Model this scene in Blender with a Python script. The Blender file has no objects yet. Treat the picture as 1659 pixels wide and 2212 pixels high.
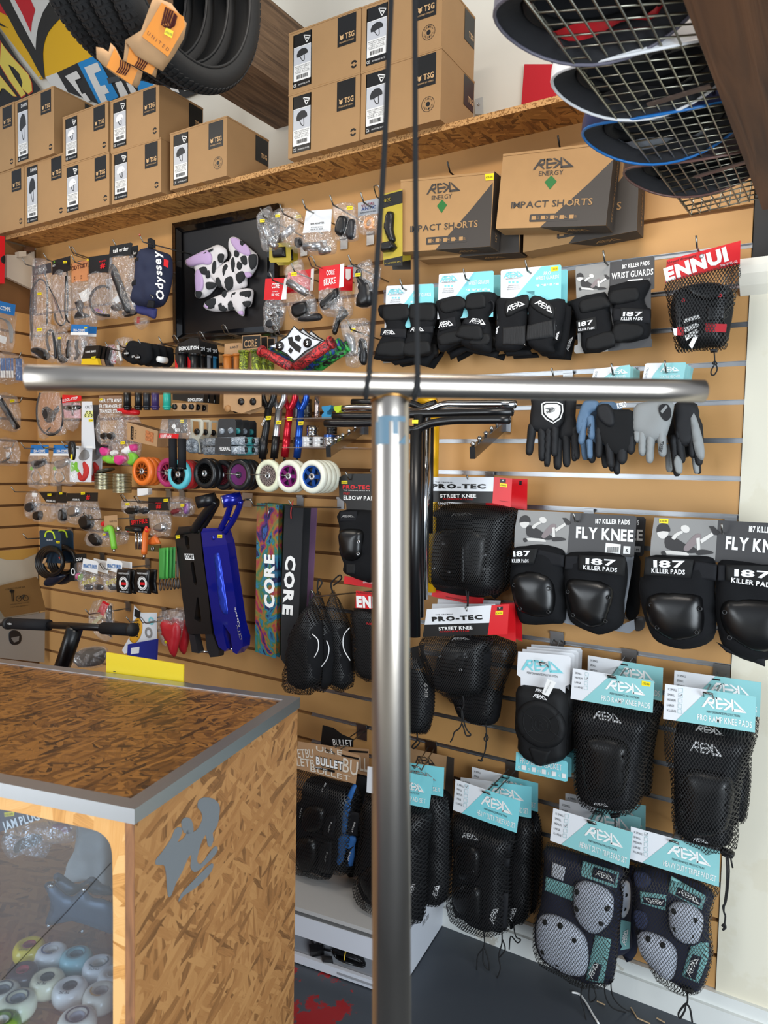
import bpy,math,random
import numpy as np
from mathutils import Vector,Matrix,noise
from mathutils.geometry import delaunay_2d_cdt
random.seed(7)
SC=bpy.context.scene
COL=SC.collection
# ----- camera
FPX,CD,CZ=1594.1,2.1373,1.504
YAW,PIT,ROL=.553941,.0604886,.0199439
IW,IH=1659,2212
cy,sy,cp,sp=math.cos(YAW),math.sin(YAW),math.cos(PIT),math.sin(PIT)
FW=Vector((-sy*cp,cy*cp,-sp));RT0=Vector((cy,sy,0));UP0=RT0.cross(FW)
RT=math.cos(ROL)*RT0 + math.sin(ROL)*UP0;UP=-math.sin(ROL)*RT0 + math.cos(ROL)*UP0
CAM=Vector((0,-CD,CZ))
cd_=bpy.data.cameras.new('camera');cam=bpy.data.objects.new('camera',cd_);COL.objects.link(cam)
cd_.sensor_fit='VERTICAL';cd_.sensor_height=36;cd_.sensor_width=27;cd_.lens=FPX/IH*36
cd_.clip_start=.02;cd_.clip_end=60
cam.matrix_world=Matrix(((RT.x,UP.x,-FW.x,CAM.x),(RT.y,UP.y,-FW.y,CAM.y),(RT.z,UP.z,-FW.z,CAM.z),(0,0,0,1)))
cd_.dof.use_dof=True;cd_.dof.focus_distance=2.3;cd_.dof.aperture_fstop=7.5
SC.camera=cam
# ----- light
SC.view_settings.view_transform='Standard';SC.view_settings.look='None'
SC.view_settings.exposure=-0.15;SC.view_settings.gamma=1;SC.view_settings.use_curve_mapping=False
wd=bpy.data.worlds.new('world');SC.world=wd;wd.use_nodes=True
wd.node_tree.nodes['Background'].inputs[0].default_value=(.80,.88,1.0,1)
wd.node_tree.nodes['Background'].inputs[1].default_value=0.62
def area(name,loc,target,w,h,power,color):
    l=bpy.data.lights.new(name,'AREA');l.shape='RECTANGLE';l.size=w;l.size_y=h;l.energy=power;l.color=color
    o=bpy.data.objects.new(name,l);COL.objects.link(o);o.location=loc
    o.rotation_euler=(Vector(target)-Vector(loc)).to_track_quat('-Z','Y').to_euler()
    return o
area('shop_door_daylight',(-2.6,-4.6,1.35),(-.9,0,1.1),1.8,2.5,110,(.88,.95,1.0))
area('shop_window_daylight',(2.3,-2.9,1.15),(-.5,0,.45),1.9,2.2,165,(.84,.93,1.0))
area('ceiling_light_near',(-.3,-1.35,3.0),(-.5,-.4,1.0),1.2,.16,27,(1.0,.91,.80))
area('ceiling_light_far',(-2.35,-1.2,3.0),(-2.4,-.3,1.2),1.0,.16,12,(1.0,.88,.72))
# ----- pixels to planes
def ray(u,v): return (u-IW/2)/FPX*RT - (v-IH/2)/FPX*UP + FW
class Plane:
    def __init__(s,o,n,e1=None):
        s.o=Vector(o);s.n=Vector(n).normalized()
        s.e1=Vector(e1).normalized() if e1 else Vector((0,0,1)).cross(s.n).normalized()
        s.e2=s.n.cross(s.e1).normalized()
    sh=0
    def pt(s,u,v,dd=0):
        d=ray(u,v);o=s.o + s.n*dd
        return CAM + d*((o-CAM).dot(s.n)/d.dot(s.n)) - s.n*s.sh
    def loc(s,p): return ((p-s.o).dot(s.e1),(p-s.o).dot(s.e2))
    def up(s,a,b,c=0): return s.o + s.e1*a + s.e2*b + s.n*(c-s.sh)
def WP(d,back=0):
    p=Plane((0,-d,0),(0,-1,0),(1,0,0));p.sh=back;return p

def LP(d): return Plane((-3.277+d,0,0),(1,0,0),(0,1,0))
CR={1:(0,0,2.592),2:(600,0,2.592),3:(1060,0,2.77),4:(0,480,4.1475),5:(360,420,3.318),6:(0,820,4.1475),7:(260,860,3.318),
 8:(0,1040,3.95),9:(360,1040,3.6065),10:(800,480,3.77),11:(1200,480,3.614),12:(1060,780,2.77),13:(840,1000,4.1475),14:(1080,1080,2.865),
 15:(840,1280,3.95),16:(1080,1380,2.865),17:(600,1540,2.86),18:(1080,1700,2.865),19:(0,1660,2.5136),20:(0,1380,2.5136),21:(0,1720,4.497),
 22:(600,1960,4.608),23:(1380,1700,4.319),24:(640,760,3.318),25:(480,1060,5.027),26:(0,860,5.53),27:(40,1160,4.1475),28:(600,480,6.9125),29:(0,400,5.53),30:(60,600,5.184),0:(0,0,1)}
class Scale:
    k=(0,0,1)
def Q(n): Scale.k=CR[n]
def px(x,y): return (Scale.k[0]+x/Scale.k[2],Scale.k[1]+y/Scale.k[2])
def ln(c): return ((c+.055)/1.055)**2.4 if c > .04045 else c/12.92
def hexc(h):
    h=h.lstrip('#');return tuple(ln(int(h[i:i+2],16)/255) for i in (0,2,4)) + (1,)
# ----- materials
M={}
def nt(name):
    m=bpy.data.materials.new(name);m.use_nodes=True;t=m.node_tree
    return m,t,t.nodes,t.links,t.nodes['Principled BSDF']
def mat(name,col,rough=.6,metal=0,bump=0,bscale=200,var=0,vscale=6,spec=.5,coat=0,emit=0,trans=0,alpha=1,stretch=None,bdist=.001):
    if name in M: return M[name]
    m,t,N,L,b=nt(name);c=hexc(col)
    b.inputs['Base Color'].default_value=c;b.inputs['Roughness'].default_value=rough;b.inputs['Metallic'].default_value=metal
    b.inputs['Specular IOR Level'].default_value=spec;b.inputs['Coat Weight'].default_value=coat
    if trans: b.inputs['Transmission Weight'].default_value=trans
    if alpha < 1: b.inputs['Alpha'].default_value=alpha
    if emit: b.inputs['Emission Color'].default_value=c;b.inputs['Emission Strength'].default_value=emit
    if bump or var:
        tc=N.new('ShaderNodeTexCoord');mp=N.new('ShaderNodeMapping');L.new(tc.outputs['Object'],mp.inputs[0])
        if stretch: mp.inputs['Scale'].default_value=stretch
    if var:
        n=N.new('ShaderNodeTexNoise');n.inputs['Scale'].default_value=vscale;n.inputs['Detail'].default_value=5;L.new(mp.outputs[0],n.inputs['Vector'])
        r=N.new('ShaderNodeMapRange');r.inputs[1].default_value=.3;r.inputs[2].default_value=.7;r.inputs[3].default_value=1-var;r.inputs[4].default_value=1+var
        L.new(n.outputs[0],r.inputs[0]);v=N.new('ShaderNodeVectorMath');v.operation='SCALE';v.inputs[0].default_value=c[:3]
        L.new(r.outputs[0],v.inputs['Scale']);L.new(v.outputs[0],b.inputs['Base Color'])
    if bump:
        n=N.new('ShaderNodeTexNoise');n.inputs['Scale'].default_value=bscale;n.inputs['Detail'].default_value=3;L.new(mp.outputs[0],n.inputs['Vector'])
        bp=N.new('ShaderNodeBump');bp.inputs['Strength'].default_value=bump;bp.inputs['Distance'].default_value=bdist
        L.new(n.outputs[0],bp.inputs['Height']);L.new(bp.outputs[0],b.inputs['Normal'])
    M[name]=m;return m
def osb(name,dark,mid,light,rot=0,sc=1.0,rough=.55):
    m,t,N,L,b=nt(name)
    uv=N.new('ShaderNodeUVMap');uv.uv_map='UVMap'
    lay=[]
    for i,(a,s1,s2) in enumerate([(rot,9,60),(rot+.55,8,52),(rot-.7,10,66),(rot+1.4,12,60)]):
        mr=N.new('ShaderNodeMapping');mr.inputs['Rotation'].default_value=(0,0,a);L.new(uv.outputs[0],mr.inputs[0])
        ns=N.new('ShaderNodeTexNoise');ns.inputs['Scale'].default_value=9;ns.inputs['Detail'].default_value=3;L.new(mr.outputs[0],ns.inputs['Vector'])
        mx=N.new('ShaderNodeVectorMath');mx.operation='MULTIPLY_ADD';mx.inputs[1].default_value=(.05,.03,0);L.new(ns.outputs['Color'],mx.inputs[0]);L.new(mr.outputs[0],mx.inputs[2])
        ms=N.new('ShaderNodeMapping');ms.inputs['Scale'].default_value=(s1*sc,s2*sc,1);L.new(mx.outputs[0],ms.inputs[0])
        ms.inputs['Location'].default_value=(i*7.3,i*3.1,0)
        vo=N.new('ShaderNodeTexVoronoi');vo.voronoi_dimensions='2D';vo.inputs['Scale'].default_value=1;L.new(ms.outputs[0],vo.inputs['Vector'])
        sp_=N.new('ShaderNodeSeparateColor');L.new(vo.outputs['Color'],sp_.inputs[0])
        mg=N.new('ShaderNodeMapping');mg.inputs['Scale'].default_value=(25,520,1);L.new(mr.outputs[0],mg.inputs[0])
        gr=N.new('ShaderNodeTexNoise');gr.inputs['Scale'].default_value=1;gr.inputs['Detail'].default_value=4;L.new(mg.outputs[0],gr.inputs['Vector'])
        ad=N.new('ShaderNodeMath');ad.operation='MULTIPLY_ADD';ad.inputs[1].default_value=.55;L.new(gr.outputs[0],ad.inputs[0])
        sb=N.new('ShaderNodeMath');sb.operation='MULTIPLY_ADD';sb.inputs[1].default_value=.7;sb.inputs[2].default_value=-.12;L.new(sp_.outputs[0],sb.inputs[0]);L.new(sb.outputs[0],ad.inputs[2])
        lay.append((ad,sp_))
    cur=lay[0][0].outputs[0];prev=None
    for i in range(1,4):
        g=N.new('ShaderNodeMath');g.operation='GREATER_THAN';g.inputs[1].default_value=.56;L.new(lay[i][1].outputs[1],g.inputs[0])
        mi=N.new('ShaderNodeMix');L.new(g.outputs[0],mi.inputs[0]);L.new(cur,mi.inputs[2]);L.new(lay[i][0].outputs[0],mi.inputs[3]);cur=mi.outputs[0]
    cr=N.new('ShaderNodeValToRGB');e=cr.color_ramp.elements
    e[0].position=.12;e[0].color=hexc(dark);e[1].position=.80;e[1].color=hexc(light)
    q=cr.color_ramp.elements.new(.38);q.color=hexc(mid);L.new(cur,cr.inputs[0])
    L.new(cr.outputs[0],b.inputs['Base Color']);b.inputs['Roughness'].default_value=rough
    bp=N.new('ShaderNodeBump');bp.inputs['Strength'].default_value=.5;bp.inputs['Distance'].default_value=.0012;L.new(cur,bp.inputs['Height']);L.new(bp.outputs[0],b.inputs['Normal'])
    M[name]=m;return m
def wood(name,dark,light,s=(3,60,60),rough=.7):
    m,t,N,L,b=nt(name)
    tc=N.new('ShaderNodeTexCoord');mp=N.new('ShaderNodeMapping');mp.inputs['Scale'].default_value=s;L.new(tc.outputs['Object'],mp.inputs[0])
    n=N.new('ShaderNodeTexNoise');n.inputs['Scale'].default_value=1;n.inputs['Detail'].default_value=6;n.inputs['Distortion'].default_value=1.2;L.new(mp.outputs[0],n.inputs['Vector'])
    cr=N.new('ShaderNodeValToRGB');e=cr.color_ramp.elements;e[0].position=.3;e[0].color=hexc(dark);e[1].position=.7;e[1].color=hexc(light)
    L.new(n.outputs[0],cr.inputs[0]);L.new(cr.outputs[0],b.inputs['Base Color']);b.inputs['Roughness'].default_value=rough
    bp=N.new('ShaderNodeBump');bp.inputs['Strength'].default_value=.6;bp.inputs['Distance'].default_value=.003;L.new(n.outputs[0],bp.inputs['Height']);L.new(bp.outputs[0],b.inputs['Normal'])
    M[name]=m;return m
def blotch(name,c1,c2,scale,thr,c3=None,thr3=.7,rough=.6,soft=.03,bump=.0):
    m,t,N,L,b=nt(name)
    tc=N.new('ShaderNodeTexCoord');n=N.new('ShaderNodeTexNoise');n.inputs['Scale'].default_value=scale;n.inputs['Detail'].default_value=6;n.inputs['Roughness'].default_value=.65
    L.new(tc.outputs['Object'],n.inputs['Vector'])
    cr=N.new('ShaderNodeValToRGB');e=cr.color_ramp.elements
    e[0].position=thr;e[0].color=hexc(c1);e[1].position=thr+soft;e[1].color=hexc(c2)
    if c3:
        a=cr.color_ramp.elements.new(thr3);a.color=hexc(c2);a=cr.color_ramp.elements.new(thr3+soft);a.color=hexc(c3)
    L.new(n.outputs[0],cr.inputs[0]);L.new(cr.outputs[0],b.inputs['Base Color']);b.inputs['Roughness'].default_value=rough
    M[name]=m;return m
def multi(name,cols,scale,rough=.5,dist=2.0):
    m,t,N,L,b=nt(name)
    tc=N.new('ShaderNodeTexCoord');n=N.new('ShaderNodeTexNoise');n.inputs['Scale'].default_value=scale;n.inputs['Detail'].default_value=6;n.inputs['Distortion'].default_value=dist
    L.new(tc.outputs['Object'],n.inputs['Vector']);cr=N.new('ShaderNodeValToRGB');els=cr.color_ramp.elements
    k=len(cols)
    for i,c in enumerate(cols):
        p=.28+.46*i/(k-1)
        e=els[0] if i == 0 else els[1] if i == 1 else els.new(p)
        e.position=p;e.color=hexc(c)
    L.new(n.outputs[0],cr.inputs[0]);L.new(cr.outputs[0],b.inputs['Base Color']);b.inputs['Roughness'].default_value=rough
    M[name]=m;return m
def film(name,tint='#ffffff',gloss=.16,bump=1.0,haze=.07,bs=28):
    m,t,N,L,b=nt(name);N.remove(b);out=N['Material Output']
    tr=N.new('ShaderNodeBsdfTransparent');tr.inputs[0].default_value=hexc(tint)
    gl=N.new('ShaderNodeBsdfGlossy');gl.inputs['Roughness'].default_value=.14;gl.inputs[0].default_value=(1,1,1,1)
    df=N.new('ShaderNodeBsdfDiffuse');df.inputs[0].default_value=(.85,.86,.88,1)
    tc=N.new('ShaderNodeTexCoord');v=N.new('ShaderNodeTexNoise');v.inputs['Scale'].default_value=bs;v.inputs['Distortion'].default_value=1.5;v.inputs['Detail'].default_value=3
    L.new(tc.outputs['Object'],v.inputs['Vector']);bp=N.new('ShaderNodeBump');bp.inputs['Strength'].default_value=bump;bp.inputs['Distance'].default_value=.02
    L.new(v.outputs[0],bp.inputs['Height']);L.new(bp.outputs[0],gl.inputs['Normal'])
    m1=N.new('ShaderNodeMixShader');m1.inputs[0].default_value=haze;L.new(tr.outputs[0],m1.inputs[1]);L.new(df.outputs[0],m1.inputs[2])
    m2=N.new('ShaderNodeMixShader');m2.inputs[0].default_value=gloss;L.new(m1.outputs[0],m2.inputs[1]);L.new(gl.outputs[0],m2.inputs[2])
    L.new(m2.outputs[0],out.inputs['Surface']);M[name]=m;return m
def net(name,col,cell=.0045,wire=.22,rough=.5):
    m,t,N,L,b=nt(name);out=N['Material Output']
    b.inputs['Base Color'].default_value=hexc(col);b.inputs['Roughness'].default_value=rough
    uv=N.new('ShaderNodeUVMap');uv.uv_map='UVMap';tr=N.new('ShaderNodeBsdfTransparent')
    def band(ang):
        mp=N.new('ShaderNodeMapping');mp.inputs['Rotation'].default_value=(0,0,ang);mp.inputs['Scale'].default_value=(1/cell,)*3;L.new(uv.outputs[0],mp.inputs[0])
        s=N.new('ShaderNodeSeparateXYZ');L.new(mp.outputs[0],s.inputs[0]);f=N.new('ShaderNodeMath');f.operation='FRACT';L.new(s.outputs[0],f.inputs[0])
        g=N.new('ShaderNodeMath');g.operation='LESS_THAN';g.inputs[1].default_value=wire;L.new(f.outputs[0],g.inputs[0]);return g
    a,c=band(.52),band(-.52);mx=N.new('ShaderNodeMath');mx.operation='MAXIMUM';L.new(a.outputs[0],mx.inputs[0]);L.new(c.outputs[0],mx.inputs[1])
    ms=N.new('ShaderNodeMixShader');L.new(mx.outputs[0],ms.inputs[0]);L.new(tr.outputs[0],ms.inputs[1]);L.new(b.outputs[0],ms.inputs[2])
    L.new(ms.outputs[0],out.inputs['Surface']);M[name]=m;return m
# ----- mesh builder
class MB:
    def __init__(s): s.v=[];s.f=[]
    def add(s,V,F):
        k=len(s.v);s.v += [Vector(p) for p in V];s.f += [tuple(i+k for i in q) for q in F];return s
    def box(s,c,sx,sy_,sz,ax=Vector((1,0,0)),ay=Vector((0,1,0)),az=Vector((0,0,1))):
        c=Vector(c);V=[c+ax*(a*sx/2)+ay*(b*sy_/2)+az*(d*sz/2) for d in (-1,1) for b in (-1,1) for a in (-1,1)]
        return s.add(V,[(0,2,3,1),(4,5,7,6),(0,1,5,4),(2,6,7,3),(0,4,6,2),(1,3,7,5)])
    def bb(s,x0,x1,y0,y1,z0,z1): return s.box(((x0+x1)/2,(y0+y1)/2,(z0+z1)/2),abs(x1-x0),abs(y1-y0),abs(z1-z0))
    def tube(s,P,r,n=8,closed=False,cap=True,hollow=0):
        P=[Vector(p) for p in P];K=len(P);R_=r if isinstance(r,(list,tuple)) else [r]*K
        T=[]
        for i in range(K):
            a=P[(i-1) % K] if (closed or i > 0) else P[i];b=P[(i+1) % K] if (closed or i < K-1) else P[i]
            t=b-a;T.append(t.normalized() if t.length > 1e-9 else Vector((0,0,1)))
        u=T[0].orthogonal().normalized();rings=[];V=[]
        for i in range(K):
            u=(u-T[i]*u.dot(T[i]));u=u.normalized() if u.length > 1e-6 else T[i].orthogonal().normalized();w=T[i].cross(u)
            for j in range(n):
                a=2*math.pi*j/n;V.append(P[i]+(u*math.cos(a)+w*math.sin(a))*R_[i])
        F=[]
        for i in range(K if closed else K-1):
            for j in range(n):
                a=i*n+j;b=i*n+(j+1) % n;c=((i+1) % K)*n;F.append((a,b,c+(j+1) % n,c+j))
        if cap and not closed: F.append(tuple(range(n-1,-1,-1)));F.append(tuple((K-1)*n+j for j in range(n)))
        return s.add(V,F)
    def cyl(s,a,b,r,n=16,r2=None): return s.tube([a,b],[r,r2 if r2 is not None else r],n)
    def lathe(s,o,ax,prof,n=24,u=None,arc=1.0):
        o=Vector(o);ax=Vector(ax).normalized();u=Vector(u).normalized() if u else ax.orthogonal().normalized();w=ax.cross(u);V=[];F=[];K=len(prof)
        m_=n if arc == 1.0 else n+1
        for j in range(m_):
            a=2*math.pi*arc*j/n
            for (r,h) in prof: V.append(o+ax*h+(u*math.cos(a)+w*math.sin(a))*r)
        for j in range(n):
            for i in range(K-1):
                a=j*K+i;b=((j+1) % m_)*K+i;F.append((a,b,b+1,a+1))
        return s.add(V,F)
    def prism(s,poly,nv):
        P=[Vector(p) for p in poly];n=len(P);V=P+[p-nv for p in P]
        F=[tuple(range(n)),tuple(range(2*n-1,n-1,-1))]+[(i,n+i,n+(i+1) % n,(i+1) % n) for i in range(n)]
        return s.add(V,F)
    def sphere(s,c,rx,ry=None,rz=None,n=12):
        ry=ry or rx;rz=rz or rx;V=[];F=[];K=n//2
        for i in range(K+1):
            t=math.pi*i/K
            for j in range(n):
                a=2*math.pi*j/n;V.append(Vector(c)+Vector((rx*math.sin(t)*math.cos(a),ry*math.sin(t)*math.sin(a),rz*math.cos(t))))
        for i in range(K):
            for j in range(n): F.append((i*n+j,(i+1)*n+j,(i+1)*n+(j+1) % n,i*n+(j+1) % n))
        return s.add(V,F)
def make(name,mb,m,parent=None,smooth=False,origin=None,kind=None,label=None,fixn=True):
    me=bpy.data.meshes.new(name);o=bpy.data.objects.new(name,me);COL.objects.link(o)
    base=Vector((0,0,0))
    if parent is not None: base=Vector(parent['_o']);o.parent=parent
    elif origin is not None: base=Vector(origin);o.location=base
    o['_o']=tuple(base)
    me.from_pydata([tuple(p-base) for p in mb.v],[],mb.f);me.update()
    if fixn:
        import bmesh
        bm=bmesh.new();bm.from_mesh(me);bmesh.ops.recalc_face_normals(bm,faces=bm.faces);bm.to_mesh(me);bm.free()
    if m is not None:
        for x in (m if isinstance(m,(list,tuple)) else [m]): me.materials.append(x)

    uvl=me.uv_layers.new(name='UVMap');nl=len(me.loops)
    if nl:
        nf=len(me.polygons);nor=np.empty(nf*3);me.polygons.foreach_get('normal',nor);nor=nor.reshape(-1,3)
        tot=np.empty(nf,dtype=np.int32);me.polygons.foreach_get('loop_total',tot);vi=np.empty(nl,dtype=np.int32);me.loops.foreach_get('vertex_index',vi)
        co=np.empty(len(me.vertices)*3);me.vertices.foreach_get('co',co);co=co.reshape(-1,3)
        if smooth: nor=np.tile(nor.sum(0)/max(1e-9,np.linalg.norm(nor.sum(0))),(nf,1)) if np.linalg.norm(nor.sum(0)) > .25*nf else nor
        flat=np.abs(nor[:,2]) > .7;t=np.stack([-nor[:,1],nor[:,0],np.zeros(nf)],1);l=np.linalg.norm(t,axis=1);l[l < 1e-6]=1;t /= l[:,None]
        fi=np.repeat(np.arange(nf),tot);c=co[vi];uv=np.stack([np.where(flat[fi],c[:,0],(c*t[fi]).sum(1)),np.where(flat[fi],c[:,1],c[:,2])],1)
        uvl.data.foreach_set('uv',uv.astype(np.float32).ravel())
    if smooth: me.polygons.foreach_set('use_smooth',[True]*len(me.polygons))
    if kind: o['kind']=kind
    if label: o['label']=label
    return o
def root(name,label,cat,at,group=None):
    o=bpy.data.objects.new(name,None);COL.objects.link(o);o.location=at;o.empty_display_size=.03
    o['_o']=tuple(at);o['label']=label;o['category']=cat
    if group: o['group']=group
    return o
def tag(o,label,cat,group=None):
    o['label']=label;o['category']=cat
    if group: o['group']=group
    return o
# ----- outline shapes
def smoothpts(P,seg=4,closed=True):
    n=len(P);out=[]
    for i in range(n if closed else n-1):
        p0,p1,p2,p3=[P[(i+k) % n] if closed else P[max(0,min(n-1,i+k))] for k in (-1,0,1,2)]
        for j in range(seg):
            t=j/seg
            out.append(tuple(.5*((2*p1[a])+(-p0[a]+p2[a])*t+(2*p0[a]-5*p1[a]+4*p2[a]-p3[a])*t*t+(-p0[a]+3*p1[a]-3*p2[a]+p3[a])*t**3) for a in range(len(p1))))
    if not closed: out.append(P[-1])
    return out
def area2(P): return sum(P[i][0]*P[(i+1) % len(P)][1]-P[(i+1) % len(P)][0]*P[i][1] for i in range(len(P)))/2
def puffmesh(pl,pts2,th,back=None,N=14,edge=.45,wr=0,holes=None,dd=0,seed=0,curve=0):
    """pts2: outline in plane coordinates; raised front, flat back."""
    if area2(pts2) < 0: pts2=pts2[::-1]
    A=np.array(pts2);lo,hi=A.min(0),A.max(0);step=max(hi-lo)/N;n=len(pts2)
    def dist(p):
        a=A;b=np.roll(A,-1,0);ab=b-a;t=np.clip(((p-a)*ab).sum(1)/np.maximum((ab**2).sum(1),1e-12),0,1)
        return np.sqrt((((a+ab*t[:,None])-p)**2).sum(1).min())
    def inside(p):
        x,y=p;c=False;j=n-1
        for i in range(n):
            if (A[i][1] > y) != (A[j][1] > y) and x < (A[j][0]-A[i][0])*(y-A[i][1])/(A[j][1]-A[i][1])+A[i][0]: c=not c
            j=i
        return c
    V=[Vector(p) for p in pts2];E=[(i,(i+1) % n) for i in range(n)];D=[0]*n
    y=lo[1]+step*.5;r=0
    while y < hi[1]:
        x=lo[0]+step*(.5 if r % 2 else .1)
        while x < hi[0]:
            if inside((x,y)):
                d=dist(np.array((x,y)))
                if d > step*.35: V.append(Vector((x,y)));D.append(d)
            x += step
        y += step*.87;r += 1
    vv,ee,ff,ov,_,_=delaunay_2d_cdt(V,E,[tuple(range(n))],1,1e-7)
    dm=max(D) if max(D) > 0 else 1;rw=max(edge*dm*1.0,1e-5)
    H=[]
    cx,cy_=(lo+hi)/2;hw=max((hi[0]-lo[0])/2,1e-6)
    for i,p in enumerate(vv):
        d=D[ov[i][0]] if len(ov[i]) and ov[i][0] < len(D) else 0
        q=min(d/rw,1);h=th*(.12+.88*math.sqrt(max(0,1-(1-q)**2)))
        h += curve*(1-((p.x-cx)/hw)**2)*q
        if wr: h += wr*q*noise.noise(Vector((p.x*28+seed,p.y*28,seed*1.7)))
        H.append(h)
    m=MB();k=len(vv);bk=back if back is not None else 0
    m.v=[pl.up(p.x,p.y,dd+H[i]) for i,p in enumerate(vv)];m.f=[tuple(f) for f in ff]

    b0=len(m.v);inv={}
    for i,o_ in enumerate(ov):
        for q in o_:
            if q < n: inv[q]=i
    m.v += [pl.up(p[0],p[1],dd-bk) for p in pts2]
    for i in range(n):
        j=(i+1) % n
        if i in inv and j in inv: m.f.append((inv[j],inv[i],b0+i,b0+j))
    m.f.append(tuple(b0+n-1-i for i in range(n)))
    return m
# ----- lettering
_fc={}
def glyph(ch,bold):
    k=(ch,bold)
    if k in _fc: return _fc[k]
    cu=bpy.data.curves.new('t','FONT');cu.body=ch;cu.resolution_u=2;cu.offset=bold;cu.size=1
    ob=bpy.data.objects.new('t',cu);COL.objects.link(ob)
    dg=bpy.context.evaluated_depsgraph_get();me=bpy.data.meshes.new_from_object(ob.evaluated_get(dg))
    V=[tuple(v.co[:2]) for v in me.vertices];F=[tuple(p.vertices) for p in me.polygons]
    bpy.data.objects.remove(ob);bpy.data.curves.remove(cu);bpy.data.meshes.remove(me)
    if V: lo=min(v[0] for v in V);hi=max(v[0] for v in V)
    else: lo,hi=0,.25
    _fc[k]=([(v[0]-lo,v[1]) for v in V],F,hi-lo);return _fc[k]
def lay(text,bold=.0,track=.07):
    V=[];F=[];x=0
    for ch in text:
        if ch == ' ': x += .28;continue
        v,f,w=glyph(ch,bold);k=len(V);V += [(a+x,b) for a,b in v];F += [tuple(i+k for i in q) for q in f];x += w+track
    return V,F,max(x-track,.01)
def textmb(mb,text,o,X,Z,n,bold=0,track=.07):
    """o baseline start, X full-width vector, Z cap-height vector."""
    V,F,w=lay(text,bold,track)
    return mb.add([o+X*(a/w)+Z*(b/.70)+n*.0004 for a,b in V],F)
LOGO=[[(155,345),(375,150),(522,165),(522,205),(410,200),(220,355)],[(522,165),(522,265),(475,308),(310,280),(345,245),(455,258),(478,240),(478,200)],[(345,285),(420,295),(510,395),(460,390)],
 [(553,175),(603,180),(603,380),(550,405)],[(553,175),(690,190),(750,245),(603,225)],[(600,280),(830,300),(875,325),(835,350),(600,320)],[(550,405),(603,378),(740,382),(665,418)],
 [(745,205),(810,210),(968,315),(968,350),(925,335)],[(735,430),(815,440),(968,372),(968,335),(900,345)],[(965,235),(1018,237),(1018,470),(965,465)],[(1018,425),(1205,445),(1350,520),(965,470)],[(1045,250),(1350,520),(1215,460),(1045,295)]]
LOGO=[[(((x-155)*.989+(y-345)*.145)/1208,((x-155)*.145-(y-345)*.989)/225) for x,y in p] for p in LOGO]
def logomb(mb,o,X,Z,n):
    for poly in LOGO:
        vv,ee,ff,_,_,_=delaunay_2d_cdt([Vector(p) for p in poly],[],[tuple(range(len(poly)))],1,1e-6)
        mb.add([o+X*p.x+Z*p.y+n*.0004 for p in vv],[tuple(f) for f in ff])
    return mb
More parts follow.
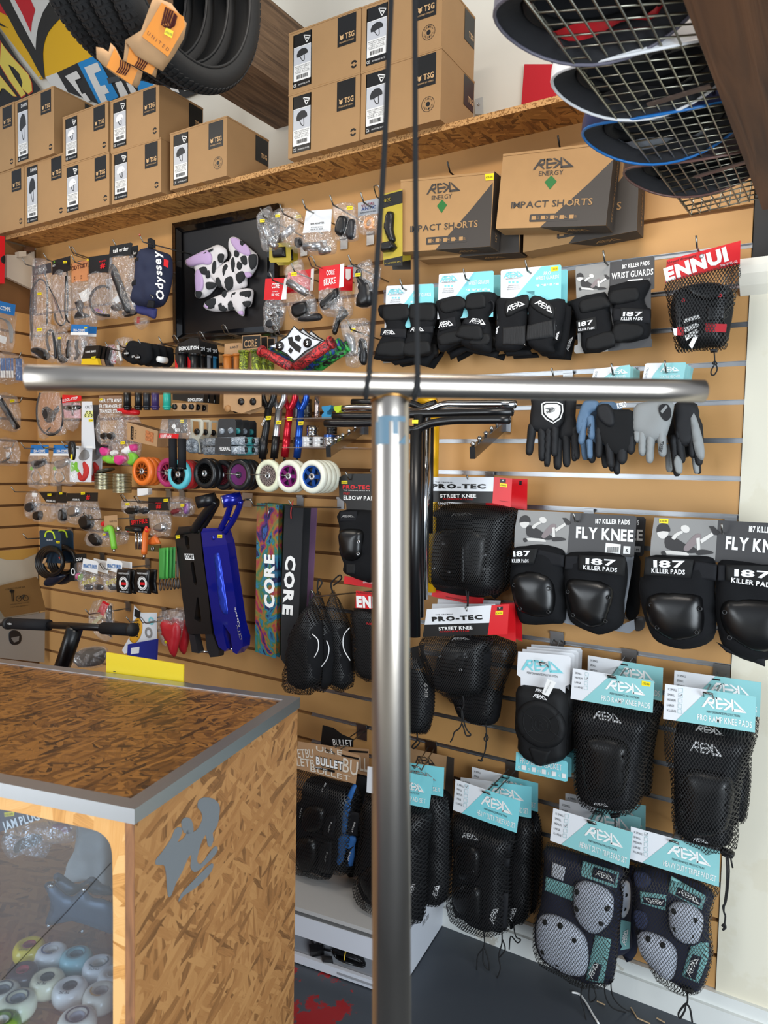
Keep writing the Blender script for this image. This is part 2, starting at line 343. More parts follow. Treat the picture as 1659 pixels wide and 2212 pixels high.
# ----- things drawn on a plane
class Th:
    def __init__(s,name,label,cat,pl,at,group=None,lift=0):
        s.pl=pl;s.r=root(name,label,cat,pl.pt(*px(*at)),group);s.n=0
    host=None
    def on(s,name,par,o=None):
        small=name.endswith(('print','sticker','logo','lettering','rivet','screw','mark','eyelet','stitching')) or name in ('emblem','barcode_label','size_badge')
        if o is not None:
            if not small and name not in ('net_bag','clear_bag','toggle'): s.host=o
            return o
        return par or (s.host if small and s.host is not None else s.r)
    def w(s,p,dd=0): return s.pl.pt(*px(*p),dd)
    def l2(s,pts,dd=0): return [s.pl.loc(s.w(p,dd)) for p in pts]
    def puff(s,name,pts,th,m,dd=0,smooth=3,back=None,N=14,edge=.45,wr=0,par=None,kind=None,label=None,curve=0):
        P=s.l2(pts,dd);P=smoothpts(P,smooth) if smooth > 1 else P;s.n += 1
        mb=puffmesh(s.pl,P,th,back if back is not None else min(.004,th*.3),N,edge,wr,dd=dd,seed=s.n*3.3+len(P),curve=curve)
        return s.on(name,None,make(name,mb,m,s.on(name,par),True,kind=kind,label=label,fixn=False)) if not par else make(name,mb,m,par,True,fixn=False)
    def slab(s,name,pts,m,dd=0,t=.0008,smooth=0,par=None,label=None,kind=None):
        P=[s.w(p,dd) for p in pts]
        if smooth: P=[Vector(q) for q in smoothpts([tuple(p) for p in P],smooth)]
        mb=MB().prism(P,s.pl.n*t)
        return s.on(name,None,make(name,mb,m,s.on(name,par),label=label,kind=kind))
    def vecs(s,a,b,h,dd,upv=None):
        o=s.w(a,dd);e=s.w(b,dd);X=e-o
        Z=s.pl.n.cross(X).normalized()
        k=(s.w((a[0],a[1]),dd)-s.w((a[0]-0,a[1]-h),dd)).length
        if upv is not None:
            Z=(s.w((a[0]+upv[0],a[1]+upv[1]),dd)-o).normalized()
        return o,X,Z*k
    def text(s,t,a,b,h,m,dd=0,bold=0,track=.07,par=None,name='lettering',upv=None):
        if isinstance(t,str): rows=[(t,a,b,h)]
        else: rows=t
        mb=MB()
        for (t_,a_,b_,h_) in rows:
            o,X,Z=s.vecs(a_,b_,h_,dd,upv);textmb(mb,t_,o,X,Z,s.pl.n,bold,track)
        return make(name,mb,m,s.on(name,par),fixn=False)
    def logo(s,a,b,h,m,dd=0,par=None,name='logo',upv=None):
        o,X,Z=s.vecs(a,b,h,dd,upv)
        return make(name,logomb(MB(),o,X,Z,s.pl.n),m,s.on(name,par),fixn=False)
    def tube(s,name,pts,r,m,n=6,smooth=4,par=None,closed=False,label=None):
        """pts: (x, y, dd)"""
        P=[s.w(p[:2],p[2] if len(p) > 2 else 0) for p in pts]
        if smooth > 1 and len(P) > 2: P=[Vector(q) for q in smoothpts([tuple(p) for p in P],smooth,closed)]
        return make(name,MB().tube(P,r,n,closed),m,s.on(name,par),True,label=label)
    def rings(s,name,pts,r,m,dd=0,t=.0015,par=None):
        for p in pts:
            c=s.w(p,dd);mb=MB().lathe(c,s.pl.n,[(r*.45,0),(r*.5,t),(r*.85,t*1.2),(r,0)],12)
            make(name,mb,m,s.on(name,par),True)
    def disc(s,name,p,r,m,dd=0,t=.002,par=None,n=16):
        c=s.w(p,dd);return make(name,MB().lathe(c,s.pl.n,[(0,t),(r*.9,t),(r,0),(r,-t),(0,-t)],n),m,s.on(name,par),True)

# ===== materials
mdf=mat('mdf_board','#bf9057',.55,var=.05,vscale=5,bump=.12,bscale=260)
mdf_in=mat('mdf_groove_shade','#7a532c',.8)  # same board darkened, the shade inside the grooves is in the colour
alu=mat('aluminium','#a9abae',.36,1,bump=.1,bscale=60,stretch=(1,1,20))
alu2=mat('brushed_aluminium','#b9bcc0',.38,1,bump=.25,bscale=90,stretch=(1,1,.1))
chrome=mat('chrome','#c4c4c4',.1,1)
wire=mat('zinc_wire','#8d8c88',.3,1)
cardb=mat('cardboard','#a98459',.75,var=.04,vscale=9,bump=.1,bscale=300)
cardk=mat('kraft_card','#b08a62',.75,var=.05,vscale=30)
kraft_dark=mat('dark_kraft_print','#3b332c',.6)
white=mat('white_print','#eeeeec',.5)
wcard=mat('white_card','#dfe2e6',.38)
teal=mat('teal_print','#7fcfd8',.4)
tealp=mat('pale_teal_print','#8cc6c8',.4)
black=mat('black_print','#121212',.45)
ink=mat('grey_ink','#3a3f44',.5)
red=mat('red_print','#d3151f',.4)
yel=mat('price_sticker_yellow','#f5dd12',.45)
greycard=mat('grey_card','#8b8a88',.42)
charcoal=mat('charcoal_card','#3a393a',.42)
cloth=mat('black_cloth','#0f1013',.85,bump=.5,bscale=500,spec=.25)
cloth2=mat('black_webbing','#15161a',.75,bump=.5,bscale=900,spec=.3)
neo=mat('black_neoprene','#0b0c0e',.7,bump=.15,bscale=700,spec=.35)
shell=mat('black_plastic_cap','#0c0c0d',.3,spec=.5,bump=.08,bscale=600)
plast=mat('black_plastic','#0e0e10',.35)
rubber=mat('black_rubber','#17181a',.6)
cordm=mat('black_cord','#101012',.8)
film1=film('clear_bag_film')
film2=film('soft_bag_film',gloss=.10,haze=.10,bs=16)
netb=net('black_net','#131314',.0066,.24)
netf=net('fine_black_net','#131314',.0056,.30)
netc=net('brown_net','#1d1a15',.0066,.20)
creamw=blotch('cream_painted_wall','#d9d2bd','#ddd7c4',3,.45,rough=.7)
plaster=mat('white_plaster','#ece6d8',.85,var=.03,vscale=3,bump=.3,bscale=12,bdist=.004)
gloss_white=blotch('chipped_white_paint','#b9b5aa','#d8dad6',9,.36,rough=.45)
osb_shelf=osb('osb_shelf','#5d3c1c','#9a6a35','#c08f4e',.15,1.5)
osb_edge=blotch('osb_edge','#8a5f32','#c99a63',160,.45,rough=.9)
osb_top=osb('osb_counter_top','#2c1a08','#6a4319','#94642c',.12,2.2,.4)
osb_side_shade=osb('osb_counter_side_shade','#6a4623','#99693a','#ae7f4c',1.45,1.5)  # counter side: shade of this face mixed into darker board colours
osb_front_lit=osb('osb_counter_front_lit','#a86f30','#d79b55','#e7b473',.3,.8)  # counter front: same board, daylight on this face put into paler colours
floor_m=blotch('worn_painted_floor','#8e1013','#3c424a',4.2,.44,rough=.42,soft=.02)
def floor_mask():
    m=floor_m;t=m.node_tree;N,L=t.nodes,t.links;b=N['Principled BSDF'];base=b.inputs['Base Color'].links[0].from_socket
    tc=N.new('ShaderNodeTexCoord');sx=N.new('ShaderNodeSeparateXYZ');L.new(tc.outputs['Object'],sx.inputs[0])
    g=N.new('ShaderNodeMath');g.operation='LESS_THAN';g.inputs[1].default_value=-1.02;L.new(sx.outputs[0],g.inputs[0])
    mx=N.new('ShaderNodeMix');mx.data_type='RGBA';mx.inputs[6].default_value=hexc('#3c424a');L.new(g.outputs[0],mx.inputs[0]);L.new(base,mx.inputs[7]);L.new(mx.outputs[2],b.inputs['Base Color'])
floor_mask()
# ===== setting
def struct(name,mb,m,**k): return make(name,mb,m,kind='structure',**k)
struct('floor',MB().bb(-6,3,-2.75,.4,-.05,0),floor_m)
struct('floor_bounce',MB().bb(-6,3,-9,-2.75,-.05,0),mat('pale_bounce','#b4afa5',.8,var=.06,vscale=3))  # unseen pale ground added behind the camera for the steel tube to reflect
wb=struct('wall_back',MB().bb(-5.2,1.6,.30,.36,0,4.2),plaster)
struct('ceiling',MB().bb(-5.2,1.6,-.9,.36,4.2,4.26),plaster)
SX0,SX1=-3.277,-.227
def zr(k): return 1.5924-.1*k

sw=struct('wall_slat',MB().bb(SX0-.02,SX1,.010,.030,.09,2.50),mdf_in)
sl_m=[]
ks=list(range(-6,15))
for i in range(len(ks)-1):
    a,b=zr(ks[i])-.006,zr(ks[i+1])+.006
    if b < .095: b=.095
    make('slat',MB().bb(SX0,SX1,0,.0125,b,a),mdf,sw)
make('slat',MB().bb(SX0,SX1,0,.0125,zr(-6)+.006,2.5),mdf,sw)
make('slat',MB().bb(SX0,SX1,0,.0125,.10,zr(14)-.006),mdf,sw)
for k in range(-5,13):
    x0=-1.28 if k < 6 else -1.62
    m_=MB();z=zr(k);m_.bb(x0,SX1+.002,.004,.0085,z-.006,z+.006);m_.bb(x0,SX1+.002,-.0012,.006,z+.0052,z+.0066);m_.bb(x0,SX1+.002,-.0012,.006,z-.0066,z-.0052)
    make('groove_strip',m_,alu,sw)
lw=struct('wall_left',MB().bb(-3.36,-3.30,-4.5,.05,0,2.5),mdf_in)
for i in range(len(ks)-1):
    a,b=zr(ks[i])-.006,zr(ks[i+1])+.006
    if b > zr(6)-.02: make('slat',MB().bb(-3.30,-3.277,-1.6,0,b,a),mdf,lw)

struct('wall_right',MB().bb(SX1+.002,1.6,-.004,.30,0,2.03),creamw)
tr=MB();prof=[(-.004,1.965),(-.03,1.985),(-.052,2.01),(-.058,2.028),(-.058,2.046),(.0,2.046),(.0,1.965)]
tr.add([(x,y,z) for x in (SX1-.02,1.6) for y,z in prof],[tuple(range(6,-1,-1)),tuple(range(7,14))]+[(i,(i+1) % 7,7+(i+1) % 7,7+i) for i in range(7)])
struct('trim_1',tr,mat('sill_paint','#e6e1d3',.5))
struct('trim_2',MB().bb(SX1+.002,1.6,.008,.05,2.03,3.1),mat('black_board','#1b1b1c',.5,var=.2,vscale=20))
struct('baseboard_back',MB().bb(SX0,1.6,-.016,.02,0,.098).bb(SX0,1.6,-.028,.02,0,.062),gloss_white)
struct('baseboard_left',MB().bb(-3.30,-3.26,-4.4,0,0,.098),gloss_white)

bmw=wood('rough_beam_wood','#4a3524','#8a6c50',(55,3.5,55))
b1=struct('trim_3',MB().box((-1.95,-1.1,3.035),.25,2.8,.27),bmw)
bmw2=wood('dark_beam_wood','#3d2516','#6b4529',(30,2.0,30))
PRX=[(-.20,-.02),(-.155,-1.35)]
mb=MB();V=[]
for (x,y) in [(-.187,-.19),(-.222,-1.9)]:
    V += [(x,y,2.118),(x+.22,y,2.118),(x+.22,y,2.40),(x,y,2.40)]
mb.add(V,[(0,1,2,3),(4,5,6,7),(0,1,5,4),(1,2,6,5),(2,3,7,6),(3,0,4,7)])
struct('trim_4',mb,bmw2)
# ----- osb shelf
ZS=2.518
sh=root('wall_shelf','long osb shelf along the top of the slat wall under the brown helmet boxes','shelf',(-1.75,.05,2.5))
make('shelf_board',MB().bb(SX0,-.16,-.146,.29,2.5,ZS-.0005),osb_shelf,sh)
make('board_edge',MB().bb(SX0,-.16,-.149,-.146,2.5,ZS-.0005),osb_edge,sh,label='pale flaky sawn front edge of the shelf')
# ----- helmet boxes
def badge(mb,pl,c,r):
    pass
def helmet_icon(mb,o,X,Z,n):
    pts=[(.12,.42),(.10,.62),(.2,.85),(.45,.98),(.72,.95),(.9,.75),(.93,.55),(.8,.52),(.66,.5),(.5,.46),(.3,.40)]
    mb.add([o+X*a+Z*b+n*.0004 for a,b in pts],[tuple(range(len(pts)))])
    st=[(.35,.42),(.5,.12),(.62,.05),(.68,.12),(.66,.5)]
    for i in range(len(st)-1):
        a,b=Vector(st[i]),Vector(st[i+1]);d=(b-a).normalized()*.025;q=Vector((-d.y,d.x))
        mb.add([o+X*p.x+Z*p.y+n*.0004 for p in (a-q,b-q,b+q,a+q)],[(0,1,2,3)])
def quad(mb,o,X,Z,n,x0,z0,x1,z1,e=.0004):
    return mb.add([o+X*a+Z*b+n*e for a,b in ((x0,z0),(x1,z0),(x1,z1),(x0,z1))],[(0,1,2,3)])
def ring2(mb,o,X,Z,n,cx,cz,r0,r1,a0=0,a1=360,k=20):
    P=[]
    for i in range(k+1):
        t=math.radians(a0+(a1-a0)*i/k)
        for r in (r0,r1): P.append(o+X*(cx+r*math.cos(t))+Z*(cz+r*math.sin(t))+n*.0005)
    return mb.add(P,[(2*i,2*i+1,2*i+3,2*i+2) for i in range(k)])
lblg=mat('label_grey','#c3c6cc',.5);helm_dk=mat('helmet_print_dark','#2b2c2e',.5);helm_wh=mat('helmet_print_white','#f3f3f3',.5)
gold=mat('tan_print','#cfa877',.5)
def helmet_box(x0,x1,z0,z1,yf,label,dawn=False,icon='dark',badge2='round',deep=.222,rot=0):
    c=Vector(((x0+x1)/2,yf+deep/2,z0));w,h=x1-x0,z1-z0
    t=root('helmet_box',label,'box',c,'brown helmet boxes on the shelf')
    X=Vector((1,0,0));n=Vector((0,-1,0));o=Vector((x0,yf,z0));Z=Vector((0,0,1))
    make('carton',MB().bb(x0,x1,yf,yf+deep,z0,z1),cardb,t)
    make('lid',MB().bb(x0-.0012,x1+.0012,yf-.0012,yf+deep,z1-.004,z1+.001),cardb,t)
    u=X;v=Z
    W_=quad(MB(),o,u,v,n,.02,.034,.092,h-.02,.0006)
    st_=make('sticker',W_,white,t,fixn=False)
    K=quad(MB(),o,u,v,n,.018,h-.052,.094,h-.012,.0009);quad(K,o,u,v,n,.018,.012,.094,.034,.0009)
    quad(K,o,u,v,n,.018,.012,.021,h-.012,.0009);quad(K,o,u,v,n,.091,.012,.094,h-.012,.0009)
    bp2=make('brand_panel',quad(MB(),o,u,v,n,w-.088,h-.098,w-.018,h-.008,.0009),black,t,fixn=False);K2=K;make('sticker_border',K,black,st_,fixn=False);K=MB()
    if badge2 == 'round':
        ring2(K,o,u,v,n,w-.024,.03,.006,.012,20,160);ring2(K,o,u,v,n,w-.024,.03,.006,.012,200,340)
    else:
        ring2(K,o,u,v,n,w-.042,.052,.0205,.022);ring2(K,o,u,v,n,w-.042,.052,.0,.007)
        for i,ch in enumerate('SWISS'): a=math.radians(145-28*i);textmb(K,ch,o+u*(w-.042+.0145*math.cos(a)-.002)+v*(.052+.0145*math.sin(a)-.002),u*.0045,v*.006,n,0)
        for i,ch in enumerate('DESIGN'): a=math.radians(205+26*i);textmb(K,ch,o+u*(w-.042+.0145*math.cos(a)-.002)+v*(.052+.0145*math.sin(a)-.002),u*.0045,v*.006,n,0)
    make('round_logo',K,black,t,fixn=False)
    make('label_panel',quad(MB(),o,u,v,n,.022,.085,.090,h-.054,.0008),lblg,st_,fixn=False)
    H=MB();helmet_icon(H,o+u*.028+v*.09+n*.0008,u*.055,v*(h-.15),n);make('helmet_picture',H,helm_dk if icon == 'dark' else helm_wh,st_,fixn=False)
    T=MB()
    if icon != 'dark':
        st=[(.35,.42),(.5,.12),(.62,.05),(.68,.12),(.66,.5)]
        for i in range(4):
            a,b=Vector(st[i]),Vector(st[i+1]);d=(b-a).normalized()*.03;q=Vector((-d.y,d.x))
            T.add([o+u*(.028+.055*p.x)+v*(.09+(h-.15)*p.y)+n*.0016 for p in (a-q,b-q,b+q,a+q)],[(0,1,2,3)])
        quad(T,o,u,v,n,.066,h-.08,.072,h-.077,.0016)
    rows=['MODEL SKATE/BMX INJECTED','ITEM NO. 750405','COLOR injected','SIZE L/XL','SIZING 57-59CM']
    for i,r in enumerate(rows):
        wd_=.062-.006*(i % 3);textmb(T,r,o+u*(.056-wd_/2)+v*(.078-.0052*i)+n*.0006,u*wd_,v*.0032,n)
    random.seed(int(x0*1000));xx=.034
    while xx < .078:
        ww=random.choice((.0008,.0016,.0024));quad(T,o,u,v,n,xx,.040,xx+ww,.052,.0012);xx += ww+random.choice((.0008,.0015))
    make('small_print',T,black,st_,fixn=False)
    T=MB();textmb(T,'CE',o+u*.021+v*.017+n*.001,u*.012,v*.009,n);textmb(T,'EN 1078:2012 SKATE',o+u*.042+v*.019+n*.001,u*.046,v*.0045,n)
    if dawn: textmb(T,'DAWN',o+u*.045+v*(h-.036)+n*.001,u*.044,v*.014,n,.01)
    else:
        for a,b in (((.062,h-.022),(.088,h-.03)),((.088,h-.03),(.074,h-.047)),((.074,h-.047),(.062,h-.022)),((.066,h-.032),(.084,h-.036))):
            p,q=Vector(a),Vector(b);d=(q-p).normalized()*.0016;s_=Vector((-d.y,d.x));T.add([o+u*z.x+v*z.y+n*.0014 for z in (p-s_,q-s_,q+s_,p+s_)],[(0,1,2,3)])
    make('white_lettering',T,white,st_,fixn=False)
    T=MB();textmb(T,'TSG',o+u*(w-.058)+v*(h-.078)+n*.001,u*.034,v*.016,n,.03);textmb(T,'DESIGNED BY RIDERS',o+u*(w-.080)+v*(h-.089)+n*.001,u*.055,v*.0045,n)
    T.add([o+u*(w-.080+.016*a)+v*(h-.080+.018*b)+n*.0014 for a,b in ((0,1),(.15,.6),(.1,.3),(.5,0),(.9,.3),(.85,.6),(1,1),(.65,.78),(.35,.78))],[tuple(range(9))])
    make('logo_print',T,gold,bp2,fixn=False)

    T=MB();o2=Vector((x1,yf+deep,z0));u2=Vector((0,-1,0));n2=Vector((1,0,0));quad(T,o2,Vector((0,1,0)),v,n2,-.075,h-.098,-.005,h-.008,.0016)
    make('side_print',T,black,t,fixn=False)
    T=MB();textmb(T,'TSG',o2-Vector((0,.045,0))+v*(h-.078)+n2*.0014,Vector((0,.034,0)),v*.016,n2,.03);make('side_logo',T,gold,t,fixn=False)
    make('tape',MB().bb((x0+x1)/2-.02,(x0+x1)/2+.02,yf-.0005,yf+deep+.0005,z0-.0006,z0+.0004),mat('clear_tape','#9c7345',.2),t)
    return t
HB=helmet_box;W2=.2
HB(-2.178,-1.893,ZS,2.722,-.175,'single helmet box with a black helmet picture at the right end of the left row',icon='dark',badge2='swiss')
HB(-2.504,-2.222,ZS,2.716,-.180,'lower helmet box with a white helmet picture, second column left of the single box',icon='white')
HB(-2.510,-2.232,2.718,2.914,-.180,'upper helmet box with a white helmet picture, tallest corner beside the blue lettering banner',icon='white')
HB(-2.800,-2.514,ZS,2.722,-.183,'lower helmet box with a white helmet picture, left neighbour of the second column',icon='white')
HB(-2.806,-2.520,2.725,2.918,-.183,'upper helmet box with white helmet picture right of the box marked DAWN',icon='white')
HB(-3.080,-2.802,ZS,2.778,-.180,'lower helmet box with a DAWN label and dark helmet picture',dawn=True)
HB(-3.120,-2.848,2.780,3.050,-.195,'upper helmet box with a DAWN label standing proud of its neighbours',dawn=True)
HB(-3.370,-3.086,ZS,2.780,-.180,'lower helmet box cut off by the left edge of the photo')
HB(-3.425,-3.142,2.782,3.060,-.185,'upper helmet box cut off by the left edge of the photo')
HB(-1.612,-1.328,ZS,2.722,-.180,'lower left box of the four helmet boxes by the beam',icon='dark')
HB(-1.613,-1.329,2.724,2.918,-.180,'upper left box of the four helmet boxes by the beam',icon='dark')
HB(-1.323,-1.044,ZS,2.720,-.182,'lower right box of the four helmet boxes by the beam',icon='dark',badge2='swiss')
HB(-1.325,-1.047,2.722,2.915,-.182,'upper right box of the four helmet boxes by the beam',icon='dark',badge2='swiss')

CR.update({31:(0,0,6.9125),32:(100,60,4.608),33:(1080,0,3.6065)})
def PT(u,v,t): return CAM+ray(u,v)*t
def onz(u,v,z): d=ray(u,v);return CAM+d*((z-CAM.z)/d.z)
# ----- hanging steel handlebar in front
steel=mat('brushed_steel_tube','#b3aba2',.32,1,bump=.10,bscale=40,stretch=(1,1,1))
weld=mat('weld_tint','#b98a4c',.3,1)
L_,R_,J_=PT(57,816,.63),PT(1520,845,.725),PT(843,838,.69)
Bt=PT(846,2212,.664);dv=(Bt-J_).normalized()
hb=root('scooter_handlebar','bare brushed steel t-shaped scooter handlebar hanging in front of the wall, largest thing in view','handlebar',J_)
ax=(R_-L_).normalized()
mb=MB();r=.0111;n=ax
mb.lathe(L_,ax,[(r*.86,.02),(r*.86,0),(r,.001),(r,.05),(r,(R_-L_).length-.05),(r,(R_-L_).length-.001),(r*.86,(R_-L_).length),(r*.86,(R_-L_).length-.02)],40)
make('crossbar',mb,steel,hb,True)
mb=MB();mb.lathe(J_+dv*.004,dv,[(.0155,0),(.0172,.006),(.01745,.02),(.01745,.74),(.016,.74),(.016,.70)],48);make('upright_tube',mb,steel,hb,True)
mb=MB();P=[]
u=ax;w=dv.cross(ax).normalized()
for i in range(24):
    a=2*math.pi*i/24;P.append(J_+dv*(.004+.0085*abs(math.cos(a))*0+ .0105*math.sqrt(max(0,1-(.72*math.sin(a))**2))-.002)+u*(.0176*math.cos(a))+w*(.0176*math.sin(a)))
make('weld_bead',MB().tube(P,.0014,6,True),weld,hb,True)

dec=mat('grey_blue_decal','#5c7787',.4)
def tubepatch(mb,a0,a1,h0,h1,h0b=None,h1b=None,k=6):
    P=[]
    tocam=(CAM-J_).normalized();e1=(tocam-dv*tocam.dot(dv)).normalized();e2=dv.cross(e1)
    for i in range(k+1):
        t=i/k;a=math.radians(a0+(a1-a0)*t);hh0=h0+(h0b-h0)*t if h0b is not None else h0;hh1=h1+(h1b-h1)*t if h1b is not None else h1
        for h in (hh0,hh1): P.append(J_+dv*h+(e1*math.cos(a)+e2*math.sin(a))*.01765)
    return mb.add(P,[(2*i,2*i+1,2*i+3,2*i+2) for i in range(k)])
m_=MB();tubepatch(m_,-52,40,.029,.034);tubepatch(m_,-52,-22,.0455,.0545,.0545,.0545);tubepatch(m_,4,50,.034,.055)
tubepatch(m_,-24,-8,.034,.046)
make('decal_print',m_,dec,hb,True)
for nm,pts in (('left',[(846,-60),(845,0),(838,150),(829,350),(815,560),(804,720),(798,790),(796,845)]),('right',[(895,-60),(896,0),(897,200),(898,450),(900,650),(902,800),(904,858)])):
    P=[PT(x,y,.672) for x,y in pts];o_=tag(bpy.data.objects.new('cord',None),'thin black cord holding up the steel handlebar, %s of the two strands' % nm,'cord','cords holding the steel handlebar');COL.objects.link(o_);o_.location=P[-1];o_['_o']=tuple(P[-1])
    make('strand',MB().tube([Vector(q) for q in smoothpts([tuple(p) for p in P],4,False)],.0026,8),cordm,o_,True)
    e=P[-1];f_=(e-L_).dot(ax);c=L_+ax*f_
    lp=[c+(FW*math.cos(a)*-1+dv*math.sin(a)*-1)*.0128+ax*(.002*math.sin(a)) for a in [math.radians(i) for i in range(0,360,30)]]
    make('loop',MB().tube(lp,.0022,6,True),cordm,o_,True)
# ----- counter display case
ZC=1.004
A_=Vector((-.845,-1.440,ZC));dS=Vector((-.2288,.9735,0)).normalized();dF=Vector((-.9735,-.2288,0)).normalized()
ct=root('display_counter','low osb display counter with aluminium edged top and clear front window','counter',A_+dF*.6+dS*.28-Vector((0,0,ZC)))
LS,LF=.556,1.25;up=Vector((0,0,1))
def obx(mb,s0,s1,f0,f1,z0,z1): return mb.box(A_+dS*((s0+s1)/2)+dF*((f0+f1)/2)+up*((z0+z1)/2-ZC),s1-s0,f1-f0,z1-z0,dS,dF,up)
make('worktop',obx(MB(),.002,LS-.002,.002,LF,ZC-.02,ZC-.0012),osb_top,ct)
def strip(nm,s0,s1,f0,f1,tri):
    make(nm,obx(MB(),s0,s1,f0,f1,ZC-.0012,ZC+.0008),alu2,ct)
aluf=alu2
P3=lambda s,f,z: A_+dS*s+dF*f+up*(z-ZC)
W_=.026
for nm,a,b,c,d in (('edge_angle',(0,0),(0,LF),(W_,LF),(W_,W_)),('edge_angle',(0,0),(W_,W_),(LS-W_,W_),(LS,0)),('edge_angle',(LS,0),(LS-W_,W_),(LS-W_,LF),(LS,LF))):
    m_=MB().prism([P3(*q,ZC+.0008) for q in (a,b,c,d)],up*.002);make(nm,m_,alu2,ct)
make('edge_lip',obx(MB(),-.0015,0,-.0015,LF,ZC-.022,ZC+.0008),alu2,ct)
make('edge_lip',obx(MB(),-.0015,LS+.0015,-.0015,0,ZC-.022,ZC+.0008),alu2,ct)
make('edge_lip',obx(MB(),LS,LS+.0015,-.0015,LF,ZC-.022,ZC+.0008),alu2,ct)
make('side_panel',obx(MB(),.004,LS-.002,.002,.018,0,ZC-.021),osb_side_shade,ct)
make('panel_edge',obx(MB(),.0025,.004,.0025,.018,0,ZC-.021),wood('osb_cut_edge','#6d4a33','#a8734a',(60,60,8)),ct)
make('back_panel',obx(MB(),LS-.018,LS-.002,.018,LF,0,ZC-.021),osb_side_shade,ct)
make('inner_shelf',obx(MB(),.02,LS-.02,.018,LF,.555,.5695),osb_side_shade,ct)
make('lower_shelf',obx(MB(),.02,LS-.02,.018,LF,.08,.095),osb_side_shade,ct)

fp=Plane(A_+dS*.004,-dS,-dF)
Q(21);o2=[fp.loc(fp.pt(*px(x,y))) for x,y in [(0,128),(200,165),(480,228),(760,292),(930,335),(1010,385),(1060,450),(1085,540),(1092,700),(1098,1200),(1098,2205)]]
m_=MB();oz=lambda p: fp.up(p[0],p[1])
zt_=(ZC-.022)-A_.z;zb_=.02-A_.z
inn=smoothpts(o2,3,False);inn += [(inn[-1][0],.64-A_.z)] if inn[-1][1] > .64-A_.z else []
xr=-.019 
F_=[]
pts=[(inn[0][0]-.6,zt_)]+[(-.0185,zt_),(-.0185,zb_),(inn[0][0]-.6,zb_),(inn[0][0]-.6,.56-A_.z),(inn[-1][0],.56-A_.z)]+inn[::-1]+[(inn[0][0]-.6,inn[0][1]+.0)]
vv,ee,ff,_,_,_=delaunay_2d_cdt([Vector(p) for p in pts],[],[tuple(range(len(pts)))],1,1e-6)
k=len(vv);V=[fp.up(p.x,p.y) for p in vv]+[fp.up(p.x,p.y,-.016) for p in vv]
Fs=[tuple(f) for f in ff]+[tuple(i+k for i in f[::-1]) for f in ff]+[(i,(i+1) % k,k+(i+1) % k,k+i) for i in range(k)]
make('front_frame',MB().add(V,Fs),osb_front_lit,ct)
pane=film('acrylic_pane',tint='#eef4fa',gloss=.07,haze=.03,bump=.02,bs=4)
make('window_pane',obx(MB(),.022,.025,.02,.62,.56,ZC-.03),pane,ct)
make('pane_crack',MB().tube([fp.pt(*px(1075,650),-.0175),fp.pt(*px(640,1130),-.0175),fp.pt(*px(410,1370),-.0175),fp.pt(*px(20,1780),-.0175)],.0006,5),black,ct)

sp_=Plane(A_+dF*.0018,-dF,dS);Q(19)
T=Th.__new__(Th);T.pl=sp_;T.r=ct;T.n=50;T.host=None
gp=mat('grey_spray_paint','#6f7478',.5,bump=.3,bscale=90)
tagp=[[(845,520),(850,490),(880,455),(930,380),(950,330),(975,318),(990,330),(985,360),(965,400),(990,385),(1010,360),(1020,330),(1050,345),(1080,320),(1100,270),(1090,230),(1075,215),(1078,175),(1110,157),(1160,165),(1190,195),(1193,240),(1180,310),(1155,350),(1160,385),(1145,425),(1128,415),(1118,360),(1095,400),(1080,450),(1070,500),(1090,520),(1130,470),(1165,425),(1182,430),(1175,460),(1130,510),(1070,560),(1045,555),(1035,530),(1040,470),(1020,490),(990,560),(955,625),(930,690),(912,690),(905,600),(895,530),(870,525)],
 [(970,725),(985,680),(1040,620),(1100,560),(1150,515),(1158,535),(1130,585),(1060,650),(1000,690)],[(1000,350),(985,290),(1010,265),(1040,280),(1052,330),(1040,350)]]
for p in tagp: T.slab('painted_lettering',p,gp,.0008,.0006,smooth=2)
# ----- skate wheels behind the pane
def wheel(u,v,col,r,label,core='#efeae0',ring=None,txt=None,z=.57,h=.034,bore=None):
    c=onz(u,v,z+h);m1=mat('urethane_'+col.strip('#'),col,.22,spec=.6,var=.03,vscale=20);t=root('wheel',label,'skate wheel',Vector((c.x,c.y,z)),'skate wheels on the counter shelf')
    o=Vector((c.x,c.y,z));hb_=bore or r*.40
    make('tyre',MB().lathe(o,up,[(hb_,.004),(r*.62,0),(r*.86,.003),(r*.98,h*.3),(r,h*.5),(r*.98,h*.7),(r*.86,h-.003),(r*.62,h),(hb_,h-.003)],32),m1,t,True)
    make('core',MB().lathe(o,up,[(hb_,.004),(hb_,h-.003),(hb_*.92,h-.002),(hb_*.82,h-.010),(hb_*.80,.008),(hb_*.82,.004)],24),mat('core_'+core.strip('#'),core,.35),t,True)
    if ring:
        k_=MB();X,Y=Vector((1,0,0)),Vector((0,1,0));ring2(k_,o+up*(h+.0002),X,Y,up,0,0,r*.50,r*.60,*ring[1:3] if len(ring) > 2 else (0,360));make('printed_ring_print',k_,mat('ink_'+ring[0].strip('#'),ring[0],.4),t)
    if txt:
        X=Vector((cy,sy,0));make('lettering',textmb(MB(),txt,o+up*(h+.0004)-X*r*.3+Vector((sy,-cy,0))*r*.86,X*r*.6,Vector((-sy,cy,0))*r*.2,up),black,t,fixn=False)
    return t
Q(21)
def wq(x,y,*a,**k): p=px(x,y);return wheel(p[0],p[1],*a,**k)
wq(285,1420,'#e8cf2c',.029,'yellow skate wheel with red core, furthest left at the back',core='#b0323c',txt='KRYPTIC')
wq(500,1475,'#f1f0ec',.029,'white skate wheel with a blue crescent print',ring=('#3c6390',150,330))
wq(740,1515,'#9fd6dd',.029,'pale blue skate wheel with starry print',core='#5f7f8a',ring=('#5c8f9c',))
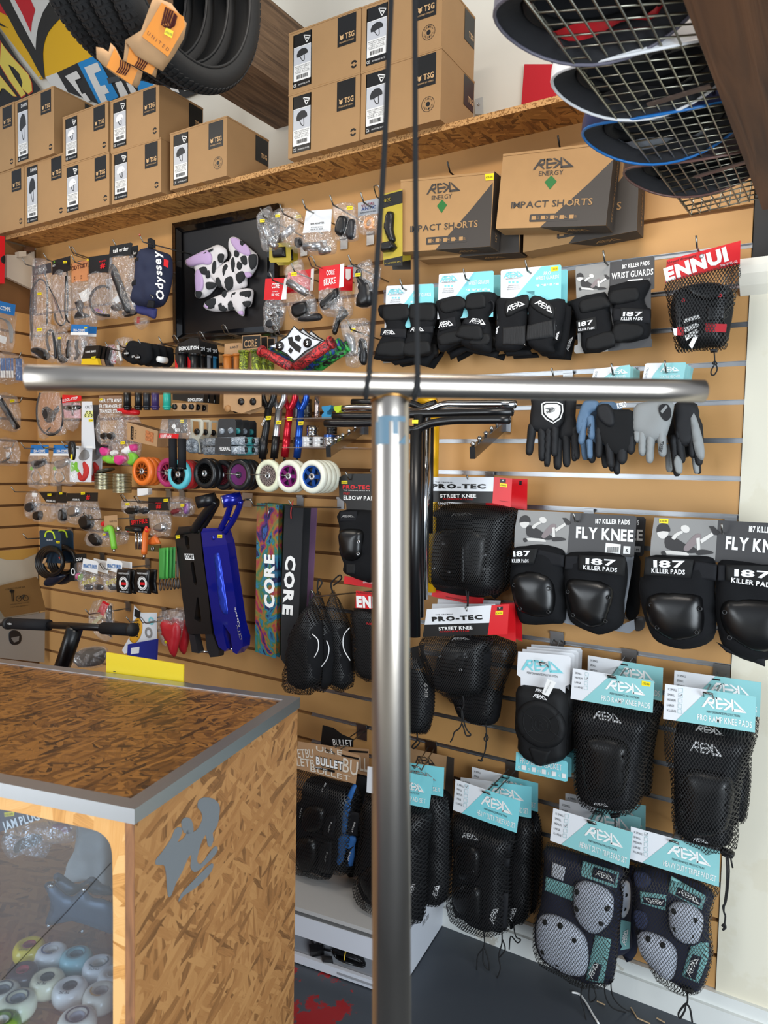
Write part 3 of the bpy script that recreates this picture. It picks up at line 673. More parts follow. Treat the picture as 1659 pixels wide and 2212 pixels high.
wq(960,1600,'#f4f5f4',.029,'white skate wheel with grey half circle beside the window frame',ring=('#51656c',250,440),txt='ECHO')
wq(220,1665,'#4a2f35',.028,'dark smoke skate wheel with red core',core='#c93a4a')
wq(460,1735,'#efe6c4',.0295,'cream skate wheel with black bore, middle row',core='#1e2228',txt='S5')
wq(680,1820,'#f6f2ea',.030,'ivory white skate wheel with black bore, centre front',core='#20252c',txt='S5')
wq(980,1870,'#e9e4d2',.030,'clear white skate wheel with metal hub',core='#b9b4aa',ring=('#c99a3c',200,320))
wq(170,1945,'#efeacb',.0305,'cream skate wheel with grey ringed hub, front left',core='#8d949c',ring=('#4a4f58',))
wq(20,1860,'#f1ecd8',.030,'cream skate wheel cut by the left photo edge',core='#70757c',ring=('#4a4f58',))
wq(750,2120,'#f3efdd',.031,'cream skate wheel with a spoked grey ring, nearest the lower frame',core='#b7bcc4',ring=('#3d444e',))
wq(1105,1700,'#f2f1ec',.029,'white skate wheel half hidden behind the window frame')
wq(10,2160,'#7da03c',.030,'green skate wheel at the lower left corner',core='#efe9d8',ring=('#3c5a24',))

Q(21);ip=Plane(A_+dS*.20,-dS,-dF)
t=Th('skate_chassis','dark grey inline skate frame with two axle bolts inside the counter','skate frame',ip,(760,1300))
gun=mat('gunmetal_frame','#3d4d5e',.35,.3)
t.puff('near_plate',[(430,870),(470,830),(520,850),(640,960),(720,970),(800,900),(840,920),(900,990),(1090,1040),(1150,1330),(950,1290),(700,1210),(470,1260),(450,1200),(490,1080),(480,960)],.006,gun,.02,smooth=2,edge=.1)
t.puff('far_plate',[(520,770),(560,745),(620,780),(720,850),(800,840),(870,785),(930,800),(990,860),(1060,880),(1090,960),(900,950),(820,900),(720,960),(640,950),(540,850)],.006,gun,-.02,smooth=2,edge=.1)
for p in ((560,800),(880,840)):
    a=ip.pt(*px(*p),-.02);b=ip.pt(*px(p[0]-60,p[1]+70),.03);make('axle_bolt',MB().tube([a,b],.0045,10),chrome,t.r,True)
t.rings('rivet',[(475,872),(812,912),(470,1257),(800,1308)],.003,chrome,.027)
t=Th('cloth_bag','pale grey cloth bag hanging inside the counter behind the pane','bag',Plane(A_+dS*.32,-dS,-dF),(850,320))
t.puff('fabric',[(770,240),(930,250),(1080,330),(1085,850),(1000,880),(900,800),(760,830),(700,790),(640,770),(680,620),(740,500),(765,380)],.02,mat('pale_grey_fabric','#a7a9a8',.9,bump=.6,bscale=60),wr=.012,N=20)
t=Th('display_card','dark printed card with white bubble lettering inside the counter','card',Plane(A_+dS*.10,-dS,-dF),(120,100))
t.slab('card',[(-120,130),(430,40),(410,215),(-100,380)],mat('navy_card','#2c2f45',.4),0,.001)
t.slab('price_label',[(40,160),(140,150),(135,190),(45,200)],yel,.001,.0003)
t.text([('£10.00',(50,192),(128,180),20)],0,0,0,black,.0014)
t.text([('JAM PLUG',(40,330),(390,225),78)],0,0,0,white,.0014,bold=.03)
t=Th('bagged_part','clear bag with pinkish and dark parts inside the counter, left of the cloth bag','bag',Plane(A_+dS*.22,-dS,-dF),(380,320))
t.puff('packet',[(60,330),(420,260),(650,270),(740,300),(720,440),(500,470),(430,600),(240,560),(90,600)],.015,film1,.0,wr=.01)
t.puff('contents',[(160,450),(260,380),(370,380),(400,430),(350,480),(260,500),(200,540),(160,510)],.012,plast,-.012)
t.puff('pink_part',[(520,270),(640,270),(690,330),(650,350),(600,320),(540,310)],.008,mat('pink_plastic','#b23a62',.4),-.012)
# ----- tyres
tyre_m=mat('tyre_rubber','#101113',.7,bump=.2,bscale=300);tread_m=mat('tyre_tread','#101113',.75)
vd=ray(400,-100).normalized();na=(RT*.83-vd*.56).normalized();na=(na-up*na.dot(up)*.8).normalized()
def torus(mb,c,ax,R0,r,n=56,k=10,pinch=.0):
    u=ax.orthogonal().normalized();w=ax.cross(u);V=[];F=[]
    for i in range(n):
        a=2*math.pi*i/n;e=u*math.cos(a)+w*math.sin(a)
        for j in range(k):
            b=-.75*math.pi+1.5*math.pi*j/(k-1);V.append(c+e*(R0+r*math.cos(b))+ax*(r*1.02*math.sin(b)))
    for i in range(n):
        for j in range(k-1): F.append((i*k+j,((i+1) % n)*k+j,((i+1) % n)*k+j+1,i*k+j+1))
    return mb.add(V,F)
c0=PT(398,-92,1.42);orange=mat('orange_print','#e48a14',.5);maroon=mat('maroon_print','#4b1512',.5)
words_=['first and nearest','second','third','last and leftmost']
for i in range(4):
    c=c0-na*(.058*i)+up*(.018*i)
    t=root('bicycle_tyre','black bicycle tyre hanging over the helmet boxes, %s of the bunch' % words_[i],'tyre',c,'bunch of tyres hung from the ceiling')
    make('casing',torus(MB(),c,na,.205,.026),tyre_m,t,True,fixn=False)
    u=na.orthogonal().normalized();w=na.cross(u);m_=MB()
    for k in range(96):
        a=2*math.pi*k/96
        e=u*math.cos(a)+w*math.sin(a);tg=-u*math.sin(a)+w*math.cos(a)
        for j,b in enumerate((-.62,-.2,.2,.62)):
            rad=e*math.cos(b)+na*math.sin(b);sd=na*math.cos(b)-e*math.sin(b)
            m_.box(c+e*.205+rad*.0265,.0098,.0085,.0022,(tg+sd*(.35 if j % 2 else -.35)).normalized(),sd,rad)
    make('tread_pattern',m_,tread_m,t,kind='stuff')
    make('bead',MB().tube([c+na*.019+(u*math.cos(q)+w*math.sin(q)*1.0)*.186 for q in [2*math.pi*z/48 for z in range(48)]],.003,6,True),rubber,t,True)
Q(1)
def facing(u,v,t,tilt=0): 
    d=ray(u,v).normalized();return Plane(PT(u,v,t),(-d+up*tilt).normalized())
def tyre_label(poly,orangep,pl,label,lines=True):
    t=Th('tyre_label',label,'label',pl,poly[0],'paper wraps on the tyres')
    P=t.l2(poly);A=np.array(P);
    t.puff('kraft_sleeve',poly,.006,cardk,0,smooth=1,back=.012,edge=1.0,N=10)
    t.slab('printed_panel',orangep,orange,.0075,.0004)
    return t
t=tyre_label([(860,-20),(960,20),(1045,130),(1030,215),(975,310),(910,400),(760,310),(700,225),(790,170),(830,60)],[(905,15),(1030,95),(1035,150),(940,318),(795,205),(850,110)],facing(340,80,1.27),'kraft tyre sleeve with orange panel and UNITED lettering')
t.text([('UNITED',(822,190),(940,290),22)],0,0,0,maroon,.0085,track=.5)
m_=MB()
for k in range(4):
    q=[(930+k*13,40+k*7),(905+k*14,140-k*5),(930+k*8,152+k*2),(955+k*7,150-k*3),(980+k*3,75+k*4)]
    m_.tube([t.w(p,.0085) for p in q],.0016,4)
make('emblem_print',m_,maroon,t.r)
t.slab('price_label',[(930,152),(972,175),(962,214),(918,190)],yel,.009,.0003)
t.text([('£36.00',(926,182),(962,202),14)],0,0,0,black,.0096)
Q(32)
for poly,pan,s in (([(790,120),(830,170),(1110,340),(1110,400),(1090,500),(1050,470),(880,385),(760,320),(770,300)],[(830,180),(1090,335),(1080,400),(1050,470),(800,340)],'kraft tyre sleeve with orange panel, middle of three'),([(640,150),(690,200),(750,320),(960,440),(930,560),(900,600),(700,480),(560,370),(500,300),(495,190),(560,200),(620,240)],[(680,200),(745,320),(910,420),(850,570),(600,390)],'kraft tyre sleeve with orange panel, lowest of three')):
    t=tyre_label(poly,pan,facing(*px(*poly[2]),1.30),s)
    x0,y0=(920,260) if 'middle' in s else (740,320)
    m_=MB()
    for k in range(5): m_.tube([t.w(p,.0085) for p in ((x0+k*24,y0+k*8),(x0-5+k*22,y0+70+k*6),(x0-40+k*20,y0+125+k*8))],.0011,4)
    make('emblem_print',m_,maroon,t.r)
# ----- banners on the wall above the shelf
Q(31);bp_=WP(-.285)
ylw=mat('banner_yellow','#eab308',.6);bred=mat('banner_red','#c91022',.6);bwhite=mat('banner_white','#dcd8d2',.65);bblue=mat('banner_blue','#1686c8',.6);bblk=mat('banner_black','#211f1e',.6)
t=Th('printed_banner','big yellow banner with black and white curves and a red wedge','banner',bp_,(300,300))
t.slab('sheet',[(-150,-300),(600,-300),(1200,-100),(1430,660),(1430,820),(850,1085),(600,1190),(0,410),(-200,100)],ylw,0,.002)
t.slab('black_band_print',[(-60,-60),(-20,50),(120,250),(260,520),(430,790),(560,1040),(640,1165),(670,1160),(645,900),(650,700),(720,480),(870,300),(990,170),(1040,120),(960,-80),(760,-60)],bblk,.002,.0004,smooth=2)
t.slab('white_wedge_print',[(120,-60),(220,150),(330,360),(530,740),(540,560),(570,380),(640,180),(790,-60)],bwhite,.0035,.0004)
t.slab('red_wedge_print',[(190,-60),(330,200),(460,485),(475,330),(525,145),(430,-60)],bred,.005,.0004)
t.slab('red_corner_print',[(-80,0),(0,50),(105,235),(0,180),(-80,150)],bred,.002,.0004)
t.slab('black_spike_print',[(-30,320),(60,380),(125,420),(0,380)],bblk,.002,.0004)
t.rings('eyelet',[(598,1147)],.006,chrome,.003)
t=Th('lettered_banner','black banner with yellow red-outlined letters at the top left','banner',WP(-.275),(100,900))
t.slab('sheet',[(-200,200),(0,480),(240,860),(600,1330),(200,1620),(-200,1600)],bblk,0,.002)
yl2=mat('banner_letter_yellow','#ecd35a',.6);rd2=mat('banner_outline_red','#c8402a',.6)
for nm,mm,e,dd in (('outline_print',rd2,1.0,.002),('letter_print',yl2,.94,.0028)):
    for p in ([(0,600),(60,690),(200,860),(330,1000),(430,1110),(480,1240),(490,1370),(430,1420),(330,1330),(340,1240),(290,1100),(200,1000),(110,950),(200,1130),(390,1420),(320,1470),(130,1200),(-20,950)],[(-100,1100),(0,1120),(120,1270),(260,1450),(200,1440),(60,1320),(20,1320),(-20,1400),(-100,1390)]):
        c=(sum(x for x,y in p)/len(p),sum(y for x,y in p)/len(p));t.slab(nm,[(c[0]+(x-c[0])*e,c[1]+(y-c[1])*e) for x,y in p],mm,dd,.0004)
t=Th('block_letter_banner','blue and black banner with cream block letters under the tyres','banner',WP(-.283),(1000,1250))
Q(32)
t.slab('sheet',[(105,447),(310,350),(500,270),(900,140),(1500,400),(1640,590),(1400,690),(1100,760),(520,760),(215,640)],bblk,0,.002)
t.slab('white_patch_print',[(-10,490),(105,447),(215,640),(45,570)],bwhite,.001,.0004)
t.slab('blue_print',[(310,352),(495,272),(720,690),(600,745),(520,755)],bblue,.0025,.0004)
t.slab('blue_print',[(900,540),(1120,480),(1190,560),(1100,700),(930,700)],bblue,.0025,.0004)
t.slab('blue_print',[(1430,480),(1640,590),(1490,640)],bblue,.0025,.0004)
for p in ([(185,483),(300,428),(345,500),(285,520),(355,660),(385,650),(440,725),(400,740)],[(378,395),(508,343),(545,425),(478,455),(538,580),(585,568),(627,645),(580,662),(615,745),(550,755)],[(685,548),(745,528),(815,665),(740,690)],[(795,545),(850,560),(905,640),(840,650)],[(990,500),(1060,490),(1120,560),(1080,575)],[(1200,495),(1270,490),(1325,650),(1240,620)],[(1300,470),(1365,460),(1440,610),(1375,630)],[(1495,520),(1560,560),(1505,582)]):
    t.slab('block_lettering',p,bwhite,.004,.0004)
t=Th('wall_bracket','small grey metal bracket sticking out in front of the block letter banner','bracket',WP(-.278),(650,500))
t.slab('plate',[(600,500),(720,480),(735,530),(620,555)],mat('grey_steel','#55575a',.4,.8),0,.004)
Q(33)
t=Th('red_poster','plain red poster on the wall behind the helmets','poster',WP(-.285),(300,600))
t.slab('sheet',[(190,500),(520,500),(520,900),(160,900)],bred,0,.002)
Q(2)
t=Th('shelf_bracket','white metal angle bracket on the wall beside the helmet boxes','bracket',WP(-.285),(1130,600))
t.slab('plate',[(1105,555),(1148,542),(1150,640),(1105,640)],mat('bracket_white','#c9c9c4',.4),0,.003)
t.rings('screw',[(1125,583)],.005,chrome,.002)
# ----- wire basket with helmets
gal=mat('galvanised_wire','#a5a294',.35,1)
F0,F1,N0,N1=Vector((-.343,-.19,2.13)),Vector((-.190,-.235,2.13)),Vector((-.398,-1.34,2.13)),Vector((-.212,-1.24,2.13))
bk=root('wire_basket','long galvanised wire basket of helmets under the dark beam','basket',(F0+F1+N0+N1)/4)
def lerp(a,b,t): return a+(b-a)*t
m_=MB();nc,nr=7,34
for i in range(nc+1): m_.tube([lerp(F0,F1,i/nc),lerp(N0,N1,i/nc)],.0017,5)
for j in range(nr+1): m_.tube([lerp(F0,N0,j/nr)+up*.0022,lerp(F1,N1,j/nr)+up*.0022],.0017,5)
make('bottom_mesh',m_,gal,bk,True,kind='stuff')
m_=MB()
for h in (.026,.052,.078,.104): m_.tube([F1+up*h+Vector((.01,0,0))*h*10,N1+up*h+Vector((.01,0,0))*h*10],.0017,5)
for j in range(nr+1): p=lerp(F1,N1,j/nr);m_.tube([p,p+up*.104+Vector((.01,0,0))],.0017,5)
make('side_mesh',m_,gal,bk,True,kind='stuff')
m_=MB()
for h in (.010,.022): m_.tube([F0+up*h+Vector((-h*.5,0,0)),N0+up*h+Vector((-h*.5,0,0))],.0015,5)
for j in range(nr+1): p=lerp(F0,N0,j/nr);m_.tube([p,p+Vector((-.011,0,.022))],.0017,5)
make('front_mesh',m_,gal,bk,True,kind='stuff')
m_=MB();bo=Vector((0,.05,0))
for i in range(nc+1): p=lerp(F0,F1,i/nc);m_.tube([p,p+up*.11+bo],.0017,5)
for h in (.027,.054,.081,.108): m_.tube([F0+up*h+bo*(h/.11),F1+up*h+bo*(h/.11)],.0017,5)
make('end_mesh',m_,gal,bk,True,kind='stuff')
Q(3)
for a,b in (((940,628),(1318,515)),((1222,1060),(1528,970))):
    p,q=onz(*px(*a),2.126),onz(*px(*b),2.126);d=(q-p);make('support_strap',MB().box((p+q)/2,d.length,.012,.003,d.normalized(),d.normalized().cross(up),up),mat('brown_steel_strap','#7a6860',.4,.8),bk)
def helmet(cx,cy_,col,label,strap,rx=.148,ry=.112,h=.135,tilt=(0,0),metallic=0,rim=None):
    c=Vector((cx,cy_,2.142));t=root('skate_helmet',label,'helmet',c,'skate helmets in the wire basket')
    tm=Matrix.Rotation(tilt[0],3,'X') @ Matrix.Rotation(tilt[1],3,'Y') @ Matrix.Rotation(.12,3,'Z')
    def dome(s,hh,z0=0,n=36,k=10,ex=.0):
        V=[];F=[]
        for i in range(k+1):
            a=math.pi/2*i/k
            for j in range(n):
                b=2*math.pi*j/n;q=math.cos(a)**.8 if i < k else 0.0
                zz=z0+hh*math.sin(a)+(.016*math.cos(2*b)*(1-i/k) if ex else 0)
                V.append(c+tm @ Vector((rx*s*q*math.cos(b),ry*s*q*math.sin(b),zz)))
        for i in range(k):
            for j in range(n): F.append((i*n+j,i*n+(j+1) % n,(i+1)*n+(j+1) % n,(i+1)*n+j))
        return MB().add(V,F)
    hm=mat('helmet_'+label.split()[0],col,.38,metallic,spec=.5)
    make('shell',dome(1.0,h,0,ex=1),hm,t,True)
    inn=dome(.74,h*.84,.006,ex=1);o_=dome(.985,h,0,ex=1);m_=MB();n=36
    m_.add(o_.v[:n]+inn.v,[(j,(j+1) % n,n+(j+1) % n,n+j) for j in range(n)]+[tuple(q+n for q in f) for f in inn.f])
    make('foam_liner',m_,mat('eps_foam','#25262a',.95,bump=.5,bscale=300),t,True)
    m_=MB();m_.tube([p-up*.001 for p in o_.v[:n]],.0028,6,True);make('rim_trim',m_,mat('rim_'+(rim or col).strip('#'),rim or col,.35),t,True)
    m_=MB();ring=dome(.70,h*.6,.012).v[:36]
    make('size_pad',MB().tube([lerp(p,c,.06)+up*.012 for p in ring],.009,8,True),mat('pad_black','#08080a',.8),t,True)
    sm=mat('strap_'+strap.strip('#'),strap,.5)
    for s in (-1,1):
        P=[tm @ Vector((x,y,z))+c for x,y,z in ((-.10,.03*s,.05),(-.075,.05*s,.012),(-.03,.062*s-.02,.0),(.02,.045*s,.004),(.07,.06*s,.01),(.10,.055*s,.04))]
        P=[Vector(q) for q in smoothpts([tuple(p) for p in P],4,False)];m_=MB();V=[]
        for i,p in enumerate(P): tw=.5*math.sin(i*.6);V += [p+Vector((0,.013*math.cos(tw),.013*math.sin(tw))),p-Vector((0,.013*math.cos(tw),.013*math.sin(tw)))]
        m_.add(V,[(2*i,2*i+1,2*i+3,2*i+2) for i in range(len(P)-1)]);make('chin_strap',m_,sm,t,True)
    m_=MB().box(c+tm @ Vector((.0,-.01,h*.72)),.10,.05,.001);make('size_label',m_,mat('label_silver','#9b9ea2',.5),t)
    L2=MB();
    for k in range(5): textmb(L2,'CERTIFIED TO EN 1078 HELMET',c+tm @ Vector((-.045,-.028+.009*k,h*.72-.0012)),Vector((.09,0,0)),Vector((0,.005,0)),-up)
    make('small_print',L2,ink,t,fixn=False)
    for s in (-1,1): make('rivet',MB().sphere(c+tm @ Vector((.088,s*ry*.80,.018)),.0045,n=8),chrome,t,True)
    return t
helmet(-.318,-1.085,'#6a6876','lilac-grey helmet with red straps nearest the camera in the basket','#d3202c')
helmet(-.306,-.872,'#e6e7ea','white helmet with black straps, second in the basket','#1c1c20')
helmet(-.318,-.660,'#262d52','navy helmet with grey straps and blue rim, third in the basket','#7d838c',rim='#1f6db4')
helmet(-.295,-.435,'#3a3134','dark-brown helmet at the far end of the basket','#1c1c20',ry=.105,rim='#6b4c45')
t=helmet(-.375,-.86,'#77787c','chrome helmet partly showing behind the lilac-grey one','#1c1c20',rx=.10,ry=.07,h=.10,metallic=1);t.location.z += .07

# ===== hooks
def zt(p): return p
def hook(u,v,d,label,x0=None,loop=False,plate=True,drop=.03,m=None,red=False,wallp=None,side=0):
    """u,v: pixel of the upturned tip, d metres in front of the wall."""
    p=px(u,v);pl=wallp or WP(d);T_=pl.pt(*p);n=pl.n if wallp else Vector((0,-1,0));bl=T_-n*.018-up*.024;rt_=T_-n*(d-.004)-up*drop;rt_ += Vector((side,0,0))
    t=root('display_hook',label,'hook',rt_);e=n.cross(up).normalized();m=m or wire
    if loop:
        w=e*.009;P=[rt_+w,bl+w,T_+w*.9,T_+up*.003,T_-w*.9,bl-w,rt_-w]
        make('prong',MB().tube(P,.0020,7),m,t,True)
    else:
        make('prong',MB().tube([rt_,bl,T_],.0026,8),m,t,True)
        if red: make('tip',MB().tube([lerp(bl,T_,.8),T_+up*.002],.0032,8),mat('red_tip','#c8372c',.4),t,True)
    if plate:
        k=round((1.5924-rt_.z-.012)/.1);z=zr(k)
        q=MB().box(Vector((rt_.x,rt_.y,z-.017))+n*.001,.030,.0025,.042,e,n,up) if not wallp else MB().box(rt_+up*.01,.030,.0025,.042,e,n,up)
        q.box(Vector((rt_.x,rt_.y,z))+n*.004,.030,.008,.007,e,n,up) if not wallp else 0
        make('backplate',q,alu,t)
    return t
def price(T,pts,txt,dd):
    """small yellow price sticker, pts TL TR BR BL"""
    o=T.slab('price_sticker',pts,yel,dd,.0003)
    a,b=pts[3],pts[2];h=abs(pts[0][1]-pts[3][1])
    T.text([(txt,(a[0]+(b[0]-a[0])*.12,a[1]+(b[1]-a[1])*.12-h*.28),(a[0]+(b[0]-a[0])*.88,a[1]+(b[1]-a[1])*.88-h*.28),h*.42)],0,0,0,black,dd+.0003)
    return o
def cardp(T,pts,m,dd=0,t=.0008,name='backing_card',**k): return T.slab(name,pts,m,dd,t,**k)
patch=mat('patch_black','#08090a',.8);lab_w=mat('woven_white','#e9e9ea',.6)
GR='wrist guard packs'
# ----- wrist guards, upper right
def guard_pair(T,parts,dd=0):
    for nm,pts,th,lift,kw in parts:
        T.puff(nm,pts,th,kw.get('m',neo),dd+lift,smooth=kw.get('s',3),edge=kw.get('e',.35),wr=kw.get('wr',.0),N=kw.get('N',13),label=kw.get('label'),curve=kw.get('c',0))
Q(10)
for i in (1,0):
    T=Th('wrist_guard_pack',['front pack of plain black wrist guards on the leftmost white and teal card','pack just behind the leftmost plain wrist guard pack'][i],'wrist guards',WP(.135,.045*i),(320,540),GR)
    cardp(T,[(130,525),(140,518),(505,500),(515,506),(520,860),(115,860)],wcard);T.slab('teal_print',[(395,507),(505,500),(515,506),(520,860),(130,860),(150,830)],teal,.001,.0003)
    if not i:
        T.logo((140,590),(272,576),40,teal,.0014);T.text([('PERFORMANCE PROTECTION',(156,597),(256,592),8),('@REKDPROTECTION',(165,640),(240,634),8),('REKDPROTECTION.COM',(160,655),(245,649),8)],0,0,0,ink,.0014);T.text('WRIST GUARDS',(345,613),(495,600),27,white,.0016,bold=.01)
        for x in (175,200,225): T.slab('social_icon_print',[(x,610),(x+14,609),(x+14,622),(x,623)],teal,.0012,.0003)
        T.slab('tick_box_print',[(328,643),(342,642),(342,656),(328,657)],white,.0014,.0003)
    guard_pair(T,[('sleeve',[(70,690),(110,672),(290,668),(310,690),(305,790),(285,840),(310,950),(270,1105),(50,1120),(35,1090),(60,1000),(130,870),(115,800),(75,760)],.016,0,dict(wr=.004,m=cloth)),
      ('sleeve',[(320,690),(350,665),(500,655),(545,690),(540,800),(520,850),(510,920),(490,990),(480,1080),(300,1090),(275,1040),(285,960),(300,900),(330,850),(320,780)],.016,0,dict(wr=.004,m=cloth)),
      ('strap_flap',[(95,700),(130,675),(290,668),(305,780),(150,808),(105,780)],.005,.015,{}),('strap_flap',[(60,1010),(110,975),(270,965),(265,1085),(60,1085),(45,1050)],.005,.015,{}),
      ('strap_flap',[(325,700),(350,665),(500,665),(530,710),(520,785),(480,808),(330,790)],.005,.015,{}),('strap_flap',[(280,985),(450,965),(485,1000),(470,1070),(280,1085)],.005,.015,{}),
      ('middle_strap',[(90,860),(290,870),(290,945),(78,930)],.003,.016,dict(s=1,m=cloth2)),('middle_strap',[(320,860),(510,845),(510,900),(305,905)],.003,.016,dict(s=1,m=cloth2)),
      ('sleeve_end',[(70,1115),(480,1080),(560,1030),(570,950),(540,1060),(460,1180),(330,1140),(200,1165),(150,1120)],.012,-.03,dict(s=1,m=cloth))])
    if not i: T.logo((98,916),(205,912),35,lab_w,.0215);T.logo((325,890),(440,886),32,lab_w,.0215)
hook(240,462,.175,'single wire hook holding the leftmost white and teal wrist guard card')
for i in (1,0):
    T=Th('wrist_guard_pack',['front pack of plain wrist guards with a thumb loop, on the middle teal card','pack behind the middle plain wrist guard pack'][i],'wrist guards',WP(.145,.05*i),(780,440),GR)
    cardp(T,[(558,430),(568,422),(995,395),(1005,402),(1000,770),(545,790)],wcard);T.slab('teal_print',[(845,405),(995,395),(1005,402),(1000,770),(560,785),(690,608)],teal,.001,.0003)
    if not i:
        T.logo((565,490),(712,473),46,teal,.0014);T.text([('PERFORMANCE PROTECTION',(582,497),(692,490),9),('@REKDPROTECTION',(595,548),(675,543),8),('REKDPROTECTION',(590,564),(680,558),8),('REKDPROTECTION.COM',(585,578),(680,572),8)],0,0,0,ink,.0014);T.text([('WRIST GUARDS',(797,512),(968,500),32),('XS    S    M    L    XL',(777,556),(950,548),13)],0,0,0,white,.0016,bold=.01)
        for x in (795,833,872,911,955): T.slab('tick_box_print',[(x,543),(x+16,542),(x+16,558),(x,559)],white,.0014,.0003)
        for x in (603,630,657): T.slab('social_icon_print',[(x,512),(x+16,511),(x+16,525),(x,526)],teal,.0012,.0003)
    guard_pair(T,[('sleeve',[(545,640),(700,600),(760,620),(780,650),(760,720),(750,760),(730,800),(765,890),(760,960),(660,1020),(580,1060),(550,990),(550,900),(575,840),(560,760),(545,700)],.016,0,dict(wr=.004,m=cloth)),
      ('sleeve',[(790,595),(880,570),(1010,575),(1030,640),(1015,690),(985,745),(960,790),(980,850),(990,1000),(960,1065),(780,1020),(705,940),(730,880),(760,800),(800,760),(780,680)],.018,0,dict(wr=.004,m=cloth)),
      ('strap_flap',[(570,660),(600,635),(735,605),(780,690),(640,740),(590,735),(565,700)],.005,.015,{}),('middle_strap',[(560,800),(690,768),(700,850),(560,890)],.003,.016,dict(s=1,m=cloth2)),
      ('strap_flap',[(560,930),(620,895),(740,885),(760,960),(590,1005),(555,965)],.005,.015,{}),('strap_flap',[(790,600),(880,580),(935,600),(940,670),(920,700),(780,710),(778,640)],.005,.017,{}),
      ('middle_strap',[(775,780),(800,790),(945,800),(930,865),(755,830)],.003,.018,dict(s=1,m=cloth2)),('strap_flap',[(715,880),(750,840),(870,840),(905,860),(900,960),(705,935)],.005,.022,{}),
      ('strap_flap',[(880,910),(970,915),(950,1000),(800,990)],.004,.016,{}),('sleeve_end',[(640,1060),(760,1010),(980,1060),(1050,1050),(1030,1110),(940,1080),(780,1050),(655,1120)],.012,-.03,dict(s=1,m=cloth))])
    if not i:
        T.logo((555,862),(678,838),44,lab_w,.0215);T.logo((805,818),(940,836),40,lab_w,.0225)
        T.tube('thumb_loop',[(965,650,.02),(985,640,.022),(1005,670,.022),(1000,720,.02),(980,735,.02)],.002,cloth2)
hook(757,380,.185,'single wire hook holding the middle teal wrist guard card')
for i in (1,0):
    T=Th('wrist_guard_pack',['black wrist guards with big white logos and ribbed straps on card marked PRO','pack behind the one marked PRO, its teal card showing at the right'][i],'wrist guards',WP(.145,.055*i),(1310,390),GR)
    cardp(T,[(1062,400),(1075,388),(1545,345),(1555,355),(1550,750),(1060,750)],wcard);T.slab('teal_print',[(1390,362),(1545,345),(1555,355),(1550,750),(1090,750),(1170,620)],teal,.001,.0003)
    if not i:
        T.slab('window_print',[(1268,565),(1338,560),(1338,600),(1268,600)],mat('dark_window','#5d646a',.5),.001,.0003)
        T.logo((1082,458),(1250,438),45,teal,.0014);T.text([('PERFORMANCE PROTECTION',(1103,468),(1228,456),9),('@REKDPROTECTION',(1122,522),(1212,515),8),('REKDPROTECTION',(1118,538),(1215,531),8),('REKDPROTECTION.COM',(1113,553),(1215,546),8)],0,0,0,ink,.0014)
        T.text([('PRO',(1412,430),(1468,426),28),('WRIST GUARDS',(1345,473),(1535,457),30),('S     M     L     XL',(1345,520),(1520,505),12)],0,0,0,white,.0016,bold=.01)
        for x in (1358,1412,1460,1515): T.slab('tick_box_print',[(x,508-(x-1358)*.08),(x+18,506-(x-1358)*.08),(x+18,522-(x-1358)*.08),(x,524-(x-1358)*.08)],white,.0014,.0003)
        for x in (1125,1155,1188): T.slab('social_icon_print',[(x,482),(x+17,480),(x+17,496),(x,498)],teal,.0012,.0003)
        price(T,[(1470,365),(1531,359),(1530,394),(1472,402)],'£20.00',.002)
    guard_pair(T,[('sleeve',[(1035,630),(1150,620),(1275,590),(1290,680),(1275,800),(1265,960),(1260,1000),(1190,1050),(1075,1050),(1020,1020),(1030,800)],.02,0,dict(wr=.003,m=cloth)),
      ('sleeve',[(1290,660),(1335,600),(1400,640),(1580,630),(1575,800),(1560,850),(1550,950),(1490,1000),(1500,1060),(1380,1060),(1300,1010),(1275,960),(1290,820)],.02,0,dict(wr=.003,m=cloth)),
      ('wrist_strap',[(1095,700),(1110,640),(1200,620),(1275,590),(1290,620),(1285,690),(1190,740),(1110,775)],.005,.019,dict(s=2)),('wrist_strap',[(1305,640),(1340,597),(1420,620),(1500,690),(1500,760),(1470,790),(1320,700)],.005,.019,dict(s=2)),
      ('side_strip',[(1035,640),(1062,640),(1060,1020),(1022,1010)],.004,.014,dict(s=1,m=shell)),('side_strip',[(1505,640),(1535,640),(1510,960),(1490,960)],.004,.016,dict(s=1,m=shell)),
      ('sleeve_end',[(1100,1040),(1300,1040),(1320,1080),(1110,1092)],.012,-.02,dict(s=1,m=cloth)),('sleeve_end',[(1500,640),(1640,690),(1620,900),(1580,1100),(1400,1090),(1360,1050)],.014,-.035,dict(s=1,m=cloth))])
    rib=mat('ribbed_elastic','#17181a',.7,bump=1.0,bscale=1,stretch=(420,1,30),bdist=.002)
    if not i:
        T.puff('ribbed_strap',[(1080,855),(1262,840),(1262,1000),(1075,1000)],.005,rib,.02,smooth=1,edge=.2);T.puff('ribbed_strap',[(1280,840),(1480,795),(1495,935),(1270,965)],.005,rib,.02,smooth=1,edge=.2)
        T.logo((1112,736),(1262,668),46,lab_w,.026);T.logo((1336,662),(1480,742),42,lab_w,.026)
        T.logo((1042,915),(1048,845),22,lab_w,.02);T.logo((1525,960),(1540,890),20,lab_w,.022)
        T.tube('strap_ring',[(1262,985,.022),(1258,1000,.026),(1270,1005,.02)],.0012,chrome)
    else: T.logo((1562,1030),(1602,905),26,lab_w,-.018)
hook(1262,308,.19,'single wire hook holding the teal card marked PRO')
Q(11)
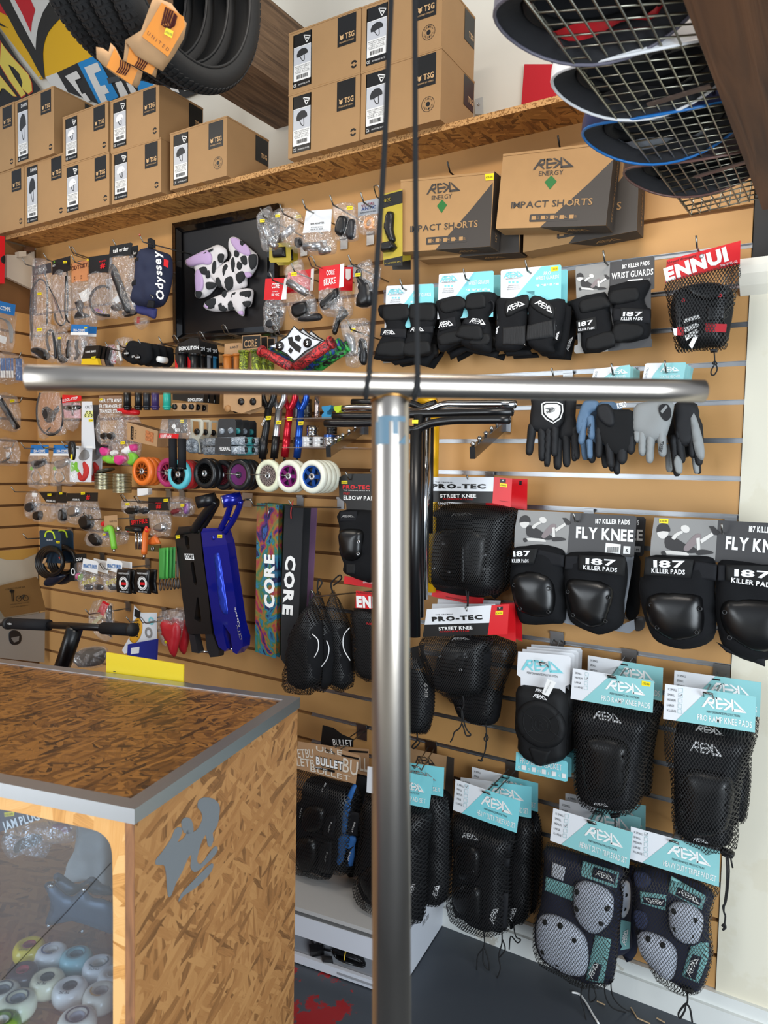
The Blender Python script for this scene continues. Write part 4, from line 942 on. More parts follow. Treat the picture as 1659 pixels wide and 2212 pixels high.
def skater(T,ox,oy,s,dd):
    """plain reclining skater drawing: helmet, body, legs and shoes, no face"""
    A=lambda P: [(ox+x*s,oy+y*s) for x,y in P]
    sk=mat('art_dark','#2e2c2d',.5);sk2=mat('art_pale','#d8d5d0',.5);sk3=mat('art_brown','#85797a',.5)
    T.slab('art_print',A([(20,60),(25,30),(50,12),(80,10),(105,30),(112,60),(100,66),(60,62),(24,70)]),sk,dd,.0003,smooth=2)
    T.slab('art_print',A([(26,68),(98,64),(92,95),(70,112),(45,108),(30,92)]),sk2,dd,.0003,smooth=2)
    T.slab('art_print',A([(75,110),(110,90),(170,120),(230,160),(270,170),(300,200),(250,210),(180,200),(120,190),(80,170)]),sk,dd,.0003,smooth=2)
    T.slab('art_print',A([(205,165),(270,90),(310,80),(315,110),(270,160),(230,195),(205,190)]),sk3,dd+.0003,.0003,smooth=2)
    T.slab('art_print',A([(120,105),(150,75),(190,60),(195,75),(160,95),(140,120)]),sk2,dd+.0003,.0003,smooth=2)
    T.slab('art_print',A([(185,30),(215,22),(240,40),(235,68),(205,72),(185,55)]),sk2,dd+.0003,.0003,smooth=2)
    T.slab('art_print',A([(80,195),(140,195),(220,205),(235,225),(180,222),(90,214)]),sk2,dd+.0003,.0003,smooth=2)
    T.slab('art_print',A([(285,110),(308,105),(312,190),(290,190)]),sk2,dd+.0006,.0003)
    T.slab('art_print',A([(310,120),(390,70),(400,90),(318,145)]),sk2,dd+.0006,.0003)
    T.slab('art_print',A([(290,190),(330,185),(385,195),(395,212),(300,222),(285,210)]),sk,dd+.0009,.0003,smooth=2)
    T.slab('art_print',A([(370,30),(400,30),(440,70),(420,90),(400,85)]),sk,dd+.0009,.0003)
    T.slab('art_print',A([(50,200),(75,195),(85,220),(60,228)]),sk,dd+.0009,.0003,smooth=2)
T=Th('wrist_guard_pack','pack of two black wrist guards on a grey and black card with a skater drawing','wrist guards',WP(.10),(440,330),GR)
cardp(T,[(155,360),(165,348),(425,312),(425,600),(410,1008),(160,1025),(145,1010),(148,965),(175,955)],greycard);cardp(T,[(425,312),(760,266),(773,276),(772,515),(745,528),(745,910),(756,915),(750,972),(410,1008)],charcoal)
skater(T,150,390,.62,.001)
T.text([('187 KILLER PADS',(522,364),(735,332),32),('WRIST GUARDS',(437,445),(762,408),46)],0,0,0,white,.0012,bold=.025)
T.slab('barcode_label',[(563,450),(678,440),(680,480),(565,490)],white,.001,.0003);T.text('SIZE',(690,462),(742,452),16,greycard,.0014)
guard_pair(T,[('sleeve',[(105,620),(385,545),(415,660),(440,790),(460,970),(225,1025),(200,880),(165,760),(140,690)],.02,.002,dict(wr=.003,s=2,m=cloth)),('sleeve',[(425,500),(720,448),(725,530),(690,600),(720,670),(745,680),(740,790),(720,905),(465,940),(455,800),(440,720),(450,650),(430,620)],.02,.002,dict(wr=.003,s=2,m=cloth)),
 ('strap_flap',[(180,640),(210,605),(350,575),(400,590),(420,660),(220,710),(190,690)],.005,.021,{}),('strap_flap',[(240,920),(270,895),(440,850),(458,960),(255,1000)],.005,.021,{}),
 ('strap_flap',[(430,540),(620,505),(655,540),(650,590),(610,620),(435,640)],.005,.021,{}),('strap_flap',[(460,800),(650,795),(690,850),(640,905),(465,935)],.005,.021,{}),
 ('middle_strap',[(450,670),(740,680),(740,790),(450,770)],.003,.021,dict(s=1,m=cloth2)),('patch',[(505,665),(685,675),(680,775),(505,770)],.002,.0245,dict(s=1,m=patch)),('patch',[(160,770),(315,735),(325,840),(170,868)],.003,.022,dict(s=1,m=patch))])
T.text([('187',(180,815),(292,795),33),('KILLER PADS',(178,850),(305,832),18)],0,0,0,lab_w,.0262,bold=.02);T.text([('187',(525,733),(677,733),34),('KILLER PADS',(510,765),(677,765),24)],0,0,0,lab_w,.0275,bold=.02)
hook(372,222,.15,'single wire hook holding the grey and black wrist guard card')
T=Th('wrist_guard_bag','black net bag of wrist guards under a red card with white ENNUI lettering','wrist guards',WP(.11),(1140,260),GR)
T.puff('guard',[(930,560),(1020,500),(1200,470),(1330,500),(1390,560),(1370,800),(1320,960),(1200,975),(1000,990),(945,900),(900,700)],.03,neo,.0,wr=.004)
T.puff('palm_slider',[(1020,500),(1200,470),(1330,500),(1340,580),(1180,620),(1040,570)],.012,shell,.028);T.puff('brace',[(1180,640),(1330,640),(1320,760),(1175,780)],.008,plast,.028,smooth=1);T.puff('brace',[(935,560),(985,600),(990,830),(940,860),(920,700)],.008,plast,.028,smooth=1)
for p in ([(1000,757),(1115,722),(1130,748),(1005,785)],[(1005,825),(1100,783),(1122,800),(1120,812),(1010,865)],[(1010,885),(1100,832),(1118,850),(1110,862),(1020,925)],[(1040,960),(1085,880),(1115,885),(1065,988)]): T.slab('lace',p,white,.043,.002)
redw=mat('red_webbing','#b3202c',.7,bump=.5,bscale=600)
T.slab('red_strap',[(1172,790),(1337,795),(1330,860),(1165,853)],redw,.043,.002);T.slab('red_strap',[(950,820),(1002,820),(1000,885),(950,882)],redw,.043,.002);T.slab('white_strap',[(915,830),(950,828),(948,885),(925,882)],white,.043,.002)
T.rings('red_rivet',[(998,610),(1285,573)],.0045,redw,.043)
T.puff('net_bag',[(865,462),(1150,395),(1437,320),(1420,500),(1400,640),(1368,780),(1345,960),(1290,1000),(1100,1005),(960,1020),(930,950),(900,800),(870,600)],.052,netb,-.006,smooth=2,edge=.5)
cardp(T,[(868,296),(1150,222),(1445,143),(1440,325),(1150,398),(855,472)],red,.002,.001,name='header_card')
T.text('ENNUI',(862,462),(1352,292),98,white,.0035,bold=.06);T.text('All-round Wristguard',(868,328),(1098,268),20,black,.0035,bold=.01);T.text('Size: S-M-L-XL',(1290,347),(1422,312),18,white,.0035,bold=.01);T.text('Protective gear',(868,343),(962,318),10,black,.0035)
T.rings('eyelet',[(1142,265)],.006,alu,.0035)
T.puff('toggle',[(1205,990),(1265,985),(1265,1015),(1210,1020)],.008,plast,.01,smooth=1);T.tube('drawcord',[(1238,1010,.02),(1242,1060,.02),(1240,1110,.02),(1215,1160,.02),(1218,1190,.02),(1240,1190,.02),(1262,1150,.02),(1250,1110,.02),(1225,1105,.02),(1245,1085,.02),(1262,1110,.02)],.0018,cordm)
hook(1098,105,.155,'single wire hook with candy striped tip holding the red card')
# ----- gloves
def glove(T,palm,fingers,m,th=.012,dd=0,mp=None):
    T.puff('palm',palm,th,m,dd,wr=.003,edge=.6)
    for f in fingers: T.puff('finger',f,th*.8,mp or m,dd+.001,edge=.8,N=10)
def fing(x0,y0,x1,y1,w):
    dx,dy=x1-x0,y1-y0;L=math.hypot(dx,dy);nx,ny=-dy/L*w/2,dx/L*w/2
    ux,uy=dx/L,dy/L
    return [(x0+nx,y0+ny),(x0-nx,y0-ny),(x0+dx*.5-nx*1.02,y0+dy*.5-ny*1.02),(x1-ux*w*.4-nx*.9,y1-uy*w*.4-ny*.9),(x1,y1),(x1-ux*w*.4+nx*.9,y1-uy*w*.4+ny*.9),(x0+dx*.5+nx*1.02,y0+dy*.5+ny*1.02)]
Q(12);fab=mat('glove_black','#101115',.7,bump=.3,bscale=500);gb=mat('glove_blue','#55708c',.65,bump=.3,bscale=500);gg=mat('glove_grey','#8d9090',.65,bump=.3,bscale=500)
T=Th('glove_pair','pair of black gloves with a white shield badge','gloves',WP(.13),(400,120),'gloves on hooks')
glove(T,[(345,180),(500,190),(505,330),(520,440),(500,460),(400,470),(380,400),(300,300)],[fing(400,440,400,650,48),fing(450,440,455,635,46),fing(500,400,515,590,40),fing(500,440,500,600,34)],fab,.012,-.02)
glove(T,[(250,180),(430,170),(440,300),(435,360),(415,390),(385,420),(300,425),(240,410),(235,350),(245,260)],[fing(250,380,228,565,44),fing(308,400,308,600,44),fing(350,400,335,632,36),fing(385,385,380,572,42)],fab,.014,0)
T.slab('shield_badge_print',[(302,255),(325,243),(400,243),(432,258),(435,300),(420,345),(375,375),(330,350),(305,320)],white,.0165,.0006);T.slab('shield_badge_print',[(310,260),(330,250),(398,250),(424,262),(427,300),(413,340),(375,366),(336,343),(312,315)],fab,.0175,.0005)
T.slab('shield_badge_print',[(318,266),(335,257),(395,257),(416,268),(418,298),(406,334),(375,356),(342,336),(320,310)],white,.0185,.0005);T.text([('SHIELD',(335,315),(385,298),16)],0,0,0,black,.0192,bold=.02)
for k in range(4): T.slab('stripe_print',[(328+6*k,282+3*k),(372+5*k,275+3*k),(372+5*k,277+3*k),(328+6*k,285+3*k)],black,.0192,.0003)
hook(365,42,.15,'single wire hook holding the black shield gloves')
def status(cards,label0,label1,x0):
    for i,(dx,pts) in enumerate(cards): pass
ctag=[[(620,50),(630,46),(830,22),(836,30),(832,120),(600,120)],[(925,18),(935,13),(1165,8),(1170,14),(1148,130),(905,120)]]
for g,(base,tl) in enumerate(((ctag[0],[(770,40),(836,22)]),(ctag[1],[(1030,12),(1165,8)]))):
    for i in (3,2,1,0):
        T=Th('glove_pack',(['front pair of black and slate blue gloves','second pair of black and slate blue gloves','third pair of the slate blue gloves, mostly hidden','rearmost pair of the slate blue gloves'] if g == 0 else ['front pair of grey and black gloves','second pair of grey and black gloves','third pair of the grey gloves, mostly hidden','rearmost pair of the grey gloves'])[i]+' on teal card','gloves',WP(.17,.035*i),base[1],'gloves on hooks')
        cardp(T,base,wcard)
        if g == 0: T.slab('teal_print',[(775,30),(830,22),(836,30),(832,120),(650,120),(690,90)],tealp,.001,.0003)
        else: T.slab('teal_print',[(1030,11),(1165,8),(1170,14),(1148,130),(955,120),(975,80)],tealp,.001,.0003)
        if i == 0:
            if g == 0: T.logo((700,80),(822,72),26,white,.0014);T.text([('STATUS GLOVES',(690,110),(806,98),15)],0,0,0,white,.0016);T.text('PERFORMANCE PROTECTION',(722,84),(795,79),4,ink,.0016)
            else: T.logo((1014,66),(1130,58),26,white,.0014);T.text([('STATUS GLOVES',(1010,103),(1132,98),16)],0,0,0,white,.0016);T.text('PERFORMANCE PROTECTION',(1030,74),(1118,70),4,ink,.0016)
            for k in range(4): x,y=((628-3*k,62+14*k) if g == 0 else (935-4*k,40+17*k));T.slab('tick_box_print',[(x,y),(x+10,y-1),(x+9,y+9),(x-1,y+10)],ink,.0012,.0003);T.slab('tick_box_print',[(x+1.5,y+1.5),(x+8.5,y+.5),(x+7.5,y+7.5),(x+.5,y+8.5)],wcard,.0016,.0003)
        d_=0
        if g == 0:
            if i == 0:
                glove(T,[(560,240),(640,240),(640,290),(600,310),(590,350),(550,420),(520,430),(515,360)],[fing(560,340,540,500,40),fing(595,330,605,470,40),fing(590,470,595,585,32)],gb,.012,.004)
                T.puff('cuff',[(640,270),(700,255),(735,300),(748,370),(720,398),(680,380),(640,330)],.012,fab,.008)
                glove(T,[(640,300),(760,290),(850,300),(870,400),(860,520),(760,560),(680,500),(640,420)],[fing(790,480,785,620,60),fing(840,440,838,560,50),fing(650,400,645,580,40),fing(700,420,720,640,44)],mat('palm_suede','#0e0f11',.95),.012,0,fab)
                T.logo((592,440),(600,372),16,fab,.016);T.text('REKD',(760,285),(815,270),30,white,.014,bold=.04)
            elif i == 1: glove(T,[(590,260),(760,260),(760,480),(650,520),(580,480)],[fing(600,480,580,610,40),fing(650,480,665,640,38),fing(700,480,705,660,36),fing(730,500,735,680,40)],gb,.012,0,fab)
            else: glove(T,[(560,300),(700,300),(720,520),(640,560)],[fing(500,440,520,590,34),fing(640,520,640,630,36),fing(690,520,690,650,34)],fab,.012,0,gb if i == 2 else fab)
        else:
            if i == 0:
                glove(T,[(880,255),(1080,240),(1085,330),(1060,420),(1045,450),(960,480),(890,440),(855,420),(850,350)],[fing(880,420,878,490,40),fing(910,420,908,570,48),fing(960,430,950,612,46),fing(1020,400,1030,575,50)],gg,.014,0)
                T.slab('palm_print',[(1010,265),(1050,255),(1075,280),(1080,330),(1050,360),(1020,335),(1005,300)],fab,.0165,.0006,smooth=2);T.logo((1026,548),(1036,478),22,fab,.018)
                T.slab('logo_print',[(1015,300),(1050,262),(1058,275),(1026,315)],gg,.0175,.0004)
            elif i == 1:
                glove(T,[(1085,250),(1220,250),(1225,420),(1180,500),(1100,480)],[fing(1110,400,1130,610,48),fing(1160,400,1170,500,44),fing(1210,400,1235,625,50),fing(1190,440,1195,580,44),fing(1075,450,1100,690,46)],fab,.014,0,fab)
                T.puff('back_panel',[(1180,300),(1215,330),(1262,500),(1258,590),(1215,560),(1190,440)],.008,gg,.012);T.puff('back_panel',[(1100,560),(1130,600),(1128,668),(1095,668),(1080,600)],.008,gg,.012)
            else: glove(T,[(1020,300),(1200,300),(1220,520),(1060,560)],[fing(1030,500,1035,665,40),fing(1180,500,1205,675,36),fing(1060,520,1050,640,36)],fab,.012,0,gg if i == 2 else fab)
hook(722,16,.20,'single wire hook holding the slate blue gloves');hook(1042,0,.20,'single wire hook holding the grey gloves')
T=Th('paper_tag','small white paper tag hanging on the groove strip left of the gloves','tag',WP(.01),(465,90));cardp(T,[(440,85),(490,82),(490,106),(442,108)],white)
# ----- impact shorts boxes
kbox=mat('kraft_box','#ab8456',.75,var=.04,vscale=20,bump=.1,bscale=300);dkp=mat('dark_box_print','#3d3732',.6);grn=mat('green_print','#1f6b2c',.5)
def shortsbox(lab,TL,TR,BR,BL,yf,dep,prints=True,tilt=0):
    pl=WP(-yf);P=[pl.pt(*px(*q)) for q in (TL,TR,BR,BL)];c=sum(P,Vector())/4
    t=root('shorts_box',lab,'box',P[0]+Vector((0,dep/2,0)),'impact shorts boxes');n=Vector((0,-1,0));b=-n*dep
    m_=MB().prism(P,n*dep);make('carton',m_,kbox,t)
    X=P[1]-P[0];Z=P[0]-P[3];o=P[3];X=P[2]-P[3]
    def q2(pts,m,e=.0006,nm='dark_print'): return make(nm,MB().add([o+X*a+Z*z+n*e for a,z in pts],[tuple(range(len(pts)))]),m,t,fixn=False)
    q2([(.42,0),(.80,.52),(1,.82),(1,0)],dkp)
    make('side_print',MB().add([P[1]+Vector((.0006,0,0)),P[2]+Vector((.0006,0,0)),P[2]+b+Vector((.0006,0,0)),P[1]+b+Vector((.0006,0,0))],[(0,1,2,3)]),dkp,t,fixn=False)
    make('base_print',MB().add([o+X*.42-up*.0006,P[2]-up*.0006,P[2]+b-up*.0006,o+X*.62+b-up*.0006],[(0,1,2,3)]),dkp,t,fixn=False)
    make('lid_flap',MB().prism([P[0]+n*.0012,P[1]+n*.0012,P[1]+n*.0012-up*.006,P[0]+n*.0012-up*.006],n*.002),kbox,t)
    if prints:
        logo=logomb(MB(),o+X*.30+Z*.76+n*.001,X*.37,Z*.13,n);make('logo',logo,dkp,t,fixn=False)
        m_=MB();textmb(m_,'ENERGY',o+X*.36+Z*.675+n*.001,X*.22,Z*.06,n,.0);textmb(m_,'IMPACT SH',o+X*.13+Z*.265+n*.001,X*.485,Z*.085,n,.01);make('lettering',m_,dkp,t,fixn=False)
        m_=MB();textmb(m_,'ORTS',o+X*.635+Z*.265+n*.0016,X*.23,Z*.085,n,.01);make('tan_lettering',m_,kbox,t,fixn=False)
        q2([(.475,.49),(.53,.59),(.475,.69-.02),(.42,.59)][::1],grn,.001,'diamond_print')
        m_=MB()
        for i in range(5):
            quad(m_,o,X,Z,n,.335+.085*i,.10,.375+.085*i,.15,.0018);textmb(m_,('XS','S','M','L','XL')[i],o+X*(.381+.085*i)+Z*.11+n*.0018,X*.022,Z*.03,n)
        make('size_box_print',m_,kbox,t,fixn=False)
        q2([(.315,.085),(.325,.075),(.745,.075),(.755,.085),(.755,.165),(.745,.175),(.325,.175),(.315,.165)],dkp,.0012)
        m_=MB();textmb(m_,'MULTI-SPORT PROTECTION',P[2]+b*.5+Vector((.001,0,0))+Z*.1,Z*.75,b*.18,Vector((1,0,0)));make('side_lettering',m_,kbox,t,fixn=False)
        m_=MB();logomb(m_,o+X*.62+b*.62-up*.001,X*.22,-b*.3,-up);make('base_logo',m_,kbox,t,fixn=False)
    return t
Q(0)
t=shortsbox('front impact shorts box of the left pair, price sticker at its top corner',(866,389),(1068,370),(1059,532),(861,545),-.17,.06)
m_=MB();textmb(m_,'£55.00',WP(.1725).pt(1050,385),WP(.17).pt(1064,384)-WP(.17).pt(1050,385),up*.006,Vector((0,-1,0)),.0);make('price_lettering',m_,black,t,fixn=False)
make('price_sticker',MB().prism([WP(.1715).pt(*q) for q in ((1048,376),(1067,374),(1066,388),(1049,390))],Vector((0,-.0004,0))),yel,t)
shortsbox('rear impact shorts box of the left pair, dark side showing',(900,392),(1125,372),(1122,545),(905,562),-.095,.06)
shortsbox('front impact shorts box of the right pair, the largest carton under the helmets',(1087,333),(1328,305),(1309,487),(1071,494),-.19,.065)
shortsbox('rear impact shorts box of the right pair, tilted dark base showing',(1135,360),(1382,330),(1376,498),(1130,545),-.105,.07)
Q(2);hook(950,905,.12,'single wire hook with black sleeve above the left shorts box',m=plast);hook(1568,758,.13,'single wire hook with black sleeve above the right shorts box',m=plast)

# ===== lower right half
navy=mat('navy_cloth','#161c33',.8,bump=.4,bscale=500);navy2=mat('navy_patch','#11162c',.8);teals=mat('teal_strap','#7fb5b4',.75,bump=.4,bscale=700);capw=mat('pale_grey_cap','#c3c9d6',.38,bump=.05,bscale=300)
silv=mat('worn_steel','#8f9092',.3,1)
def bil(q,a,b):
    t=(q[0][0]+(q[1][0]-q[0][0])*a,q[0][1]+(q[1][1]-q[0][1])*a);u=(q[3][0]+(q[2][0]-q[3][0])*a,q[3][1]+(q[2][1]-q[3][1])*a)
    return (t[0]+(u[0]-t[0])*b,t[1]+(u[1]-t[1])*b)
def rekd_header(T,q,title,dd=0,full=True,tick=None,tm=teal,sizes=('X SMALL','SMALL','MEDIUM','LARGE','X LARGE')):
    U=lambda a,b: bil(q,a,b);H=math.hypot(q[3][0]-q[0][0],q[3][1]-q[0][1])
    cardp(T,q,wcard,dd,.0008,name='header_card');cardp(T,[bil(q,0,0),bil(q,1,0),bil(q,1,1),bil(q,0,1)],wcard,dd-.004,.0008,name='header_card_back')
    T.slab('teal_print',[U(.475,0),U(1,0),U(1,1),U(.14,1)],tm,dd+.001,.0003)
    T.logo(U(.41,.50),U(.905,.50),H*.32,white,dd+.0016)
    T.text(title,U(.37,.88),U(.965,.88),H*.17,white,dd+.0016,bold=.01)
    T.text([(s,U(.035,.17+.15*i),U(.10+.012*(len(s)-4),.17+.15*i),H*.065) for i,s in enumerate(sizes)],0,0,0,ink,dd+.0014)
    if full:
        T.text('PERFORMANCE PROTECTION',U(.47,.64),U(.83,.64),H*.065,ink,dd+.0016)
        for i in range(len(sizes)):
            p,r_=U(.155,.175+.15*i),H*.11;T.tube('tick_box_print',[(p[0],p[1],dd+.0012),(p[0]+r_,p[1]+r_*.15,dd+.0012),(p[0]+r_,p[1]-r_*.85,dd+.0012),(p[0],p[1]-r_,dd+.0012)],.00035,tm,4,1,closed=True)
        if tick is not None: p=U(.155,.175+.15*tick);r_=H*.11;T.tube('tick_mark',[(p[0]+r_*.2,p[1]-r_*.5,dd+.0016),(p[0]+r_*.4,p[1]-r_*.15,dd+.0016),(p[0]+r_*.9,p[1]-r_*.8,dd+.0016)],.0005,ink,4,1)
    T.tube('hang_slot',[U(.44,.10)+(dd+.0012,),U(.53,.10)+(dd+.0012,)],.0022,black,6,1)
def loop_hook(a,b,d,lab,wallx=None):
    """double prong hook on pixels: a near tip, b where it meets the bracket (only sets the slope)"""
    p0=WP(d).pt(*px(*a));x,y,z=p0;rt_=WP(0).pt(*px(*b));t=root('display_hook',lab,'hook',rt_+Vector((0,-.004,0)));e=Vector((.011,0,0))
    make('prong',MB().tube([rt_-e+Vector((0,-.004,0)),p0-e+Vector((0,.016,-.014)),p0-e*.9,p0+e*.9,p0+e+Vector((0,.016,-.014)),rt_+e+Vector((0,-.004,0))],.0021,7),wire,t,True)
    make('backplate',MB().box(rt_+Vector((0,-.003,-.004)),.042,.003,.055).box(rt_+Vector((0,-.006,.022)),.042,.007,.008),silv,t)
KG='knee pad packs'
Q(14)
PA=dict(body=[(75,400),(90,300),(160,285),(260,275),(370,300),(405,340),(410,500),(405,740),(330,765),(180,770),(120,735),(75,560),(65,480)],cap=[(75,520),(90,470),(140,440),(240,440),(320,480),(345,560),(345,660),(320,710),(240,725),(150,700),(100,640)],riv=[(300,548),(300,692),(88,528),(124,672)],patch=[(80,305),(235,300),(210,395),(75,402)],strap=[(228,298),(400,345),(395,415),(210,395)],t=[('187',(84,350),(190,346),32),('KILLER PADS',(75,386),(178,387),20)])
PB=dict(body=[(400,480),(410,340),(520,320),(650,325),(770,350),(790,480),(770,620),(760,770),(640,830),(560,815),(440,750),(410,620)],cap=[(410,560),(430,490),(520,482),(640,500),(700,540),(705,600),(680,700),(650,770),(560,785),(470,740),(440,690)],riv=[(420,568),(670,603),(452,712),(652,750)],patch=[(490,340),(780,355),(770,470),(485,435)],strap=[(405,345),(490,345),(485,435),(400,430)],t=[('187',(530,395),(720,408),36),('KILLER PADS',(515,428),(725,446),25)])
PC=dict(body=[(870,480),(890,470),(920,350),(1090,345),(1290,350),(1335,400),(1330,560),(1340,700),(1320,860),(1180,920),(1050,905),(950,850),(890,700),(865,560)],cap=[(905,640),(930,590),(1010,565),(1150,570),(1240,590),(1262,650),(1265,760),(1240,830),(1150,865),(1040,855),(950,790),(910,700)],riv=[(935,650),(1238,673),(972,790),(1218,820)],patch=[(900,352),(1200,370),(1180,485),(890,465)],strap=[(1200,375),(1345,400),(1340,500),(1180,485)],t=[('187',(950,415),(1145,420),42),('KILLER PADS',(938,450),(1145,461),28)])
PD=dict(body=[(1335,600),(1350,390),(1450,375),(1620,400),(1800,450),(1790,900),(1700,970),(1560,1000),(1400,920),(1350,800)],cap=[(1365,680),(1400,620),(1480,605),(1640,610),(1760,640),(1770,850),(1700,930),(1560,930),(1440,860),(1380,780)],riv=[(1390,695),(1420,852)],patch=[(1400,400),(1700,410),(1700,540),(1400,500)],strap=[(1350,400),(1400,402),(1400,500),(1345,500)],t=[('187',(1450,470),(1680,486),42),('KILLER PADS',(1430,508),(1700,545),28)])
def kneepad(T,P,dd=0,th=.035,m=cloth):
    T.puff('sleeve',P['body'],th,m,dd,edge=.6,wr=.005,N=16)
    T.puff('strap',P['strap'],.006,cloth2,dd+th*.75,smooth=1,edge=.3)
    c=T.puff('knee_cap',P['cap'],.032,shell,dd+th*.72,edge=1.0,N=16,smooth=4)
    T.rings('rivet',P['riv'],.0068,plast,dd+th*.72+.020,.003)
    T.puff('patch',P['patch'],.004,patch,dd+th*1.02+.002,smooth=1,edge=.15);T.text(P['t'],0,0,0,lab_w,dd+th*1.02+.0072,bold=.03)
def flycard(T,q1,q2,dd=0):
    cardp(T,q1,greycard,dd);cardp(T,q2,charcoal,dd)
T=Th('knee_pad_pack','pack behind the left FLY KNEE card, its M badge showing','knee pads',WP(.045),(870,104),KG)
cardp(T,[(437,82),(890,106),(903,118),(890,335),(878,347),(415,330)],charcoal);T.text([('187 KILLER PADS',(620,146),(862,154),28),('FLY KNEE',(530,232),(882,250),62)],0,0,0,white,.0012,bold=.03)
T.slab('size_badge_print',[(835,285),(870,287),(868,325),(833,323)],white,.001,.0003);T.text('M',(842,316),(860,317),16,black,.0016)
T.puff('sleeve',[(770,350),(860,350),(865,480),(860,700),(780,720)],.02,cloth,0);T.puff('card_foot',[(835,735),(885,730),(897,745),(893,790),(862,812),(830,800)],.002,charcoal,0,smooth=2)
T=Th('knee_pad_pack','left FLY KNEE pack, two black shell knee pads on a grey barcoded card','knee pads',WP(.11),(450,82),KG)
flycard(T,[(112,62),(437,78),(415,330),(88,290),(92,180)],[(437,78),(835,99),(846,110),(830,345),(815,355),(415,330)])
cardp(T,[(88,290),(830,350),(760,770),(830,740),(836,800),(800,826),(745,815),(430,770),(395,760)],mat('slate_card','#70757c',.5),-.001,.0008)
skater(T,105,88,.76,.001)
T.text([('187 KILLER PADS',(590,144),(805,152),28),('FLY KNEE',(470,232),(825,256),66)],0,0,0,white,.0012,bold=.04)
T.slab('barcode_label',[(655,265),(748,275),(742,343),(648,335)],white,.001,.0003);T.slab('size_badge_print',[(765,285),(808,288),(805,335),(762,332)],white,.001,.0003);T.text('S',(778,322),(794,323),18,black,.0016,bold=.03)
m_=MB()
for k in range(12): m_.prism([T.w(p,.0016) for p in ((666+6*k,290),(669+6*k,290),(667+6*k,325),(664+6*k,325))],T.pl.n*.0002)
make('barcode_print',m_,black,T.r)
kneepad(T,PA);kneepad(T,PB)
T=Th('knee_pad_pack','right FLY KNEE pack with a yellow price sticker, cut by the right photo edge','knee pads',WP(.14),(1360,130),KG)
flycard(T,[(955,108),(1350,125),(1330,385),(930,345),(935,250)],[(1350,125),(1800,150),(1790,425),(1330,385)])
skater(T,950,135,.93,.001);price(T,[(985,114),(1043,117),(1041,146),(985,142)],'£50.00',.002)
T.text([('187 KILLER PADS',(1540,195),(1780,210),34),('FLY KNEE',(1395,300),(1770,335),74)],0,0,0,white,.0012,bold=.04)
kneepad(T,PC);kneepad(T,PD);T.puff('loose_strap',[(1340,880),(1400,940),(1560,1000),(1640,1032),(1640,960),(1480,940)],.006,cloth2,.01,smooth=1)
hook(455,82,.15,'single wire hook holding the left FLY KNEE card');hook(1372,150,.18,'single wire hook holding the right FLY KNEE card')
